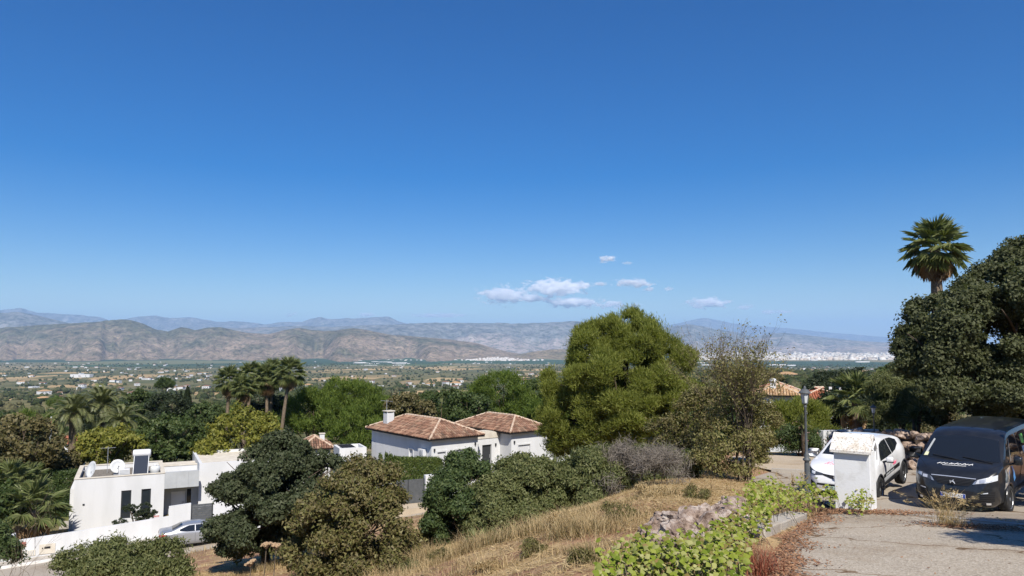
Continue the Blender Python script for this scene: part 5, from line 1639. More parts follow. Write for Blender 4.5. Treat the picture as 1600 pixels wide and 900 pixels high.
M['ink'] = mat('black_ink', (0.01, 0.01, 0.01), rough=0.5)
M['white_ink'] = mat('white_lettering', (0.78, 0.78, 0.78), rough=0.5)
M['pink_ink'] = mat('pink_lettering', (0.62, 0.14, 0.22), rough=0.5)
M['grey_ink'] = mat('grey_lettering', (0.34, 0.35, 0.36), rough=0.5)
M['taillamp'] = mat('tail_lamp', (0.32, 0.01, 0.012), rough=0.1, spec=0.7)
M['sticker'] = mat('yellow_sticker', (0.55, 0.55, 0.18), (0.7, 0.7, 0.6), 60, 0.6)

def squiggle(name, mt, parent, body_me, start, u, v, direction, words, eps=0.01, slant=0.35, stroke=0.016):
    """hand-written looking lettering laid on the body: words = [(x0, length, height)] in metres along u"""
    bvh = BVHTree.FromPolygons([q.co.copy() for q in body_me.vertices], [tuple(p.vertices) for p in body_me.polygons])
    d = Vector(direction).normalized(); g = random.Random(len(words) * 7 + 3)
    st, u, v = Vector(start), Vector(u).normalized(), Vector(v).normalized()
    mb = MB()
    def proj(p):
        hit, nr_, _, _ = bvh.ray_cast(p - d * 3, d)
        return (hit if hit is not None else p) - d * eps
    for x0, ln, h in words:
        pts = []
        k = max(3, int(ln / 0.035))
        for i in range(k + 1):
            x = x0 + ln * i / k
            y = (h * g.uniform(.55, 1.0) if i % 2 else 0.0)
            pts.append(proj(st + u * (x + slant * y) + v * y))
        mb.tube(pts, stroke * .5, 4)
    o = mb.build(name, mt, parent)
    o['kind'] = 'stuff'
    return o

# ---------------------------------------------------------------- dark van
VX, VY = 10.42, 17.8            # middle of the front bumper
VTH = rad(45)
HEAD = Vector((-math.sin(VTH), -math.cos(VTH)))
LEN_V = 4.95
cx, cy = VX - HEAD.x * LEN_V / 2, VY - HEAD.y * LEN_V / 2
VAN = thing('parked_van', 'dark grey delivery van parked facing the viewer under the huge oak', 'van', (cx, cy, float(pave_z(VX, VY)) - 0.02), math.atan2(HEAD.y, HEAD.x))
VAN.scale = (1, 1, .94)
VAN.rotation_euler = (0, 0.03, math.atan2(HEAD.y, HEAD.x))
top = [(-2.475, 1.55), (-2.43, 1.86), (-2.2, 1.93), (0, 1.95), (.55, 1.93), (.85, 1.86), (1.05, 1.75), (1.55, 1.40), (1.78, 1.235), (1.95, 1.18), (2.2, 1.08), (2.33, .98), (2.42, .80), (2.455, .62), (2.475, .52)]
bot = [(-2.475, .45), (-2.3, .30), (0, .24), (2.0, .22), (2.35, .22), (2.475, .36)]
plan = [(-2.475, .86), (-2.35, .93), (-1.5, .96), (1.2, .96), (1.75, .95), (2.1, .90), (2.3, .80), (2.42, .68), (2.475, .55)]
belt = [(-2.475, 1.18), (1.0, 1.15), (1.7, 1.13), (2.1, 1.02), (2.475, .75)]
stn = list(np.linspace(-2.475, -2.2, 5)) + list(np.linspace(-2.0, .4, 12)) + list(np.linspace(.55, 1.95, 22)) + list(np.linspace(2.0, 2.475, 18))
vb = cut_arches(car_body(top, bot, plan, belt, 0.20, stn, .12), [-1.63, 1.52], .385, .34, .62, 'body')
link('body', vb, M['van_paint'], VAN)
DN = (0.45, 0, -1)
# windscreen
part_patch('windscreen', M['carglass'], VAN, vb, [(1.10, .70, 2), (1.04, 0, 2), (1.10, -.70, 2)], [(1.72, .84, 2), (1.78, 0, 2), (1.72, -.84, 2)], (0, 0, -1), .006, 14, 8)
for s in (-1, 1): pass
ws = [o for o in VAN.children if o.name.startswith('windscreen')][0]
part_patch('sun_strip', M['grey_panel'], ws, vb, [(1.17, -.70, 2), (1.20, -.66, 2)], [(1.60, -.79, 2), (1.60, -.735, 2)], (0, 0, -1), .012, 3, 6)
part_patch('sticker', M['sticker'], ws, vb, [(1.60, -.79, 2), (1.60, -.71, 2)], [(1.70, -.81, 2), (1.70, -.72, 2)], (0, 0, -1), .012, 3, 3)
for s in (-.25, .4):
    MB().tube([(1.80, s + .3, 1.235), (1.76, s, 1.29), (1.70, s - .35, 1.325)], .012, 5).build('wiper', M['black'], VAN)
# bonnet edge seams
for s in (-1, 1): part_patch('bonnet_seam', M['black'], VAN, vb, [(1.80, s * .875, 2), (1.80, s * .862, 2)], [(2.26, s * .60, 2), (2.26, s * .588, 2)], (0, 0, -1), .004, 2, 10)
FR = (-1, 0, 0)
part_patch('grille', M['black'], VAN, vb, [(3, .44, .90), (3, 0, .905), (3, -.44, .90)], [(3, .33, .735), (3, 0, .71), (3, -.33, .735)], FR, .008, 12, 4)
gr = [o for o in VAN.children if o.name.startswith('grille')][0]
part_patch('chrome_trim', M['chrome'], gr, vb, [(3, .47, .925), (3, 0, .93), (3, -.47, .925)], [(3, .47, .908), (3, 0, .912), (3, -.47, .908)], FR, .016, 12, 1)
for k in range(5):
    z = .74 + k * .033; hw = .33 + .10 * (z - .735) / .165
    part_patch('grille_bar', M['cladding'], gr, vb, [(3, hw, z + .008), (3, -hw, z + .008)], [(3, hw, z - .004), (3, -hw, z - .004)], FR, .018, 12, 1)
# emblem: a small rearing figure made of strokes
em = MB()
for pts in ([(0, -.045, .77), (0, -.02, .82), (0, .03, .86)], [(0, -.02, .82), (0, .045, .80)], [(0, .0, .84), (0, .05, .765)], [(0, -.045, .77), (0, -.05, .84)]):
    em.tube([Vector((2.475, p[1], p[2])) for p in pts], .009, 5)
em.build('emblem', M['chrome'], gr)
for s in (-1, 1):
    h = part_patch('headlight', M['headlamp_dark'] if s < 0 else M['headlamp'], VAN, vb, [(3, s * .50, .90), (3, s * .68, .965), (3, s * .86, 1.03)], [(3, s * .46, .80), (3, s * .66, .84), (3, s * .86, .90)], FR, .010, 10, 4)
    for q, (yy, zz) in enumerate(((.60, .87), (.72, .915))):
        part_patch('lens', M['chrome'], h, vb, [(3, s * (yy - .05), zz + .035), (3, s * (yy + .05), zz + .045)], [(3, s * (yy - .05), zz - .035), (3, s * (yy + .05), zz - .02)], FR, .018, 3, 3)
    part_patch('headlight_trim', M['alloy'], h, vb, [(3, s * .44, .845), (3, s * .49, .895)], [(3, s * .40, .78), (3, s * .455, .79)], FR, .014, 3, 3)
part_patch('lower_grille', M['black'], VAN, vb, [(3, .42, .615), (3, -.42, .615)], [(3, .40, .535), (3, -.40, .535)], FR, .008, 10, 3)
part_patch('bumper_skirt', M['cladding'], VAN, vb, [(3, .78, .40), (3, 0, .42), (3, -.78, .40)], [(3, .70, .235), (3, 0, .235), (3, -.70, .235)], FR, .008, 14, 4)
for s in (-1, 1):
    fg = part_patch('bumper_vent', M['black'], VAN, vb, [(3, s * .55, .60), (3, s * .82, .64)], [(3, s * .52, .40), (3, s * .80, .40)], FR, .010, 5, 4)
    for k in range(4):
        z = .43 + k * .045
        part_patch('vent_slat', M['van_paint'], fg, vb, [(3, s * .55, z + .012), (3, s * .80, z + .022)], [(3, s * .55, z - .004), (3, s * .80, z + .006)], FR, .02, 4, 1)
    part_patch('running_light', M['headlamp'], fg, vb, [(3, s * .58, .60), (3, s * .70, .625)], [(3, s * .57, .578), (3, s * .70, .60)], FR, .022, 3, 1)
    part_patch('fog_light', M['chrome'], fg, vb, [(3, s * .66, .37), (3, s * .74, .37)], [(3, s * .66, .32), (3, s * .74, .32)], FR, .014, 3, 3)
XF_ = 2.50
pl = MB().bbox(XF_ - .012, XF_ + .004, -.26, .26, .425, .535, .006).build('number_plate', M['plate_white'], VAN)
MB().box(XF_ + .0045, XF_ + .006, -.258, -.212, .428, .532).build('blue_band', M['plate_blue'], pl)
MB().box(XF_ + .0045, XF_ + .006, .212, .258, .428, .532).build('blue_band', M['plate_blue'], pl)
MT = Matrix.Translation((XF_ + .005, 0, .478)) @ Matrix.Rotation(rad(90), 4, 'Z') @ Matrix.Rotation(rad(90), 4, 'X')
text_mesh('EN-351-AZ', .088, 'plate_number', M['ink'], pl, MT, 0, .001)
# lettering on the bonnet
squiggle('bonnet_lettering', M['white_ink'], VAN, vb, (2.05, -.42, 2), (-.06, 1, 0), (-1, 0, 0), (0, 0, -1), [(.0, .20, .07), (.25, .08, .06), (.36, .38, .085)], .008, .5, .014)
squiggle('lettering_underline', M['white_ink'], VAN, vb, (2.10, -.30, 2), (-.06, 1, 0), (-1, 0, 0), (0, 0, -1), [(.0, .5, .004)], .008, 0, .012)
# side: windows, door seams, handle, mirrors, printed graphics
for s in (-1, 1):
    SD = (0, -s, 0)
    part_patch('side_window', M['carglass'], VAN, vb, [(1.00, s * 3, 1.72), (.60, s * 3, 1.80), (.12, s * 3, 1.80)], [(1.50, s * 3, 1.22), (.8, s * 3, 1.20), (.12, s * 3, 1.20)], SD, .006, 10, 6)
    part_patch('sliding_window', M['carglass'], VAN, vb, [(.0, s * 3, 1.80), (-2.2, s * 3, 1.79)], [(.0, s * 3, 1.22), (-2.2, s * 3, 1.22)], SD, .006, 10, 5)
    part_patch('window_pillar', M['alloy'], VAN, vb, [(.80, s * 3, 1.74), (.765, s * 3, 1.75)], [(1.18, s * 3, 1.22), (1.13, s * 3, 1.22)], SD, .012, 2, 6)
    for xx in (1.28, .06, -1.2): part_patch('door_seam', M['black'], VAN, vb, [(xx + .006, s * 3, 1.18), (xx - .006, s * 3, 1.18)], [(xx + .006, s * 3, .36), (xx - .006, s * 3, .36)], SD, .004, 1, 8)
    h = MB().bbox(.16, .34, s * .965 - .02, s * .965 + .02, 1.02, 1.06, .008).build('door_handle', M['cladding'], VAN)
    part_patch('side_rail', M['cladding'], VAN, vb, [(1.1, s * 3, .52), (-1.2, s * 3, .52)], [(1.1, s * 3, .42), (-1.2, s * 3, .42)], SD, .012, 10, 2)
    mb = MB(); mb.bbox(1.22, 1.37, s * 1.02, s * 1.20, 1.17, 1.38, .045); mr_ = mb.build('mirror', M['van_paint'], VAN, True)
    MB().tube([(1.30, s * .92, 1.18), (1.30, s * 1.06, 1.21)], .03, 6).build('mirror_arm', M['black'], mr_)
    MB().box(1.193, 1.198, s * 1.04, s * 1.18, 1.20, 1.355).build('mirror_glass', M['chrome'], mr_)
    # arch lips
    for xw in (-1.63, 1.52):
        a_ = MB()
        pts = [(xw + .40 * math.cos(t), s * .955, .34 + .40 * math.sin(t)) for t in np.linspace(rad(-8), rad(188), 18)]
        a_.tube(pts, .018, 6); a_.build('arch_lip', M['van_paint'], VAN)
m, nt, b = new_mat('printed_van_graphic')
n1 = pos_noise(nt, 3.2, 5, 0.6); n2 = pos_noise(nt, 14, 5, 0.7)
col = ramp(nt, n1, [(0.36, (0.05, 0.16, 0.40)), (0.44, (0.45, 0.36, 0.25)), (0.5, (0.58, 0.56, 0.52)), (0.56, (0.04, 0.05, 0.06)), (0.68, (0.30, 0.36, 0.40))])
nt.links.new(mixc(nt, 0.6, col, mixc(nt, 1.0, col, ramp(nt, n2, [(0.35, (0.1, 0.08, 0.06)), (0.6, (1.2, 1.15, 1.1))]), 'MULTIPLY')), b.inputs['Base Color'])
b.inputs['Roughness'].default_value = 0.3; b.inputs['Coat Weight'].default_value = 0.6
M['print'] = m
part_patch('fender_print', m, VAN, vb, [(1.75, 3, 1.10), (1.30, 3, 1.14)], [(1.95, 3, .64), (1.60, 3, .755)], (0, -1, 0), .007, 5, 6)
part_patch('door_print', mat('blue_print', (0.06, 0.22, 0.52), (0.12, 0.34, 0.62), 6, 0.3), VAN, vb, [(1.22, 3, 1.12), (1.08, 3, 1.10)], [(1.10, 3, .72), (.92, 3, .78)], (0, -1, 0), .007, 3, 5)
part_patch('side_print', mat('shaded_side_print', (0.02, 0.025, 0.03), (0.22, 0.23, 0.22), 4, 0.3, coat=.6, lo=.5, hi=.75), VAN, vb, [(.0, 3, 1.18), (-2.1, 3, 1.18)], [(.6, 3, .56), (-1.15, 3, .56)], (0, -1, 0), .007, 8, 5)  # printed panel, its colour darkened to carry the shade on the van's side
part_patch('green_print', mat('green_print', (0.08, 0.42, 0.05), (0.2, 0.6, 0.12), 8, 0.3), VAN, vb, [(-.35, 3, 1.72), (-.7, 3, 1.72)], [(-.35, 3, 1.5), (-.7, 3, 1.45)], (0, -1, 0), .012, 3, 3)
part_patch('white_print', M['white_ink'], VAN, vb, [(-.3, 3, 1.42), (-1.3, 3, 1.40)], [(-.3, 3, 1.25), (-1.3, 3, 1.25)], (0, -1, 0), .012, 5, 3)
for x in (-1.63, 1.52):
    for s in (-1, 1): wheel(VAN, x, s * .86, .34, .22, s, 7)
# steering wheel and seats behind the glass are hidden by the dark tint; roof rail ribs
for k in range(3): part_patch('roof_rib', M['van_paint'], VAN, vb, [(.6, -.5 + k * .5, 3), (.6, -.46 + k * .5, 3)], [(-2.1, -.5 + k * .5, 3), (-2.1, -.46 + k * .5, 3)], (0, 0, -1), .012, 1, 10)

# ---------------------------------------------------------------- white crossover
CTH = rad(40)
CH = Vector((-math.sin(CTH), -math.cos(CTH)))
LF = Vector((math.cos(CTH), -math.sin(CTH)))       # the car's left, towards the viewer's right
fw = Vector((9.9, 20.5))                         # left front wheel
ccx = fw - CH * 1.30 - LF * .76
CAR = thing('white_crossover', 'white crossover car parked behind the utility pillar', 'car', (ccx.x, ccx.y, float(pave_z(ccx.x, ccx.y)) - .02), math.atan2(CH.y, CH.x))
CAR.rotation_euler = (0, 0.045, math.atan2(CH.y, CH.x))
top = [(-2.17, .92), (-2.14, 1.02), (-2.0, 1.10), (-1.6, 1.32), (-1.2, 1.45), (-.6, 1.53), (-.1, 1.54), (.25, 1.50), (.55, 1.38), (1.05, 1.10), (1.2, 1.045), (1.6, .985), (1.9, .90), (2.08, .78), (2.15, .66), (2.18, .56)]
bot = [(-2.17, .45), (-1.9, .30), (-1, .22), (1.4, .20), (1.95, .21), (2.18, .34)]
plan = [(-2.17, .62), (-2.0, .78), (-1.6, .885), (-1.3, .91), (-.8, .875), (.6, .87), (1.1, .895), (1.4, .90), (1.75, .85), (2.0, .74), (2.12, .60), (2.18, .48)]
belt = [(-2.17, .95), (-1.3, 1.10), (-.6, 1.05), (.6, .99), (1.2, .95), (1.8, .84), (2.18, .62)]
stn = list(np.linspace(-2.17, -1.9, 8)) + list(np.linspace(-1.8, .2, 20)) + list(np.linspace(.28, 1.3, 16)) + list(np.linspace(1.38, 2.18, 20))
cb_ = cut_arches(car_body(top, bot, plan, belt, 0.42, stn, .11), [-1.34, 1.30], .375, .34, .55, 'body')
link('body', cb_, M['white_paint'], CAR)
part_patch('windscreen', M['carglass'], CAR, cb_, [(.34, .54, 3), (.28, 0, 3), (.34, -.54, 3)], [(1.0, .70, 3), (1.08, 0, 3), (1.0, -.70, 3)], (0, 0, -1), .006, 12, 8)
part_patch('rear_window', M['carglass'], CAR, cb_, [(-1.35, .5, 3), (-1.35, -.5, 3)], [(-1.95, .52, 3), (-1.95, -.52, 3)], (0, 0, -1), .006, 10, 6)
for s in (-1, 1):
    SD = (0, -s, 0)
    part_patch('front_window', M['carglass'], CAR, cb_, [(.42, s * 3, 1.40), (.1, s * 3, 1.455), (-.28, s * 3, 1.47)], [(.92, s * 3, 1.03), (.3, s * 3, 1.045), (-.28, s * 3, 1.07)], SD, .006, 10, 5)
    part_patch('rear_door_window', M['carglass'], CAR, cb_, [(-.33, s * 3, 1.47), (-.75, s * 3, 1.45), (-1.08, s * 3, 1.36)], [(-.33, s * 3, 1.07), (-.75, s * 3, 1.12), (-1.08, s * 3, 1.24)], SD, .006, 8, 5)
    # black cladding along sills and round the arches
    part_patch('sill_cladding', M['cladding'], CAR, cb_, [(.93, s * 3, .42), (0, s * 3, .47), (-.95, s * 3, .50)], [(.93, s * 3, .215), (0, s * 3, .23), (-.95, s * 3, .235)], SD, .010, 12, 3)
    part_patch('door_stripe', M['ink'], CAR, cb_, [(.88, s * 3, .66), (-.92, s * 3, .73)], [(.88, s * 3, .56), (-.92, s * 3, .62)], SD, .008, 12, 2)
    for xw in (-1.34, 1.30):
        a_ = MB(); pts = [(xw + .395 * math.cos(t), s * (.885 if xw < 0 else .878), .34 + .395 * math.sin(t)) for t in np.linspace(rad(-12), rad(192), 22)]
        a_.tube(pts, .034, 6); a_.build('arch_cladding', M['cladding'], CAR)
    for xx in (.88, -.30): part_patch('door_seam', M['black'], CAR, cb_, [(xx + .005, s * 3, 1.02), (xx - .005, s * 3, 1.02)], [(xx + .005, s * 3, .40), (xx - .005, s * 3, .40)], SD, .004, 1, 7)
    MB().bbox(-.22, -.04, s * .865 - .015, s * .865 + .025, .90, .93, .008).build('door_handle', M['grey_panel'], CAR)
    mb = MB(); mb.bbox(.66, .84, s * .94, s * 1.12, 1.0, 1.15, .045); mr_ = mb.build('mirror', M['white_paint'], CAR, True)
    MB().tube([(.78, s * .82, .98), (.76, s * .97, 1.03)], .028, 6).build('mirror_arm', M['black'], mr_)
    MB().box(.70, .80, s * .95, s * 1.11, .985, .999).build('mirror_base', M['black'], mr_)
    hl = part_patch('headlight', M['headlamp_dark'], CAR, cb_, [(3, s * .36, .78), (3, s * .58, .815), (3, s * .78, .90)], [(3, s * .36, .735), (3, s * .58, .72), (3, s * .79, .73)], (-1, 0, 0), .010, 8, 3)
    part_patch('lens', M['headlamp'], hl, cb_, [(3, s * .56, .80), (3, s * .66, .82)], [(3, s * .56, .74), (3, s * .66, .75)], (-1, 0, 0), .018, 3, 3)
    part_patch('fog_recess', M['black'], CAR, cb_, [(3, s * .56, .52), (3, s * .70, .58)], [(3, s * .50, .34), (3, s * .70, .34)], (-1, 0, 0), .010, 4, 4)
    part_patch('tail_light', M['taillamp'], CAR, cb_, [(-3, s * .45, 1.0), (-3, s * .74, .98)], [(-3, s * .45, .92), (-3, s * .74, .86)], (1, 0, 0), .01, 4, 3)
part_patch('upper_grille', M['black'], CAR, cb_, [(3, .38, .775), (3, 0, .745), (3, -.38, .775)], [(3, .36, .735), (3, .14, .67), (3, 0, .655), (3, -.14, .67), (3, -.36, .735)], (-1, 0, 0), .009, 16, 3)
part_patch('lower_grille', M['black'], CAR, cb_, [(3, .52, .53), (3, 0, .53), (3, -.52, .53)], [(3, .50, .48), (3, 0, .48), (3, -.50, .48)], (-1, 0, 0), .010, 12, 2)
part_patch('bumper_skirt', M['cladding'], CAR, cb_, [(3, .5, .335), (3, -.5, .335)], [(3, .45, .225), (3, -.45, .225)], (-1, 0, 0), .010, 12, 3)
em = MB()
em.lathe([(.045, -.004), (.058, -.004), (.058, .004), (.045, .004)], 20, Matrix.Translation((2.19, 0, .715)) @ Matrix.Rotation(rad(90), 4, 'Y'))
em.build('emblem', M['chrome'], CAR)
pl = MB().bbox(2.185, 2.20, -.26, .26, .36, .47, .006).build('number_plate', M['plate_green'], CAR)
MB().box(2.2005, 2.202, -.258, -.21, .364, .466).build('blue_band', M['plate_blue'], pl)
text_mesh('2655', .095, 'plate_number', M['ink'], pl, Matrix.Translation((2.201, -.07, .412)) @ Matrix.Rotation(rad(90), 4, 'Z') @ Matrix.Rotation(rad(90), 4, 'X'), 0, .001)
squiggle('bonnet_logo', M['pink_ink'], CAR, cb_, (1.72, -.42, 3), (0, 1, 0), (-1, 0, 0), (0, 0, -1), [(0, .10, .22), (.14, .24, .08)], .006, .3, .014)
squiggle('door_logo', M['pink_ink'], CAR, cb_, (-.12, 3, .76), (-1, 0, 0), (0, 0, 1), (0, -1, 0), [(.10, .34, .09), (.12, .30, .03)], .006, .2, .014)
squiggle('door_logo', M['grey_ink'], CAR, cb_, (.18, 3, .74), (-1, 0, 0), (0, 0, 1), (0, -1, 0), [(.0, .16, .14)], .006, .2, .012)
squiggle('stripe_lettering', M['grey_ink'], CAR, cb_, (.62, 3, .585), (-1, 0, 0.04), (0, 0, 1), (0, -1, 0), [(.0, .44, .055), (.5, .34, .055)], .012, .1, .016)
for x in (-1.34, 1.30):
    for s in (-1, 1): wheel(CAR, x, s * .79, .34, .22, s, 5, twin=True)

# ---------------------------------------------------------------- silver saloon on the lower street
q = st_xy(9.6, -3.1)
SED = thing('silver_saloon', 'silver saloon car parked by the garden wall, half behind the dark oak', 'car', (q.x, q.y, float(st_z(9.9))), R27)
top = [(-2.28, .80), (-2.24, .98), (-2.1, 1.04), (-1.72, 1.06), (-1.5, 1.12), (-.85, 1.37), (-.4, 1.42), (.1, 1.41), (.45, 1.33), (1.1, 1.0), (1.25, .95), (1.8, .86), (2.15, .74), (2.25, .6), (2.28, .5)]
bot = [(-2.28, .42), (-2.0, .25), (0, .2), (2.0, .2), (2.28, .34)]
plan = [(-2.28, .68), (-2.15, .8), (-1.6, .88), (0, .89), (1.4, .88), (1.9, .8), (2.2, .62), (2.28, .5)]
belt = [(-2.28, .92), (-1, .96), (.8, .91), (1.6, .84), (2.28, .58)]
stn = list(np.linspace(-2.28, -1.9, 8)) + list(np.linspace(-1.8, .2, 20)) + list(np.linspace(.28, 1.3, 12)) + list(np.linspace(1.4, 2.28, 14))
sb = cut_arches(car_body(top, bot, plan, belt, 0.45, stn, .1), [-1.42, 1.36], .355, .32, .55, 'body')
link('body', sb, M['silver_paint'], SED)
part_patch('rear_window', M['carglass'], SED, sb, [(-.95, .50, 3), (-.95, -.50, 3)], [(-1.52, .62, 3), (-1.52, -.62, 3)], (0, 0, -1), .006, 10, 6)
part_patch('windscreen', M['carglass'], SED, sb, [(.48, .52, 3), (.48, -.52, 3)], [(1.08, .66, 3), (1.08, -.66, 3)], (0, 0, -1), .006, 10, 6)
for s in (-1, 1):
    SD = (0, -s, 0)
    part_patch('front_window', M['carglass'], SED, sb, [(.50, s * 3, 1.27), (.1, s * 3, 1.345), (-.2, s * 3, 1.35)], [(.88, s * 3, .98), (.3, s * 3, .98), (-.2, s * 3, .99)], SD, .006, 8, 5)
    part_patch('rear_door_window', M['carglass'], SED, sb, [(-.25, s * 3, 1.35), (-.6, s * 3, 1.335), (-1.12, s * 3, 1.15)], [(-.25, s * 3, .99), (-.7, s * 3, 1.0), (-1.12, s * 3, 1.05)], SD, .006, 8, 5)
    part_patch('tail_light', M['taillamp'], SED, sb, [(-3, s * .45, .93), (-3, s * .80, .93)], [(-3, s * .50, .78), (-3, s * .80, .80)], (1, 0, 0), .012, 4, 3)
    part_patch('tail_light_side', M['taillamp'], SED, sb, [(-2.18, s * 3, .93), (-1.85, s * 3, .92)], [(-2.18, s * 3, .80), (-1.95, s * 3, .83)], SD, .012, 4, 3)
    for xx in (.85, -.22): part_patch('door_seam', M['black'], SED, sb, [(xx + .005, s * 3, .94), (xx - .005, s * 3, .94)], [(xx + .005, s * 3, .34), (xx - .005, s * 3, .34)], SD, .004, 1, 6)
    for xx in (.0, -1.0): MB().bbox(xx, xx + .17, s * .885 - .015, s * .885 + .02, .80, .83, .008).build('door_handle', M['silver_paint'], SED)
    mb = MB(); mb.bbox(.68, .84, s * .90, s * 1.06, .95, 1.08, .04); mb.build('mirror', M['silver_paint'], SED, True)
pl = MB().bbox(-2.30, -2.286, -.26, .26, .62, .73, .006).build('number_plate', M['plate_white'], SED)
for x in (-1.42, 1.36):
    for s in (-1, 1): wheel(SED, x, s * .78, .32, .21, s, 5, twin=True)
# ================================================================ TREES AND SHRUBS
def base_at(px, d):
    x = (px - 800) * S(d)
    return (x, d, G(x, d))

# ---- big holm oak on the right bank
D = 30.0
b = base_at(1560, D)
lob = [lobe_px(1500, 520, 78, 72, D - 1), lobe_px(1452, 550, 42, 40, D - 1.5), lobe_px(1472, 492, 44, 34, D), lobe_px(1562, 462, 52, 48, D), lobe_px(1585, 418, 36, 30, D + .5),
       lobe_px(1630, 420, 52, 48, D), lobe_px(1590, 520, 85, 75, D - 1.5), lobe_px(1470, 600, 42, 44, D - 1.5), lobe_px(1530, 610, 60, 50, D - 1.2), lobe_px(1610, 610, 60, 45, D - 1.5), lobe_px(1690, 500, 90, 110, D), lobe_px(1680, 610, 70, 50, D + 1),
       lobe_px(1500, 640, 50, 28, D + 2), lobe_px(1570, 645, 55, 25, D + 2.5)]
plant('holm_oak', 'huge dark holm oak on the bank above the van', 'tree', b, lob, foliage(lob, 5600, 60, 0.30, 0.115, 0.085, 11), M['l_oak'], 0.32, 1)
# oak outside the frame on the right, whose shade falls across the road beside the van
D = 12.5
b2 = (16.2, 10.2, G(16.2, 10.2))
lob = [(15.3, 15.4, 1.4, 1.8, 1.7, 1.2), (16.7, 17.2, 1.7, 1.9, 1.7, 1.3), (b2[0] - 5.5, b2[1] - 2.0, b2[2] + 4.2, 1.7, 1.6, 1.1), (b2[0] - 4.6, b2[1] - 3.2, b2[2] + 4.4, 1.7, 1.6, 1.1), (b2[0] - 4.3, b2[1] - 1.0, b2[2] + 4.5, 1.6, 1.6, 1.1), (b2[0] - 2.6, b2[1] - 1.4, b2[2] + 4.8, 1.7, 1.7, 1.3), (b2[0] + 0.3, b2[1] + 1.3, b2[2] + 5.2, 1.9, 1.9, 1.5), (b2[0] + 1.4, b2[1] + 3.2, b2[2] + 5.4, 1.9, 1.9, 1.5), (b2[0] - .2, b2[1] - 1.8, b2[2] + 5.0, 1.8, 1.7, 1.3), (b2[0] + .2, b2[1], b2[2] + 6.2, 1.8, 1.8, 1.3)]
plant('holm_oak', 'holm oak just outside the right edge that shades the road', 'tree', b2, lob, foliage(lob, 3000, 40, 0.34, 0.14, 0.09, 12, 0.5), M['l_oak'], 0.2, 2)

# ---- dark oak on the slope at left
D = 26.0
b = base_at(425, D)
lob = [lobe_px(430, 722, 50, 34, D), lobe_px(458, 722, 36, 30, D + .5), lobe_px(512, 742, 30, 30, D + .5), lobe_px(388, 750, 45, 40, D - .3), lobe_px(450, 775, 70, 52, D - .8), lobe_px(376, 802, 42, 42, D - .6),
       lobe_px(420, 825, 60, 44, D - 1), lobe_px(350, 832, 20, 18, D), lobe_px(500, 800, 42, 50, D), lobe_px(378, 850, 28, 26, D - .4), lobe_px(346, 770, 16, 18, D), lobe_px(465, 845, 45, 35, D - .2), lobe_px(398, 832, 38, 36, D - .5), lobe_px(438, 694, 24, 18, D + .3)]
plant('holm_oak', 'dark rounded holm oak on the slope in front of the flat roofed house', 'tree', b, lob, foliage(lob, 3600, 44, 0.19, 0.095, 0.07, 13), M['l_oak2'], 0.16, 3, lift=0.3)

# ---- browning tree beside it
D = 20.5
b = base_at(560, D)
lob = [lobe_px(555, 775, 48, 42, D), lobe_px(590, 765, 36, 38, D + .2), lobe_px(520, 815, 52, 46, D - .2), lobe_px(590, 825, 52, 48, D - .3), lobe_px(500, 865, 46, 42, D), lobe_px(560, 875, 70, 42, D - .5), lobe_px(618, 855, 32, 40, D), lobe_px(565, 742, 24, 16, D), lobe_px(610, 800, 30, 26, D + .2)]
plant('browning_tree', 'bushy tree with browning olive leaves beside the dark oak', 'tree', b, lob, foliage(lob, 2300, 30, 0.2, 0.095, 0.05, 14, 0.8), M['l_brown'], 0.08, 4, trunk_m=M['twig'], lift=0.2)

# ---- bottom-left shrubs
D = 25.0
b = base_at(190, D)
lob = [lobe_px(128, 885, 34, 32, D), lobe_px(165, 880, 30, 34, D - .3), lobe_px(205, 884, 32, 28, D + .2), lobe_px(245, 880, 30, 34, D), lobe_px(275, 900, 20, 24, D), lobe_px(190, 912, 90, 30, D - .5)]
plant('olive_shrub', 'loose silvery green shrub at the bottom left in front of the street', 'shrub', b, lob, foliage(lob, 1300, 34, 0.26, 0.12, 0.045, 15, 0.6, up=0.7), M['l_olive'], 0.06, 5, trunk_m=M['twig'], lift=0.15)
D = 33.0
b = base_at(-5, D)
lob = [lobe_px(-10, 850, 22, 26, D), lobe_px(5, 868, 20, 24, D)]
plant('garden_shrub', 'small dark shrub cut by the left edge beside the meter boxes', 'shrub', b, lob, foliage(lob, 190, 40, 0.25, 0.14, 0.06, 16, 0.5), M['l_green'], 0.05, 6, lift=0.2)

# ---- the two shrubs right of the gate
D = 22.0
b = base_at(712, D)
lob = [lobe_px(705, 770, 36, 34, D), lobe_px(735, 745, 28, 26, D + .5), lobe_px(715, 810, 48, 42, D - .3), lobe_px(690, 825, 24, 28, D), lobe_px(722, 722, 22, 14, D + 1)]
plant('evergreen_shrub', 'dark green shrub, left of the pair in front of the tiled villa', 'shrub', b, lob, foliage(lob, 1700, 44, 0.17, 0.085, 0.045, 17, 0.5), M['l_green'], 0.07, 7, lift=0.2)
D = 21.5
b = base_at(800, D)
lob = [lobe_px(800, 765, 52, 38, D + .4), lobe_px(840, 775, 36, 40, D), lobe_px(790, 810, 54, 44, D - .3), lobe_px(770, 775, 30, 34, D), lobe_px(835, 815, 34, 36, D), lobe_px(815, 735, 30, 20, D + .8), lobe_px(850, 742, 22, 22, D + .8)]
plant('olive_shrub', 'olive green shrub, right of the pair in front of the tiled villa', 'shrub', b, lob, foliage(lob, 2400, 44, 0.17, 0.085, 0.04, 18, 0.55), M['l_olive'], 0.07, 8, lift=0.2)
D = 22.5
b = base_at(925, D)
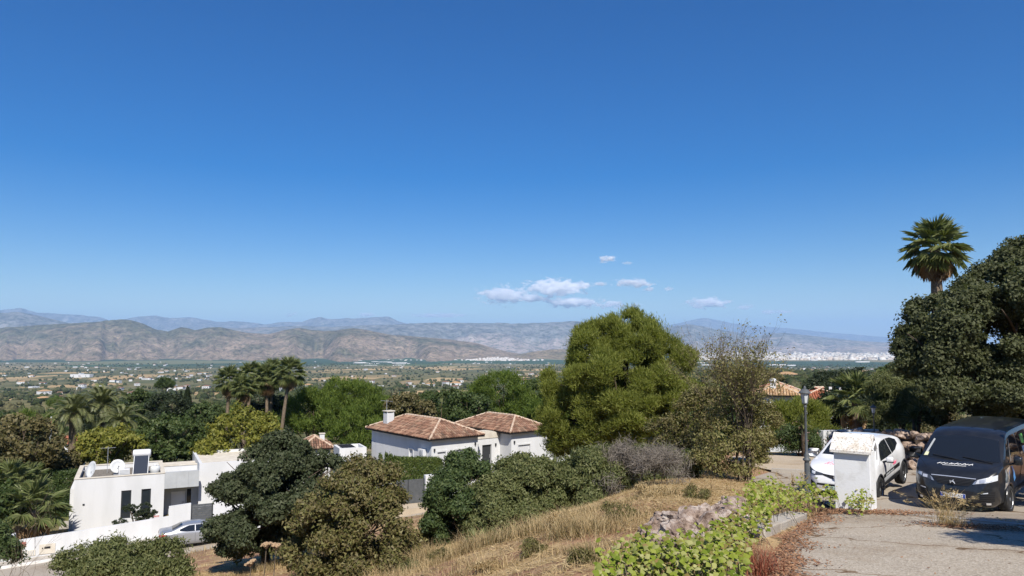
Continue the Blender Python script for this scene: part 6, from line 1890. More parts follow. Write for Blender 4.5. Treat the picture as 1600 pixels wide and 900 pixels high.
lob = [lobe_px(905, 742, 36, 36, D), lobe_px(945, 738, 36, 36, D), lobe_px(930, 772, 52, 28, D - .4), lobe_px(882, 765, 24, 26, D + .5), lobe_px(968, 762, 26, 24, D)]
plant('olive_shrub', 'feathery green shrub right of the yucca', 'shrub', b, lob, foliage(lob, 1500, 44, 0.2, 0.11, 0.035, 19, 0.55, up=0.6), M['l_olive'], 0.06, 9, lift=0.2)
# leafless grey tangle beside it
D = 22.0
b = base_at(1000, D)
t = thing('bare_shrub', 'leafless grey shrub of tangled twigs below the big pine', 'shrub', b)
mb = MB(); tips = []
for k in range(7):
    a = k * 0.9
    twig_tree(mb, (0.75 * math.cos(a), 0.6 * math.sin(a), -0.1), 0.5, 0.022, 200 + k, 4, 0.75, tips)
mb.build('branches', M['twig'], t)
g = np.random.default_rng(3)
pts = np.array([tuple(q[0]) for q in tips]); pts = np.repeat(pts, 9, 0) + g.normal(size=(len(pts) * 9, 3)) * 0.12
v, f = leaf_quads(pts, unit(rand_dirs(len(pts), g) + np.array([0, 0, 0.3])), rand_dirs(len(pts), g), np.full(len(pts), 0.26), np.full(len(pts), 0.012))
link('twigs', mesh_data('twigs', v, f), M['twigmat'], t)['kind'] = 'stuff'

D = 25.0
b = base_at(1040, D)
lob = [lobe_px(1035, 735, 30, 26, D), lobe_px(1065, 728, 24, 28, D), lobe_px(1010, 725, 24, 26, D + 1)]
plant('olive_shrub', 'grey green shrub behind the leafless grey tangle', 'shrub', b, lob, foliage(lob, 700, 40, 0.2, 0.1, 0.04, 29, 0.6, up=.4), M['l_olive'], 0.05, 19, lift=0.2)

# ---- the big pine
D = 46.0
b = base_at(965, D)
lob = [lobe_px(985, 535, 52, 44, D), lobe_px(1004, 525, 30, 26, D), lobe_px(930, 550, 46, 42, D), lobe_px(1045, 570, 42, 42, D), lobe_px(895, 600, 42, 44, D), lobe_px(960, 600, 66, 56, D - 1.6), lobe_px(1020, 620, 58, 46, D - 1.2),
       lobe_px(1062, 630, 28, 38, D), lobe_px(900, 655, 52, 38, D - .8), lobe_px(965, 665, 52, 38, D - 2), lobe_px(1030, 670, 42, 34, D), lobe_px(880, 690, 26, 24, D), lobe_px(935, 695, 42, 24, D - 1), lobe_px(875, 630, 24, 28, D), lobe_px(945, 572, 44, 40, D - .8), lobe_px(1000, 575, 44, 40, D - .8), lobe_px(925, 615, 44, 40, D - 1), lobe_px(960, 640, 60, 40, D + 1), lobe_px(882, 662, 36, 42, D), lobe_px(905, 625, 38, 40, D - .4), lobe_px(915, 680, 42, 32, D - .6)]
t_pine = plant('pine_tree', 'big rounded light green pine rising above the horizon at the centre', 'tree', b, lob, needle_foliage(lob, 10500, 36, 0.34, 0.22, 0.042, 21, bough=.27), M['l_pine'], 0.26, 10, lift=0.4)
# upright leader shoots along its top
g = np.random.default_rng(4)
vs = []; k = 0
for (px, py, n) in [(1000, 492, 60), (985, 500, 50), (968, 496, 40), (1012, 498, 50), (1028, 502, 50), (950, 508, 40), (925, 512, 40), (908, 508, 40), (1058, 532, 40), (895, 530, 30), (1070, 560, 30), (935, 505, 30), (975, 505, 40), (1040, 512, 40), (1075, 590, 30)]:
    c = np.array(P(px, py + 8, D)) + g.normal(size=(n * 3, 3)) * np.array([0.2, 0.35, 0.30])
    a = unit(np.array([0, 0, 1.0]) + 0.45 * rand_dirs(n * 3, g))
    vs.append(leaf_quads(c, a, unit(np.cross(a, rand_dirs(n * 3, g))), np.full(n * 3, 0.24), np.full(n * 3, 0.035))[0])
v = np.vstack(vs)
o = link('leader_shoots', mesh_data('leader_shoots', offset(v, b), np.arange(len(v)).reshape(-1, 4)), M['l_pine'], t_pine); o['kind'] = 'stuff'

# ---- thin half-bare tree right of the pine
D = 24.0
b = base_at(1158, D)
t = thing('half_bare_tree', 'thin half bare tree with sparse yellowing leaves, tallest twigs against the sky', 'tree', b)
mb = MB(); tips = []
g_r = random.Random(9)
for k in range(9):
    a = k * 0.7
    twig_tree(mb, (0.18 * math.cos(a), 0.18 * math.sin(a), -0.15), 1.62, 0.034, 300 + k, 5, 0.36, tips)
mb.build('branches', M['twig'], t)
g = np.random.default_rng(5)
tp = np.array([tuple(q[0]) for q in tips])
hz_ = tp[:, 2]
keep = g.random(len(tp)) < np.clip(1.0 - (hz_ / 4.6) ** 1.6, 0.05, 0.75)
tp = np.repeat(tp[keep], 5, 0); n = len(tp)
tp = tp + g.normal(size=(n, 3)) * 0.11
v, f = leaf_quads(tp, unit(rand_dirs(n, g) + np.array([0, 0, -.2])), rand_dirs(n, g), 0.06 + 0.05 * g.random(n), 0.03 + 0.02 * g.random(n), 0.1)
link('leaves', mesh_data('leaves', v, f), M['l_half'], t)['kind'] = 'stuff'
lob = [lobe_px(1122, 690, 32, 38, D), lobe_px(1172, 682, 30, 42, D), lobe_px(1150, 655, 36, 40, D), lobe_px(1140, 715, 40, 24, D - .2), lobe_px(1110, 722, 24, 16, D)]
(v, f), _ = foliage(lob, 620, 14, 0.26, 0.085, 0.048, 26, 0.95, bough=.45)
link('lower_leaves', mesh_data('lower_leaves', offset(v, b), f), M['l_half'], t)['kind'] = 'stuff'
# low yellowing shrub left of it
D = 28.0
b = base_at(1060, D)
lob = [lobe_px(1045, 690, 32, 30, D), lobe_px(1075, 670, 34, 36, D + .4), lobe_px(1100, 640, 26, 40, D + .6), lobe_px(1055, 720, 40, 20, D - .3), lobe_px(1020, 705, 22, 22, D), lobe_px(1095, 700, 30, 30, D)]
plant('yellowing_shrub', 'yellowing olive shrub between the big pine and the half bare tree', 'shrub', b, lob, foliage(lob, 1300, 24, 0.26, 0.095, 0.05, 23, 0.9), M['l_brown'], 0.06, 12, trunk_m=M['twig'], lift=0.2)
D = 30.0
b = base_at(1188, D)
lob = [lobe_px(1185, 690, 20, 22, D), lobe_px(1195, 660, 20, 30, D), lobe_px(1178, 710, 16, 14, D)]
plant('yellowing_shrub', 'small yellowing shrub right of the half bare tree at the road edge', 'shrub', b, lob, foliage(lob, 420, 24, 0.22, 0.09, 0.05, 24, 0.9), M['l_brown'], 0.06, 13, trunk_m=M['twig'], lift=0.3)

# ---- yuccas and dwarf palms
D = 23.5
b = base_at(884, D)
hd = [(0.0, 0.0, P(885, 752, D).z - b[2]), (-0.35, 0.2, P(872, 740, D).z - b[2]), (0.25, 0.3, P(893, 728, D).z - b[2]), (0.5, 0.1, P(905, 740, D).z - b[2])]
yucca('spiky green yucca between the olive shrub and the feathery shrub', b, hd, 0.62, 90, 31)
b = base_at(748, 18.5)
t = thing('dwarf_palm', 'small dwarf fan palm at the foot of the olive shrub', 'palm', b)
for k in range(12):
    o = bpy.data.objects.new('frond', FAN[0]); COL.objects.link(o); o.parent = t
    o.rotation_euler = (random.uniform(-.3, .3), -rad(random.uniform(20, 75)), k * 2.4); o.scale = (0.3, 0.3, 0.3)

# ---- shrubs round the right-hand bend
D = 37.0
b = base_at(1250, D)
lob = [lobe_px(1235, 655, 26, 26, D), lobe_px(1262, 648, 28, 24, D + .5), lobe_px(1285, 668, 22, 24, D + .6), lobe_px(1215, 670, 18, 30, D), lobe_px(1250, 680, 34, 22, D - .3)]
plant('broom_shrub', 'bright yellow green garden shrubbery behind the tall street lamp', 'shrub', b, lob, needle_foliage(lob, 1500, 34, 0.3, 0.2, 0.035, 41, 0.5), M['l_pine'], 0.06, 14, lift=0.2)
D = 35.0
b = base_at(1240, D)
lob = [lobe_px(1228, 690, 20, 14, D), lobe_px(1255, 692, 24, 16, D), lobe_px(1280, 690, 16, 18, D), lobe_px(1240, 680, 18, 14, D)]
t = plant('oleander', 'low dark oleander with pale pink flowers at the road bend', 'shrub', b, lob, foliage(lob, 330, 40, 0.25, 0.13, 0.04, 42, 0.5), M['l_green'], 0.04, 15, lift=0.2)
(v, f), _ = foliage(lob, 60, 5, 0.2, 0.07, 0.06, 43, 0.1)
link('flowers', mesh_data('flowers', offset(v, b), f), M['flower'], t)['kind'] = 'stuff'
b = base_at(1249, 34.2)
yucca('yucca in the shrubbery behind the tall street lamp', b, [(0, 0, P(1249, 662, 34.2).z - b[2])], 0.62, 90, 44)
b = base_at(1421, 32)
yucca('tall yucca in front of the drooping pepper tree', b, [(0, 0, P(1418, 655, 32).z - b[2]), (0.3, 0, P(1428, 640, 32).z - b[2])], 0.75, 80, 45)
D = 38.0
b = base_at(1405, D)
lob = [lobe_px(1395, 610, 28, 26, D), lobe_px(1418, 630, 30, 34, D), lobe_px(1390, 645, 26, 26, D), lobe_px(1428, 600, 22, 20, D + .5)]
plant('pepper_tree', 'drooping olive green pepper tree left of the huge oak', 'tree', b, lob, foliage(lob, 800, 46, 0.42, 0.26, 0.035, 46, 0.5, droop=0.9), M['l_olive'], 0.12, 16, lift=0.4)
D = 44.0
fan_palm('single fan palm with a bare trunk behind the white wall at the bend', base_at(1332, D), P(1332, 626, D).z - base_at(1332, D)[2], 0.24, 30, 6, 0.95, 47, low=-30)
for (px, py, rx, ry, D, lab, sd) in [(1300, 642, 26, 30, 50, 'dark evergreen left of the single fan palm', 48), (1362, 648, 26, 26, 50, 'dark evergreen between the fan palm and the pepper tree', 49)]:
    b = base_at(px, D)
    lob = [lobe_px(px, py, rx, ry, D), lobe_px(px - 12, py + 14, rx * .8, ry * .7, D), lobe_px(px + 14, py + 8, rx * .8, ry * .7, D)]
    plant('evergreen_tree', lab, 'tree', b, lob, foliage(lob, 420, 40, 0.45, 0.2, 0.11, sd, 0.4), M['l_dark'], 0.15, sd)

# ---- tall fan palm behind the huge oak
D = 46.0
b = base_at(1466, D)
fan_palm('tall shaggy fan palm with brown skirt rising behind the huge oak', b, P(1466, 388, D).z - b[2], 0.34, 44, 64, 1.08, 51, low=-46)

# ---- date palms behind the flat roofed house
for (px, py, D, s, n, lab, sd) in [(122, 648, 70, 1.0, 44, 'date palm, leftmost of the three behind the flat roofed house', 61), (166, 634, 72, 1.05, 46, 'date palm, tallest and middle of the three behind the flat roofed house', 62), (197, 660, 68, 0.86, 42, 'date palm, rightmost and lowest of the three behind the flat roofed house', 63)]:
    b = base_at(px, D)
    date_palm(lab, b, P(px, py, D).z - b[2], 0.32, n, s, sd)
# ---- group of tall fan palms
for (px, py, D, s, lean, lab, sd) in [(361, 596, 86, 1.0, 0.2, 'tall fan palm, leftmost of the row behind the yellow green tree', 71), (383, 606, 84, 0.85, -0.2, 'shortest fan palm of the row, second from the left', 72), (394, 588, 90, 1.05, 0.3, 'fan palm third from the left in the tall row', 73), (419, 592, 88, 1.1, -0.3, 'fan palm in the middle of the tall row', 74), (428, 585, 92, 1.1, 0.2, 'fan palm fourth from the left crowding its neighbour', 75), (455, 582, 84, 1.05, 1.1, 'leaning fan palm, rightmost of the tall row', 76)]:
    b = base_at(px - lean / S(D) * 1.0, D)
    fan_palm(lab, b, P(px, py, D).z - b[2], 0.19, 30, 26, s, sd, (lean, 0), low=-40)
# ---- little fan palms in the garden at left
for (px, py, D, s, lab, sd) in [(30, 757, 52, 0.95, 'small garden fan palm, rear one left of the flat roofed house', 81), (68, 798, 50, 1.15, 'broad garden fan palm standing over the white garden wall', 82), (60, 752, 55, 0.75, 'small garden fan palm in front of the tall hedge', 83)]:
    b = base_at(px, D)
    fan_palm(lab, b, max(0.5, P(px, py, D).z - b[2]), 0.16, 22, 5, s, sd, low=-25)

# ---- garden trees, each with its own lobes
GT = [  # px, py, rx, ry, D, kind, label
    (30, 690, 62, 42, 60, 'l_dry', 'olive brown tree filling the left edge behind the garden palms', 'foliage'),
    (100, 722, 34, 22, 63, 'l_dry', 'olive brown bush under the leftmost date palm', 'foliage'),
    (50, 722, 34, 20, 66, 'l_dry', 'olive brown bush under the striped mast', 'foliage'),
    (-30, 720, 50, 45, 56, 'l_dry', 'olive brown tree cut by the left edge', 'foliage'),
    (8, 785, 30, 24, 51, 'l_mid', 'leafy green garden bush at the left edge above the wall', 'foliage'),
    (170, 693, 48, 26, 64, 'l_yellow', 'yellow green feathery tree behind the satellite dishes', 'foliage'),
    (265, 685, 54, 36, 66, 'l_mid', 'dense green rounded tree behind the solar water heater', 'foliage'),
    (385, 670, 58, 28, 68, 'l_yellow', 'yellow green tree below the tall fan palms', 'foliage'),
    (330, 700, 26, 18, 66, 'l_yellow', 'low yellow green bush behind the right wing roof', 'foliage'),
    (215, 640, 40, 30, 105, 'l_mid', 'rounded green tree behind the date palms', 'foliage'),
    (262, 638, 34, 26, 100, 'l_dark', 'dark evergreen left of the pointed cypress', 'foliage'),
    (320, 650, 30, 22, 95, 'l_green', 'dark green tree right of the pointed cypress', 'foliage'),
    (410, 632, 34, 30, 98, 'l_dark', 'very dark evergreen behind the trunks of the fan palm row', 'foliage'),
    (442, 650, 24, 34, 96, 'l_dark', 'very dark evergreen behind the leaning fan palm', 'foliage'),
    (545, 622, 62, 34, 92, 'l_pine2', 'bright green umbrella pine behind the browning tree, highest of its grove', 'needle'),
    (490, 645, 52, 34, 88, 'l_pine2', 'bright green umbrella pine next to the leaning fan palm', 'needle'),
    (600, 645, 50, 32, 94, 'l_pine2', 'bright green umbrella pine left of the villa chimney', 'needle'),
    (560, 672, 60, 30, 84, 'l_pine2', 'bright green pine just behind the small tiled house', 'needle'),
    (640, 640, 38, 24, 84, 'l_dry', 'olive brown tree right behind the villa chimney', 'foliage'),
    (690, 632, 40, 30, 98, 'l_mid', 'green tree behind the left tiled roof', 'foliage'),
    (778, 618, 64, 38, 96, 'l_pine2', 'wide bright umbrella pine behind the right tiled roof', 'needle'),
    (735, 640, 40, 26, 88, 'l_mid', 'green tree between the two tiled roofs', 'foliage'),
    (840, 622, 44, 32, 100, 'l_mid', 'green tree touching the left side of the big pine', 'foliage'),
    (850, 655, 36, 30, 78, 'l_pine2', 'green pine between the right tiled roof and the big pine', 'needle'),
    (1300, 596, 36, 20, 105, 'l_dark', 'large dark carob tree behind the red roofed house', 'foliage'),
    (1340, 604, 40, 24, 98, 'l_dark', 'large dark carob tree behind the single fan palm', 'foliage'),
    (1275, 606, 22, 14, 92, 'l_dark', 'dark carob left of its larger neighbours', 'foliage'),
    (1185, 605, 46, 26, 100, 'l_dry', 'olive brown tree behind the half bare tree', 'foliage'),
    (1120, 640, 40, 40, 70, 'l_green', 'green tree right behind the half bare tree', 'foliage'),
    (1400, 590, 30, 20, 80, 'l_green', 'green tree beyond the pepper tree', 'foliage'),
]
g_r = random.Random(77)
for k, (px, py, rx, ry, D, mk, lab, kind) in enumerate(GT):
    b = base_at(px, D)
    lob = [lobe_px(px, py, rx * .75, ry * .8, D)]
    for q in range(6):
        a = q * 1.05 + g_r.uniform(-.3, .3)
        lob.append(lobe_px(px + rx * .58 * math.cos(a) * g_r.uniform(.8, 1.15), py + ry * .5 * math.sin(a) * g_r.uniform(.7, 1.1) + ry * 0.1, rx * g_r.uniform(.36, .52), ry * g_r.uniform(.36, .55), D + g_r.uniform(-1.5, 1.5)))
    lob.append(lobe_px(px + g_r.uniform(-.2, .2) * rx, py + ry * 0.75, rx * .6, ry * .5, D))
    area = rx * ry * S(D) ** 2
    n = int(min(1700, 200 + area * 40))
    if kind == 'needle': fo = needle_foliage(lob, n, 24, 0.5, 0.38, 0.08, 500 + k, bough=.34)
    else: fo = foliage(lob, n, 23, 0.42, 0.26, 0.17, 500 + k, bough=.4)
    plant('umbrella_pine' if kind == 'needle' else 'garden_tree', lab, 'tree', b, lob, fo, M[mk], 0.18, k)

# pointed cypresses
def cypress(label, base, h, w, seed, m='l_dark', group=None):
    g = np.random.default_rng(seed)
    n = int(2600 * min(1.5, h / 6))
    t = g.random(n) ** 0.8
    rad_ = w * (1 - t) ** 0.75 * (0.75 + 0.25 * g.random(n)) * np.minimum(1, t * 9 + 0.35)
    az = g.random(n) * 2 * math.pi
    p = np.stack([rad_ * np.cos(az), rad_ * np.sin(az), t * h], -1)
    a = unit(np.stack([np.cos(az) * .4, np.sin(az) * .4, np.ones(n)], -1) + 0.3 * rand_dirs(n, g))
    nr_ = unit(np.stack([np.cos(az), np.sin(az), 0.2 * np.ones(n)], -1) + 0.5 * rand_dirs(n, g))
    v, f = leaf_quads(p, a, nr_, np.full(n, 0.42), np.full(n, 0.16))
    o = thing('cypress_tree', label, 'tree', base, group=group)
    MB().tube([(0, 0, -.2), (0, 0, h * .3), (0, 0, h * .9)], [.14, .1, .03], 6).build('trunk', M['bark'], o)
    link('crown', mesh_data('crown', v, f), M[m], o)
    return o
for px, py, D, w, lab, sd in [(297, 604, 108, 1.9, 'pointed dark cypress, tallest beyond the date palms', 91), (287, 612, 112, 1.2, 'narrow dark cypress touching the tallest one', 92)]:
    b = base_at(px, D); cypress(lab, b, P(px, py, D).z - b[2], w, sd)

# lone umbrella pine standing out in the valley
D = 260.0
b = base_at(258, D)
lob = [lobe_px(258, 598, 9, 6, D), lobe_px(252, 601, 7, 4.5, D), lobe_px(264, 601, 7, 4.5, D)]
plant('umbrella_pine', 'lone umbrella pine with bare trunk on the slope beyond the date palms', 'tree', b, lob, needle_foliage(lob, 200, 24, 0.7, 0.8, 0.2, 640, 0.5), M['l_mid'], 0.25, 40, lift=0.75)

# ---- trimmed hedges and the clipped tree of the houses
def hedge(name, label, p0, p1, width, h, n, m, seed, leaf=(0.1, 0.05), wobble=0.06, spikes=None):
    g = np.random.default_rng(seed)
    p0 = np.array(p0, float); p1 = np.array(p1, float)
    ln = np.linalg.norm((p1 - p0)[:2]); u = (p1 - p0) / ln; v2 = np.array([-u[1], u[0], 0])
    t = g.random(n) * ln
    face = g.random(n)
    top = face < 0.3
    s = np.where(top, g.uniform(-.5, .5, n), np.where(g.random(n) < 0.7, -0.5, 0.5)) * width
    hh = h * np.ones(n)
    if spikes: hh = hh + np.interp(t / ln, spikes[0], spikes[1])
    z = np.where(top, hh, hh * g.random(n))
    pts = p0[None] + u[None] * t[:, None] + v2[None] * (s + g.normal(size=n) * wobble)[:, None]
    pts[:, 2] += z + g.normal(size=n) * wobble
    out = np.where(top[:, None], np.array([[0, 0, 1.0]]), np.sign(s)[:, None] * v2[None])
    nr_ = unit(out + 0.8 * rand_dirs(n, g)); a = unit(np.cross(nr_, rand_dirs(n, g)) + np.array([0, 0, 0.6]))
    v, f = leaf_quads(pts - p0[None], a, nr_, leaf[0] * (0.7 + .6 * g.random(n)), leaf[1] * (0.7 + .6 * g.random(n)))
    o = thing(name, label, 'hedge', p0)
    link('foliage', mesh_data('foliage', v, f), m, o)
    mb = MB()
    for k in range(max(3, int(ln / 0.8))):
        q = u * (0.3 + k * 0.8); 
        if k * 0.8 + 0.3 < ln: mb.tube([(q[0], q[1], -0.3 + q[2]), (q[0], q[1], h * .7 + q[2])], [0.04, 0.02], 5)
    mb.build('stems', M['bark'], o)
    return o
# ================================================================ HEDGES, ROCKS, GROUND COVER
c27, s27 = math.cos(R27), math.sin(R27)
def h1w(lx, ly, lz=0.0):
    return (h1o.x + lx * c27 - ly * s27, h1o.y + lx * s27 + ly * c27, z0_h1 + lz)
z0_h1 = -13.15
a, b = P(72, 745, 62), P(128, 740, 60.5)
ga_, gb_ = G(a.x, a.y), G(b.x, b.y)
hedge('clipped_hedge', 'tall dark clipped hedge left of the flat roofed house', (a.x - 3, a.y + .6, ga_), (b.x, b.y, gb_), 1.2, P(100, 737, 61).z - (ga_ + gb_) / 2, 15000, M['l_hedge'], 1001, (.16, .09), .05)
a, b = P(598, 750, 56.5), P(688, 750, 58.2)
ga_, gb_ = G(a.x, a.y), G(b.x, b.y)
hedge('cypress_hedge', 'bright cypress hedge with taller spikes behind the charcoal gate', (a.x - .3, a.y, ga_), (b.x, b.y, gb_), 1.0, P(650, 722, 57.3).z - (ga_ + gb_) / 2, 15000, M['l_cyp'], 1002, (.24, .06), .07,
      spikes=([0, .02, .05, .09, .12, .16, .19, .23, .26, .32, .5, .75, 1.0], [.1, .9, .2, .05, .9, .1, .75, .05, .45, .35, .2, .05, -.2]))
# lawn and paving left of the flat roofed house
M['lawn'] = mat('lawn', (0.10, 0.115, 0.03), (0.16, 0.15, 0.05), 2, 0.95)
def quad_sheet(name, cs, m, label, lift=.06):
    vs = [(x, y, G(x, y) + lift) for x, y in cs]
    o = MB().add(vs, [(0, 1, 2, 3)]).build(name, m)
    if o.data.polygons[0].normal.z < 0: o.data.flip_normals()
    return tag(o, label, name.replace('_', ' '), kind='structure')
A = P(98, 785, 58.5); B = P(122, 785, 58); C = P(122, 812, 54.5); D_ = P(92, 812, 54.5)
quad_sheet('lawn', [(A.x - 1, A.y + 3), (B.x, B.y + 3), (B.x, B.y), (A.x - 1, A.y)], M['lawn'], 'small sunlit lawn left of the flat roofed house')
quad_sheet('terrace', [(A.x, A.y - .01), (B.x, B.y - .01), (C.x, C.y), (D_.x, D_.y)], M['kerb'], 'grey paved terrace at the left side of the flat roofed house')

# ---- rock meshes
def rock_mesh(name, seed, sub=3, rough=.35, flat=.75):
    bm = bmesh.new(); bmesh.ops.create_icosphere(bm, subdivisions=sub, radius=1.0)
    for v in bm.verts:
        n = v.co.normalized()
        d = mnoise.cell(n * 1.7 + Vector((seed, 0, 0))) * .22 + mnoise.fractal(n * 2.2 + Vector((seed * 3.1, 1, 2)), .8, 2.2, 4) * rough
        c = max(abs(n.x), abs(n.y), abs(n.z))
        v.co = n * (0.82 + 0.25 * (1 / c - 1) * .8 + d * .6)
        v.co.z *= flat
    me = bpy.data.meshes.new(name); bm.to_mesh(me); bm.free()
    return me
def rock_mat(name, a, b_, c):
    m, nt, bs = new_mat(name)
    col = ramp(nt, pos_noise(nt, 3.5, 7, .7), [(.32, a), (.5, b_), (.68, c)])
    crack = ramp(nt, pos_noise(nt, 9, 6, .75), [(.38, (.35, .3, .27)), (.5, (1, 1, 1))])
    nt.links.new(mixc(nt, 1.0, col, crack, 'MULTIPLY'), bs.inputs['Base Color'])
    bs.inputs['Roughness'].default_value = .95; bs.inputs['Specular IOR Level'].default_value = .1
    bump(nt, bs, pos_noise(nt, 12, 7, .75), .9, .05)
    return m
M['rock'] = rock_mat('pinkish_limestone', (.12, .075, .05), (.33, .25, .20), (.56, .50, .44))
M['rubble'] = rock_mat('rubble_stone', (.18, .125, .09), (.36, .265, .20), (.54, .44, .36))
RM = [rock_mesh('stone', s, 2, .3, .8) for s in (1.3, 4.7, 9.1, 13.7, 17.2)]
for q in RM: q.materials.append(M['rubble'])

# ---- outcrop at the driveway edge
OUT = [(1062, 826, 11.6, .40, .42, 'pale craggy boulder in the middle of the outcrop below the vine'), (1098, 812, 12.0, .48, .40, 'largest whitish rock of the outcrop at the vine edge'), (1035, 842, 11.2, .36, .36, 'dark cracked rock at the left foot of the outcrop'),
       (1128, 797, 12.8, .40, .32, 'upper right rock of the outcrop under the vine'), (1085, 845, 11.0, .34, .30, 'reddish rock low in the outcrop just above the vine leaves'), (1022, 822, 12.2, .28, .38, 'small leaning rock at the far left of the outcrop'),
       (1048, 800, 12.9, .3, .24, 'half buried rock at the top left of the outcrop'), (1145, 782, 13.8, .3, .22, 'half buried rock at the top right of the outcrop')]
for k, (px, py, d, r_, h_, lab) in enumerate(OUT):
    q = P(px, py, d)
    me = rock_mesh('boulder', 30 + k * 2.3, 4, .42, 1.0)
    o = link('boulder', me, M['rock'])
    o.location = (q.x, q.y, q.z - .14); o.scale = (r_ * .92, r_ * 1.05, h_ * (.7 + .3 * (k % 3 == 1))); o.rotation_euler = (random.uniform(-.2, .2), random.uniform(-.3, .3), k * 1.3)
    tag(o, lab, 'rock', 'rocks of the outcrop')

# ---- rubble stone wall behind the cars
SW = thing('rubble_wall', 'rough bank of piled rubble stones behind the white car and the van', 'wall', (15.4, 26.0, G(15.4, 26.0)))
g_r = random.Random(21)
sl = SW.location
k = 0
line = [Vector((14.0, 31.5)), Vector((14.9, 28.8)), Vector((15.3, 26.4)), Vector((16.2, 24.2)), Vector((17.8, 22.0)), Vector((19.4, 19.5))]
def along(t):
    t = max(0, min(.9999, t)) * (len(line) - 1); i = int(t); return line[i].lerp(line[i + 1], t - i)
for row in range(6):
    n = 26
    for i in range(n):
        t = (i + .5 * (row % 2) + g_r.uniform(-.2, .2)) / n
        p = along(t)
        nrm = (along(min(1, t + .03)) - along(max(0, t - .03))).normalized(); nrm = Vector((nrm.y, -nrm.x))
        if nrm.x < 0: nrm = -nrm
        hgt = 1.15 + 1.1 * t
        if row * .38 > hgt: continue
        s = g_r.uniform(.17, .34)
        z = float(pave_z(p.x, p.y)) + .08 + row * .37 + g_r.uniform(-.07, .07)
        pp = p + nrm * (row * .17 + g_r.uniform(-.08, .1))
        o = bpy.data.objects.new('stone', RM[g_r.randrange(5)]); COL.objects.link(o); o.parent = SW
        o.location = (pp.x - sl.x, pp.y - sl.y, z - sl.z); o.scale = (s * g_r.uniform(.9, 1.4), s * g_r.uniform(.9, 1.2), s * g_r.uniform(.75, 1.0))
        o.rotation_euler = (g_r.uniform(-.4, .4), g_r.uniform(-.4, .4), g_r.uniform(0, 6))
# earth core so nothing shows through between the stones
core = MB()
N_ = 24
for i in range(N_ + 1):
    t = i / N_; p = along(t)
    nrm = (along(min(1, t + .03)) - along(max(0, t - .03))).normalized(); nrm = Vector((nrm.y, -nrm.x))
    if nrm.x < 0: nrm = -nrm
    zb = float(pave_z(p.x, p.y)) - .3; h = 1.25 + 1.15 * t
    core.v += [(p.x + nrm.x * .06 - sl.x, p.y + nrm.y * .06 - sl.y, zb - sl.z), (p.x + nrm.x * .9 - sl.x, p.y + nrm.y * .9 - sl.y, zb + h + .1 - sl.z), (p.x + nrm.x * 3.2 - sl.x, p.y + nrm.y * 3.2 - sl.y, max(zb + h, G(p.x + nrm.x * 3.2, p.y + nrm.y * 3.2) - .1) - sl.z)]
for i in range(N_):
    core.f += [(3 * i, 3 * i + 3, 3 * i + 4, 3 * i + 1), (3 * i + 1, 3 * i + 4, 3 * i + 5, 3 * i + 2)]
core.build('earth_core', mat('bank_earth', (.09, .065, .045), (.17, .125, .09), 4, .95, bmp=.6, bscale=10), SW)

# ---- kerb block at the driveway edge
q0, q1 = P(1195, 832, 12.9), P(1262, 803, 16.0)
o = thing('kerb_block', 'cracked concrete kerb slab between the vine and the driveway', 'kerb', (q0.x, q0.y, float(pave_z(q0.x, q0.y))), math.atan2(q1.y - q0.y, q1.x - q0.x))
ln_ = math.hypot(q1.x - q0.x, q1.y - q0.y); dz = float(pave_z(q1.x, q1.y) - pave_z(q0.x, q0.y))
tilt = Matrix.Rotation(-math.atan2(dz, ln_), 4, 'Y')
for k in range(3):
    MB().bbox(ln_ * k / 3 + .012, ln_ * (k + 1) / 3 - .012, .0, .42, -.25, .13 - .012 * k, .02, tilt).build('slab', M['kerb'], o)

# ---- vine spilling over the outcrop
def vine_leaf_mesh(seed):
    g = random.Random(seed)
    n = 7
    out = []
    for k in range(n):
        a = 2 * math.pi * k / n
        r_ = (1.0 if k % 2 == 0 else .62) * g.uniform(.85, 1.1)
        out.append((r_ * math.cos(a), r_ * math.sin(a), -.16 * r_ * r_ + g.uniform(-.05, .05)))
    me = mesh_data('leaf', [(0, 0, .05)] + out, [(0, 1 + k, 1 + (k + 1) % n) for k in range(n)])
    me.materials.append(M['l_vine1'] if seed % 2 else M['l_vine2']); return me
def flat_leaf_mat(name, a, b_):
    m, nt, bs = new_mat(name)
    oi = nt.nodes.new('ShaderNodeObjectInfo')
    c = ramp(nt, oi.outputs['Random'], [(0, a), (1, b_)])
    nt.links.new(c, bs.inputs['Base Color']); bs.inputs['Roughness'].default_value = .7; bs.inputs['Specular IOR Level'].default_value = .12
    t = nt.nodes.new('ShaderNodeBsdfTranslucent'); nt.links.new(c, t.inputs['Color'])
    mx = nt.nodes.new('ShaderNodeMixShader'); mx.inputs[0].default_value = .25
    nt.links.new(bs.outputs[0], mx.inputs[1]); nt.links.new(t.outputs[0], mx.inputs[2]); nt.links.new(mx.outputs[0], nt.nodes['Material Output'].inputs['Surface'])
    return m
M['l_vine1'] = flat_leaf_mat('vine_leaf_green', (.10, .145, .015), (.24, .28, .04))
M['l_vine2'] = flat_leaf_mat('vine_leaf_pale', (.22, .25, .05), (.40, .38, .18))
VM = [vine_leaf_mesh(s) for s in range(1, 7)]
VN = thing('creeping_vine', 'bright green creeping vine sprawling along the driveway edge over the rocks', 'vine', (3.0, 11.0, G(3.0, 11.0)))
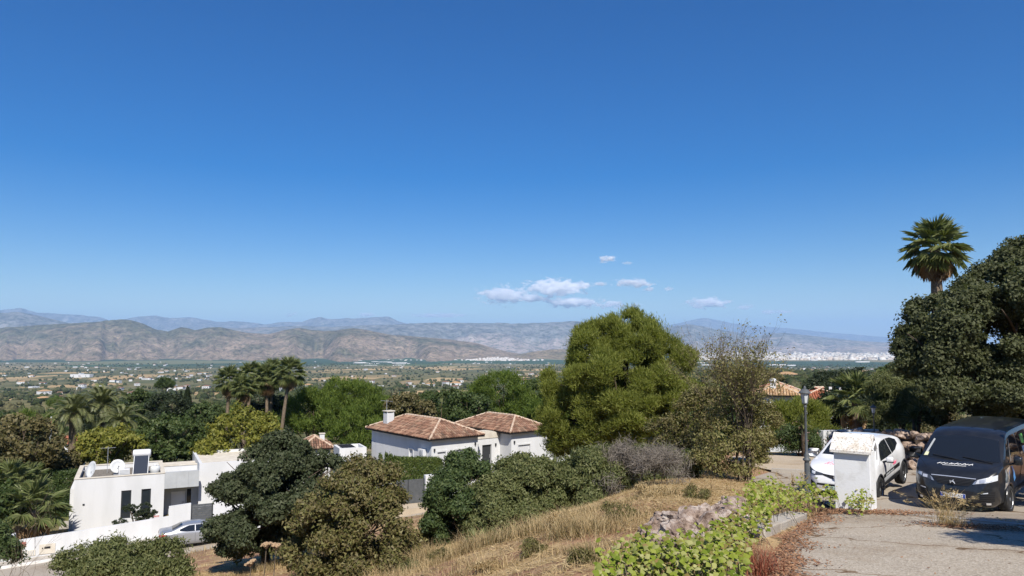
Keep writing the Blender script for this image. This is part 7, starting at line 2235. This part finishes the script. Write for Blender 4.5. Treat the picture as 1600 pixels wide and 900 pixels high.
path = [  # px, py, d, half width px, half height m
    (945, 893, 8.6, 18, .18), (985, 878, 9.0, 32, .22), (1030, 880, 8.9, 38, .22), (1080, 878, 8.9, 40, .22), (1130, 880, 8.8, 34, .2), (1010, 862, 9.7, 30, .2), (1090, 858, 9.8, 34, .2), (1125, 845, 10.6, 34, .2), (1140, 825, 11.6, 34, .2), (1160, 805, 12.8, 36, .2), (1172, 785, 14.2, 34, .2), (1185, 770, 15.8, 28, .18), (1205, 775, 15.6, 26, .18), (1235, 778, 16.4, 24, .2), (1252, 765, 17.6, 18, .2), (1280, 772, 17.4, 20, .16), (1325, 783, 16.9, 14, .16), (1345, 780, 16.6, 10, .18), (1185, 758, 17.6, 24, .16)]
g = np.random.default_rng(88)
cand = []
for px, py, d, w, hh in path:
    n = int(7.5 * w)
    qx = px + g.uniform(-1, 1, n) * w; dd = d + g.normal(size=n) * .45
    x = (qx - 800) * S(dd); c0 = P(px, py, d)
    zg = np.maximum(ground(x, dd), c0.z - .3)
    z = np.maximum(zg, c0.z + g.uniform(-hh, hh, n) * .8)
    cand.append(np.stack([x, dd, z], -1))
cand = np.vstack(cand); g.shuffle(cand)
order = np.argsort(cand[:, 1] + g.uniform(0, 2.5, len(cand)))
sl = VN.location
for k in order[:280]:
    x, y, z = cand[k]
    o = bpy.data.objects.new('leaf', VM[int(g.integers(0, 6))]); COL.objects.link(o); o.parent = VN
    o.location = (x - sl.x, y - sl.y, z - sl.z + .02); s = g.uniform(.026, .054); o.scale = (s, s, s)
    o.rotation_euler = (g.uniform(.0, 1.0), g.uniform(-.6, .6), g.uniform(-1, 1))
rest = cand[order[280:]]
n = len(rest)
base_l = np.array([v.co[:] for v in VM[0].vertices]); fl = np.array([p.vertices[:] for p in VM[0].polygons])
ax, az_, ay = g.uniform(.0, 1.0, n), g.uniform(0, 6.28, n), g.uniform(-.6, .6, n)
sc = g.uniform(.022, .05, n)
v = base_l[None] * sc[:, None, None]
ca, sa = np.cos(az_)[:, None], np.sin(az_)[:, None]
v = np.stack([v[..., 0] * ca - v[..., 1] * sa, v[..., 0] * sa + v[..., 1] * ca, v[..., 2]], -1)
cb, sb_ = np.cos(ay)[:, None], np.sin(ay)[:, None]
v = np.stack([v[..., 0] * cb + v[..., 2] * sb_, v[..., 1], -v[..., 0] * sb_ + v[..., 2] * cb], -1)
cb, sb_ = np.cos(ax)[:, None], np.sin(ax)[:, None]
v = np.stack([v[..., 0], v[..., 1] * cb - v[..., 2] * sb_, v[..., 1] * sb_ + v[..., 2] * cb], -1)
v = v + rest[:, None, :] - np.array(sl)[None, None, :]
ff = (np.arange(n)[:, None, None] * len(base_l) + fl[None]).reshape(-1, 3)
link('foliage', mesh_data('foliage', v.reshape(-1, 3), ff), M['l_vine'], VN)['kind'] = 'stuff'
mb = MB()
for i in range(0, len(cand), 14):
    p = Vector(cand[i]) - sl
    gz_ = G(cand[i][0], cand[i][1]) - sl.z
    mb.tube([(p.x + g.uniform(-.2, .2), p.y + g.uniform(-.2, .2), min(gz_, p.z - .05)), tuple(p)], .006, 3, caps=False)
mb.build('stems', M['twig'], VN)['kind'] = 'stuff'

# ---- dry grass on the slope: nobody could count it
def grass(name, n, region, hgt, wid, seed, label, m, keep=None, lean=.35, hfun=None):
    g = np.random.default_rng(seed)
    x, y = region(g, n)
    dp = np.minimum(np.minimum(poly_dist(DRIVE, x, y), poly_dist(ROAD, x, y)), poly_dist(APRON, x, y))
    ok = dp > 0.12
    tt = (x - WALL_A.x) * STU.x + (y - WALL_A.y) * STU.y; ss = (x - WALL_A.x) * STV.x + (y - WALL_A.y) * STV.y
    ok &= ~((ss > STREET_W[0] - .1) & (tt > -30) & (tt < 34) & (y > 30))
    patchy = np.sin(x * 1.3 + 2 * np.sin(y * .9)) * np.sin(y * 1.1 + 1.5 * np.sin(x * .7))
    ok &= (g.random(n) < .42 + .75 * patchy)
    ok &= ~((x > 2.0) & (x < 4.7) & (y > 10.4) & (y < 14.4) & (g.random(n) < .9))
    x, y = x[ok], y[ok]
    z = np.concatenate([ground(x[i:i + 20000], y[i:i + 20000]) for i in range(0, len(x), 20000)])
    k = len(x)
    h = hgt * (.45 + .8 * g.random(k)) * (1 + .5 * np.sin(x * .8 + y * .5))
    if hfun is not None: h = h * hfun(x, y)
    az = g.random(k) * 6.283
    ln = np.abs(g.normal(size=k)) * lean + .08
    b0 = np.stack([x, y, z - .02], -1)
    sd = np.stack([-np.sin(az), np.cos(az), 0 * az], -1) * (wid * (.6 + .8 * g.random(k)))[:, None]
    dr = np.stack([np.cos(az) * ln, np.sin(az) * ln, np.ones(k)], -1)
    mid = b0 + dr * (h * .55)[:, None]
    tip = b0 + np.stack([np.cos(az) * ln * 2.1, np.sin(az) * ln * 2.1, np.ones(k) * .95], -1) * h[:, None]
    v = np.stack([b0 - sd, b0 + sd, mid + sd * .7, tip, mid - sd * .7], 1).reshape(-1, 3)
    i = np.arange(k) * 5
    f = np.concatenate([np.stack([i, i + 1, i + 2], -1), np.stack([i, i + 2, i + 4], -1), np.stack([i + 4, i + 2, i + 3], -1)])
    return tag(link(name, mesh_data(name, v, f), m), label, 'grass', kind='stuff')
def fan_region(d0, d1, px0, px1):
    def f(g, n):
        d = d0 + (d1 - d0) * g.random(n) ** .8
        px = px0 + (px1 - px0) * g.random(n)
        return (px - 800) / F * d, d
    return f
mound = lambda x, y: 1 + 1.8 * np.exp(-((x - 1.4) / 2.2) ** 2 - ((y - 17) / 2.5) ** 2) - .55 * np.exp(-((x - 4.8) / 1.6) ** 2 - ((y - 19) / 4.5) ** 2)
grass('dry_grass', 78000, fan_region(9.5, 26, 250, 1180), .13, .0043, 41, 'straw coloured dry grass covering the near slope', M['straw'], hfun=mound, lean=.6)
grass('dry_grass', 26000, fan_region(25, 48, -40, 1120), .22, .010, 42, 'dry grass on the lower slope above the street', M['straw'], lean=.4)
grass('dry_grass', 9000, fan_region(14, 34, 1090, 1270), .16, .006, 43, 'short dry grass on the verge by the road bend', M['straw'], lean=.7)
def tuft_region(g, n):
    c = np.array([(1.2, 15.2), (2.2, 16.2), (.3, 16.8), (2.9, 17.4), (1.5, 17.8), (-.6, 17.2), (-2.6, 20), (3.6, 18.6), (-1.2, 14.2), (.6, 12.2), (-5.5, 22.5), (-3.2, 17.6), (-8, 25), (-9.5, 24)])
    i = g.integers(0, len(c), n); p = c[i] + g.normal(size=(n, 2)) * np.array([.45, .4])
    return p[:, 0], p[:, 1]
grass('dry_grass', 26000, tuft_region, .30, .0045, 44, 'taller golden grass tufts on the near slope', M['straw'], lean=.35)
grass('dry_weeds', 7000, tuft_region, .22, .006, 45, 'brownish withered weeds between the grass tufts', M['l_dry'], lean=.8)
# loose straw lying flat, fallen leaves
def litter(name, n, pts_fun, L, W, m, label, cat, seed):
    g = np.random.default_rng(seed)
    x, y, z = pts_fun(g, n)
    c = np.stack([x, y, z + .012 + .03 * g.random(len(x))], -1)
    az = g.random(len(x)) * 6.283
    a = np.stack([np.cos(az), np.sin(az), g.normal(size=len(x)) * .25], -1)
    nr_ = unit(np.stack([g.normal(size=len(x)) * .45, g.normal(size=len(x)) * .45, np.ones(len(x))], -1))
    v, f = leaf_quads(c, unit(a), nr_, L * (.5 + g.random(len(x))), W * (.5 + g.random(len(x))), .15)
    return tag(link(name, mesh_data(name, v, f), m), label, cat, kind='stuff')
def edge_pts(g, n):
    e = np.array([(3.0, 8.7), (3.75, 10.7), (4.9, 13.4), (6.75, 16.7), (7.75, 17.9)])
    t = g.random(n) * (len(e) - 1.001); i = t.astype(int); fr = (t - i)[:, None]
    p = e[i] * (1 - fr) + e[i + 1] * fr
    p = p + np.abs(g.normal(size=(n, 1))) * np.array([[.17, -.11]]) * (0.55 + .9 * np.sin(t * 5 + .6)[:, None] ** 2) + g.normal(size=(n, 2)) * .06
    return p[:, 0], p[:, 1], pave_z(p[:, 0], p[:, 1])
litter('fallen_leaves', 4200, edge_pts, .05, .028, M['dead_leaf'], 'brown fallen leaves drifted along the driveway edge', 'leaves', 51)
def pillar_pts(g, n):
    x = 8.2 + g.normal(size=n) * .75; y = 17.2 + g.normal(size=n) * .35 - (x - 8.2) * .25
    return x, y, np.maximum(ground(x, y), pave_z(x, y))
litter('fallen_leaves', 2200, pillar_pts, .05, .028, M['dead_leaf'], 'brown fallen leaves heaped at the foot of the utility pillar', 'leaves', 52)
def scatter_pts(g, n):
    x = g.uniform(3, 11, n); y = g.uniform(8, 18, n); ok = in_poly(DRIVE, x, y)
    return x[ok], y[ok], pave_z(x[ok], y[ok]) - .01
litter('fallen_leaves', 420, scatter_pts, .035, .02, M['dead_leaf'], 'single dry leaves scattered over the driveway concrete', 'leaves', 53)
def mulch(g, n):
    x = 4.9 + g.normal(size=n) * 1.4; y = 18.8 + g.normal(size=n) * 3.0
    dp = np.minimum(poly_dist(DRIVE, x, y), poly_dist(ROAD, x, y)); ok = dp > .1
    x, y = x[ok], y[ok]; return x, y, ground(x, y)
def slope_pts(g, n):
    x, y = fan_region(9.5, 27, 230, 1120)(g, n)
    ok = (np.minimum(poly_dist(DRIVE, x, y), poly_dist(ROAD, x, y)) > .15) & ~((x > 2.0) & (x < 4.7) & (y > 10.4) & (y < 14.4)) & (np.sin(x * 2.1 + 1.7 * np.sin(y * 1.4)) * np.sin(y * 1.8) > -.55 + .6 * g.random(n))
    x, y = x[ok], y[ok]; return x, y, ground(x, y)
litter('straw_litter', 60000, slope_pts, .17, .013, M['straw'], 'matted straw lying flat over the near slope', 'straw', 56)
litter('straw_litter', 16000, mulch, .16, .012, M['straw'], 'flattened straw on the brown mound behind the outcrop', 'straw', 54)

# ---- weeds
def weed(name, label, base, n, L, W, m, seed, lean=.6, heads=0, head_m=None, cat='weed'):
    g = np.random.default_rng(seed)
    t = thing(name, label, cat, base)
    az = g.random(n) * 6.283; ln = np.abs(g.normal(size=n)) * lean + .05; l = L * (.5 + .6 * g.random(n))
    b0 = np.stack([g.normal(size=n) * .10, g.normal(size=n) * .08, -.03 + 0 * az], -1)
    segs = 5; vs = []
    sd = np.stack([-np.sin(az), np.cos(az), 0 * az], -1) * W
    P0 = []
    for k in range(segs + 1):
        q = k / segs
        c = b0 + np.stack([np.cos(az) * ln * l * q ** 1.6, np.sin(az) * ln * l * q ** 1.6, l * (q - .28 * np.minimum(ln, 1.4) * q ** 2.6)], -1)
        P0.append(c); wv = sd * (1 - .8 * q)
        vs.append(np.stack([c - wv, c + wv], 1))
    v = np.stack(vs, 1).reshape(-1, 3)        # n, seg, 2
    f = []
    base_i = np.arange(n) * (segs + 1) * 2
    for k in range(segs): f.append(np.stack([base_i + 2 * k, base_i + 2 * k + 1, base_i + 2 * k + 3, base_i + 2 * k + 2], -1))
    link('stalks', mesh_data('stalks', v, np.vstack(f)), m, t)['kind'] = 'stuff'
    if heads:
        idx = g.choice(n, heads, replace=False)
        tp = P0[-1][idx]; pv_ = P0[-2][idx]
        fr = g.random((heads, 22, 1)); c = (pv_[:, None] * (1 - fr) + tp[:, None] * fr + g.normal(size=(heads, 22, 3)) * .02).reshape(-1, 3)
        a = unit(np.repeat(tp - pv_, 22, 0) + .4 * g.normal(size=(heads * 22, 3)) * .1 + np.array([0, 0, -.05]))
        v, f = leaf_quads(c, a, rand_dirs(len(c), g), np.full(len(c), .07), np.full(len(c), .016))
        link('seed_heads', mesh_data('seed_heads', v, f), head_m or M['straw'], t)['kind'] = 'stuff'
    return t
q = P(1478, 822, 14.6); zz = lambda x, y: max(G(x, y), float(pave_z(x, y)))
weed('dry_weed', 'arching dry grass tuft growing from the joint in front of the van', (q.x, q.y, zz(q.x, q.y)), 110, .8, .004, M['straw'], 61, .85, 40)
q = P(1500, 826, 14.3)
weed('dry_weed', 'low spreading tuft at the right foot of the arching weed', (q.x, q.y, zz(q.x, q.y)), 90, .45, .004, M['straw'], 62, 1.2)
def weed_litter(g, n):
    x = 8.75 + g.normal(size=n) * .45; y = 14.15 + g.normal(size=n) * .3 - (x - 8.75) * .55
    return x, y, pave_z(x, y) + .01
litter('fallen_leaves', 1900, weed_litter, .05, .02, M['dead_leaf'], 'brown litter caught round the weed tuft on the driveway', 'leaves', 55)
q = P(1188, 880, 9.4)
weed('red_weed', 'rusty red dead weed beside the vine at the driveway corner', (q.x, q.y, zz(q.x, q.y)), 150, .42, .005, M['redweed'], 63, .7, 0)
q = P(1172, 862, 10.2)
weed('red_weed', 'smaller rusty weed just behind the red weed at the driveway corner', (q.x, q.y, zz(q.x, q.y)), 70, .36, .005, M['dead_leaf'], 64, .6, 0)
q = P(1240, 775, 18.6)
weed('dry_weed', 'tall dry grass at the foot of the tall street lamp', (q.x, q.y, zz(q.x, q.y)), 60, .8, .005, M['straw'], 65, .3, 20)

# ---- low scrub breaking up the slope
for k, (px, py, d, w, h, mk, lab) in enumerate([(690, 862, 17.5, 16, 9, 'l_brown', 'low brown scrub left of the dwarf palm'), (830, 868, 14.6, 20, 9, 'l_brown', 'low brown scrub in the middle of the dry slope'), (880, 832, 16.6, 22, 12, 'l_half', 'yellowish scrub below the olive shrub on the slope'), (965, 815, 16.0, 20, 12, 'l_brown', 'brown scrub just left of the rock outcrop'), (905, 890, 11.6, 20, 8, 'l_brown', 'low brown scrub left of the vine at the bottom edge'), (1010, 785, 18.5, 22, 10, 'l_half', 'dry yellow scrub above the rock outcrop'), (1085, 772, 18.2, 18, 8, 'l_brown', 'low withered scrub on the mound behind the rocks'), (760, 885, 14.2, 18, 8, 'l_half', 'straw yellow scrub at the bottom edge of the slope'), (640, 870, 19.0, 16, 10, 'l_olive', 'small green scrub beside the browning tree')]):
    x = (px - 800) * S(d); bs_ = (x, d, G(x, d))
    lob = [(x, d, bs_[2] + h * S(d) * .7, w * S(d), w * S(d), h * S(d)), (x + w * S(d) * .7, d + .1, bs_[2] + h * S(d) * .4, w * S(d) * .6, w * S(d) * .6, h * S(d) * .7)]
    plant('low_scrub', lab, 'shrub', bs_, lob, foliage(lob, 130, 16, .09, .06, .016, 1200 + k, .9, up=.8, bough=.5), (M['straw'] if mk == 'l_half' else M[mk]), .012, k, trunk_m=M['twig'], lift=.2, trunk_name='stems')

# ---- dry flower umbels sticking up in the foreground
def umbel(label, px, py, d, r_, seed, tilt):
    q = P(px, py, d); gzz = G(q.x, q.y)
    t = thing('dry_umbel', label, 'dry flower', (q.x - .05, q.y, gzz))
    h = q.z - gzz
    MB().tube([(0, 0, -.05), (.02, 0, h * .5), (.05, 0, h)], [.012, .009, .007], 5).build('stalk', M['twig'], t)
    g = np.random.default_rng(seed)
    mb = MB()
    for k in range(26):
        a = k * 2.4; rr_ = r_ * math.sqrt((k + .5) / 26)
        tip = Vector((.05 + rr_ * math.cos(a), rr_ * math.sin(a), h + .07 + tilt * rr_ * math.cos(a) - .25 * rr_ * rr_ / r_))
        mb.tube([(.05, 0, h), tip], .004, 3, caps=False)
        for j in range(4):
            o_ = Vector((random.uniform(-.025, .025), random.uniform(-.025, .025), random.uniform(.0, .025)))
            mb.box(tip.x + o_.x - .012, tip.x + o_.x + .012, tip.y + o_.y - .012, tip.y + o_.y + .012, tip.z + o_.z, tip.z + o_.z + .012)
    mb.build('flower_head', mat('dry_umbel', (.34, .23, .13), (.46, .33, .2), 30, .9), t)
umbel('dry tan flower umbel, taller left one before the dark oak', 416, 858, 12.0, .055, 1, .1)
umbel('dry tan flower umbel, right of the taller one before the dark oak', 431, 859, 12.1, .065, 2, -.1)
umbel('low drooping dry umbel at the bottom left of the dark oak', 392, 886, 11.5, .06, 3, .5)
# thin dead stalks at the left bottom corner
for px, py, d, lab, sd in [(33, 860, 13, 'bare reddish stalk at the bottom left corner', 1), (62, 880, 13.5, 'second bare stalk near the bottom left corner', 2), (10, 875, 12.6, 'bare stalk cut by the left edge at the bottom', 3)]:
    q = P(px, py, d); gzz = G(q.x, q.y)
    t = thing('dead_stalk', lab, 'dead plant', (q.x, q.y, gzz))
    mb = MB(); twig_tree(mb, (0, 0, -.05), (q.z - gzz) * .62, .008, 700 + sd, 3, .4)
    mb.build('stalk', M['twig'], t)

# ================================================================ THE VALLEY: houses, scattered trees, woods
def small_house_mesh(name, w, l, h, roof, rm):
    mb = MB()
    mb.box(-w / 2, w / 2, -l / 2, l / 2, -3, h)
    me_v, me_f = list(mb.v), list(mb.f)
    k = len(me_v)
    if roof == 'gable':
        o = .4; rh = w * .22
        me_v += [(-w / 2 - o, -l / 2 - o, h), (w / 2 + o, -l / 2 - o, h), (w / 2 + o, l / 2 + o, h), (-w / 2 - o, l / 2 + o, h), (0, -l / 2 - o, h + rh), (0, l / 2 + o, h + rh)]
        me_f += [(k, k + 4, k + 5, k + 3), (k + 1, k + 2, k + 5, k + 4), (k, k + 1, k + 4), (k + 2, k + 3, k + 5)]
        nr_ = 4
    elif roof == 'hip':
        o = .4; rh = w * .2
        me_v += [(-w / 2 - o, -l / 2 - o, h), (w / 2 + o, -l / 2 - o, h), (w / 2 + o, l / 2 + o, h), (-w / 2 - o, l / 2 + o, h), (0, -l / 2 + w / 2, h + rh), (0, l / 2 - w / 2, h + rh)]
        me_f += [(k, k + 4, k + 5, k + 3), (k + 1, k + 2, k + 5, k + 4), (k, k + 1, k + 4), (k + 2, k + 3, k + 5)]
        nr_ = 4
    else:
        me_v += [(-w / 2 - .1, -l / 2 - .1, h + .01), (w / 2 + .1, -l / 2 - .1, h + .01), (w / 2 + .1, l / 2 + .1, h + .01), (-w / 2 - .1, l / 2 + .1, h + .01), (-w / 2 - .1, -l / 2 - .1, h + .5), (w / 2 + .1, -l / 2 - .1, h + .5), (w / 2 + .1, l / 2 + .1, h + .5), (-w / 2 - .1, l / 2 + .1, h + .5)]
        me_f += [(k + 4, k + 5, k + 6, k + 7), (k, k + 1, k + 5, k + 4), (k + 1, k + 2, k + 6, k + 5), (k + 2, k + 3, k + 7, k + 6), (k + 3, k, k + 4, k + 7)]
        nr_ = 5
    # window openings as dark set-back quads on the two long walls
    nw = 0
    for s in (-1, 1):
        for q in (-.3, 0.05, .32):
            j = len(me_v); x = s * (w / 2 + .02)
            me_v += [(x, l * q - .6, h * .35), (x, l * q + .6, h * .35), (x, l * q + .6, h * .75), (x, l * q - .6, h * .75)]
            me_f.append((j, j + 1, j + 2, j + 3) if s > 0 else (j + 3, j + 2, j + 1, j)); nw += 1
    me = mesh_data(name, me_v, me_f)
    me.materials.append(M['white']); me.materials.append(rm); me.materials.append(M['dark_frame'])
    n = len(me.polygons)
    for i, p in enumerate(me.polygons):
        p.material_index = 2 if i >= n - nw else (1 if i >= n - nw - nr_ else 0)
    return me
SH = [small_house_mesh('valley_house', 8, 13, 4, 'gable', M['tile']), small_house_mesh('valley_house', 9, 12, 6, 'hip', M['tile']), small_house_mesh('valley_house', 10, 16, 4.5, 'flat', M['shutter']), small_house_mesh('valley_house', 7, 10, 3.6, 'flat', M['shutter']), small_house_mesh('valley_house', 12, 18, 5, 'hip', M['tile_tan']), small_house_mesh('valley_house', 14, 46, 7, 'flat', M['shutter'])]
def v_house(px, d, kind, rz, scale=1.0, label=None, group=None, zoff=0):
    x = (px - 800) * S(d)
    o = bpy.data.objects.new('valley_house', SH[kind]); COL.objects.link(o)
    o.location = (x, d, G(x, d) + zoff); o.rotation_euler = (0, 0, rz); o.scale = (scale,) * 3
    return tag(o, label, 'house', group)
for px, py, d, kind, rz, s, lab in [(75, 612, 900, 4, 1.4, 1.0, 'white farmhouse on the valley edge left of the date palms'), (132, 588, 2700, 5, 1.5, 1.6, 'long white shed in the valley, largest left of centre'),
                        (300, 596, 700, 0, .9, .8, 'white house beside the lone umbrella pine'), (695, 602, 520, 0, .6, .62, 'white gabled cottage above the umbrella pines'), (673, 587, 1500, 4, 1.2, 1.0, 'white villa on the plain above the umbrella pines, left'),
                        (697, 586, 1500, 1, .8, 1.0, 'white villa on the plain above the umbrella pines, right'), (484, 588, 1600, 4, 1.2, 1.1, 'white house on the plain right of the fan palm row'), (1248, 583, 620, 5, 1.4, .32, 'pale flat roofed house on the right hand plain'),
                        (1288, 574, 900, 1, 1.0, 1.0, 'white house left of the dark round trees on the right plain'), (1320, 573, 880, 4, .6, .9, 'white house on the right plain with a wide roof'), (1345, 574, 860, 0, .8, .9, 'white gabled house on the right plain near the pepper tree'),
                        (1367, 572, 900, 1, .4, 1.0, 'white house on the right plain just left of the huge oak'), (1395, 573, 800, 4, 1.1, .9, 'pale house half hidden at the edge of the huge oak'), (1372, 590, 420, 4, .9, .55, 'sandy roofed house below the huge oak edge'), (1252, 572, 1100, 1, .4, 1.0, 'white two storey house on the right plain, leftmost')]:
    x = (px - 800) * S(d); zg = G(x, d)
    v_house(px, d, kind, rz, s, lab)
def where(px):
    for lim, txt in ((40, 'at the left edge'), (100, 'above the left trees'), (160, 'above the left date palm'), (220, 'above the date palms'), (280, 'left of the lone pine'), (340, 'above the pointed cypress'), (400, 'left of the fan palm row'), (470, 'behind the fan palm row'), (530, 'right of the fan palm row'), (600, 'above the bright pine grove'), (660, 'above the villa chimney'), (720, 'above the left tiled roof'), (780, 'above the right tiled roof'), (850, 'left of the big pine'), (1090, 'behind the big pine'), (1160, 'behind the half bare tree'), (1230, 'above the sandy roof'), (1300, 'above the red roofs'), (1360, 'above the white boundary wall'), (1410, 'left of the huge oak')):
        if px < lim: return txt
    return 'behind the huge oak'
HK = ['white gabled house', 'white hip roofed house', 'white flat roofed house', 'little flat roofed white house', 'broad sandy roofed house']
g_r = random.Random(123)
for k in range(210):
    u_ = g_r.random()
    if u_ < .62:
        d = 900 + 5000 * g_r.random() ** 1.1; px = g_r.uniform(-60, 560)
        if g_r.random() < .45: px = g_r.gauss(270, 90); d = g_r.gauss(2900, 900)
    elif u_ < .85:
        d = 1100 + 4600 * g_r.random(); px = g_r.uniform(560, 860)
    else:
        d = 700 + 3500 * g_r.random(); px = g_r.uniform(1090, 1420)
    d = max(800, d)
    hk = g_r.choice([0, 0, 1, 1, 2, 2, 3, 3, 4])
    v_house(px, d, hk, g_r.uniform(0, 3.1), g_r.uniform(.8, 1.35), '%s in the valley, %s, %s' % (HK[hk], where(px), 'near side' if d < 1800 else 'middle distance' if d < 3200 else 'far side' if d < 4600 else 'near the hills'), 'white houses of the valley')

# scattered valley woods: crowns by the ten thousand
def wood(name, n, samp, seed, label, cols, size):
    g = np.random.default_rng(seed)
    x, y = samp(g, n); n = len(x)
    z = np.concatenate([ground(x[i:i + 20000], y[i:i + 20000]) for i in range(0, n, 20000)])
    bm = bmesh.new(); bmesh.ops.create_icosphere(bm, subdivisions=1, radius=1.0); bm.verts.index_update()
    bv = np.array([v.co[:] for v in bm.verts]); bf = np.array([[v.index for v in f.verts] for f in bm.faces]); bm.free()
    s = size * (.45 + 1.0 * g.random(n) ** 1.5)
    j = 1 + .28 * g.normal(size=(n, len(bv), 1))
    v = bv[None] * j * s[:, None, None] * np.array([1, 1, .85])[None, None]
    v = v + np.stack([x, y, z + s * .55], -1)[:, None, :]
    f = (np.arange(n)[:, None, None] * len(bv) + bf[None]).reshape(-1, 3)
    m, nt, b = new_mat(name + '_leaf')
    gg = nt.nodes.new('ShaderNodeNewGeometry')
    c = ramp(nt, gg.outputs['Random Per Island'], [(i / (len(cols) - 1), q) for i, q in enumerate(cols)])
    mot = ramp(nt, pos_noise(nt, .8, 4, .7), [(.38, (.45, .45, .45)), (.6, (1.25, 1.25, 1.2))])
    nt.links.new(mixc(nt, 1.0, c, mot, 'MULTIPLY'), b.inputs['Base Color']); b.inputs['Roughness'].default_value = .9; b.inputs['Specular IOR Level'].default_value = .05
    bump(nt, b, pos_noise(nt, 1.2, 4, .7), 1.0, .8)
    return tag(link(name, mesh_data(name, v.reshape(-1, 3), f), m), label, 'woodland', kind='stuff')
def valley_samp(d0, d1, p, px0=-250, px1=1850):
    def f(g, n):
        d = d0 + (d1 - d0) * g.random(n) ** p; px = g.uniform(px0, px1, n)
        x = (px - 800) / F * d
        w = np.sin(x * .011 + 2 * np.sin(d * .006)) * np.sin(d * .009 + 1.5 * np.sin(x * .007))
        ok = g.random(n) < .5 + .5 * w
        return x[ok], d[ok]
    return f
WC = [(.034, .045, .018), (.055, .068, .028), (.085, .09, .042), (.046, .062, .025), (.12, .11, .06)]
wood('valley_woodland', 9000, valley_samp(330, 1500, 1.0), 71, 'scattered olive and carob trees on the slopes of the valley', WC, 3.6)
wood('valley_woodland', 12500, valley_samp(1400, 5200, 1.0), 72, 'orchards and tree belts on the far valley floor', WC, 4.2)
wood('plain_woodland', 5000, valley_samp(300, 1700, .8, 1000, 1500), 73, 'dense trees of the plain below the coastal city', WC, 4.4)

# nearer trees of the slope, one by one
def mid_tree_mesh(kind, seed):
    if kind == 'round':
        lob = [(0, 0, 3.4, 2.4, 2.4, 1.9), (1.3, .4, 2.6, 1.7, 1.7, 1.4), (-1.3, -.4, 2.7, 1.7, 1.7, 1.4), (.2, -1.3, 2.4, 1.6, 1.6, 1.3), (.1, 1.2, 2.8, 1.6, 1.6, 1.3)]
        return foliage(lob, 260, 18, .7, .55, .34, seed, .4)[0], lob
    if kind == 'low':
        lob = [(0, 0, 2.2, 2.8, 2.6, 1.5), (1.7, .4, 1.8, 1.9, 1.8, 1.2), (-1.8, -.3, 1.7, 1.9, 1.9, 1.2)]
        return foliage(lob, 230, 18, .7, .55, .34, seed, .4)[0], lob
    lob = [(0, 0, 4.6, 2.6, 2.6, 1.2), (1.5, 0, 4.2, 1.7, 1.7, .9), (-1.5, .4, 4.2, 1.7, 1.7, .9)]
    return needle_foliage(lob, 220, 18, .8, .7, .14, seed, .4)[0], lob
PRO = []
for kind, mk, sd in [('round', 'l_dark', 1), ('round', 'l_mid', 2), ('low', 'l_green', 3), ('low', 'l_dry', 4), ('pine', 'l_pine2', 5), ('round', 'l_olive', 6), ('low', 'l_dark', 7)]:
    (v, f), lob = mid_tree_mesh(kind, 800 + sd)
    me = mesh_data('crown', v, f); me.materials.append(M[mk])
    tr = limbs((0, 0, 0), lob, .16, sd, .4, 1); tm = mesh_data('trunk', tr.v, tr.f, True); tm.materials.append(M['bark'])
    PRO.append((me, tm))
LB = ['dark round tree', 'mid green round tree', 'low dark green tree', 'low olive brown tree', 'small umbrella pine', 'silvery olive tree', 'low blackish tree']
g_r = random.Random(55)
for k in range(250):
    d = 112 + 260 * g_r.random() ** 1.1
    px = g_r.uniform(-60, 1480)
    x = (px - 800) * S(d)
    kk = g_r.choice([0, 1, 1, 2, 2, 3, 3, 4, 5, 6])
    t = bpy.data.objects.new('slope_tree', None); COL.objects.link(t); t.location = (x, d, G(x, d)); t.rotation_euler = (0, 0, g_r.uniform(0, 6.28))
    s = g_r.uniform(.75, 1.35); t.scale = (s, s, s * g_r.uniform(.85, 1.15))
    tag(t, '%s on the slope, %s, %s' % (LB[kk], where(px), 'just past the gardens' if d < 160 else 'upper part' if d < 220 else 'lower part' if d < 290 else 'lowest part'), 'tree', 'trees on the slope below the gardens')
    for nm, me in (('crown', PRO[kk][0]), ('trunk', PRO[kk][1])):
        o = bpy.data.objects.new(nm, me); COL.objects.link(o); o.parent = t

# red and white mast and the half hidden red roofs beyond the left trees
q = P(79, 672, 90); gzz = G(q.x, q.y)
t = thing('lattice_mast', 'small red and white striped mast among the trees at the left', 'mast', (q.x, q.y, gzz))
h0, h1 = P(79, 667, 90).z - gzz, P(79, 651, 90).z - gzz
MB().tube([(0, 0, -.2), (0, 0, h0)], .12, 6).build('lower_pole', M['metal'], t)
for k in range(5):
    MB().tube([(0, 0, h0 + (h1 - h0) * k / 5 + .002), (0, 0, h0 + (h1 - h0) * (k + 1) / 5)], .17 - .025 * k, 8).build('band', M['red'] if k in (0, 2) else M['shutter'], t)
q = P(86, 690, 84); gzz = G(q.x, q.y)
t = thing('garden_shed', 'red roofed shed with dark solar pane glimpsed through the left trees', 'shed', (q.x, q.y, gzz), .2)
eh = P(86, 694, 84).z - gzz
MB().box(-1.2, 2.2, 0, 3, -.5, eh).build('wall', M['white_old'], t)
MB().prism([(-1.5, eh + .003), (2.5, eh + .003), (2.5, eh + .12), (.5, eh + .7), (-1.5, eh + .12)], -.3, 3.3).build('roof', M['tile_red'], t)
MB().box(-1.1, -.1, -.5, -.42, eh - .3, eh + .55).build('solar_pane', M['solar'], t)
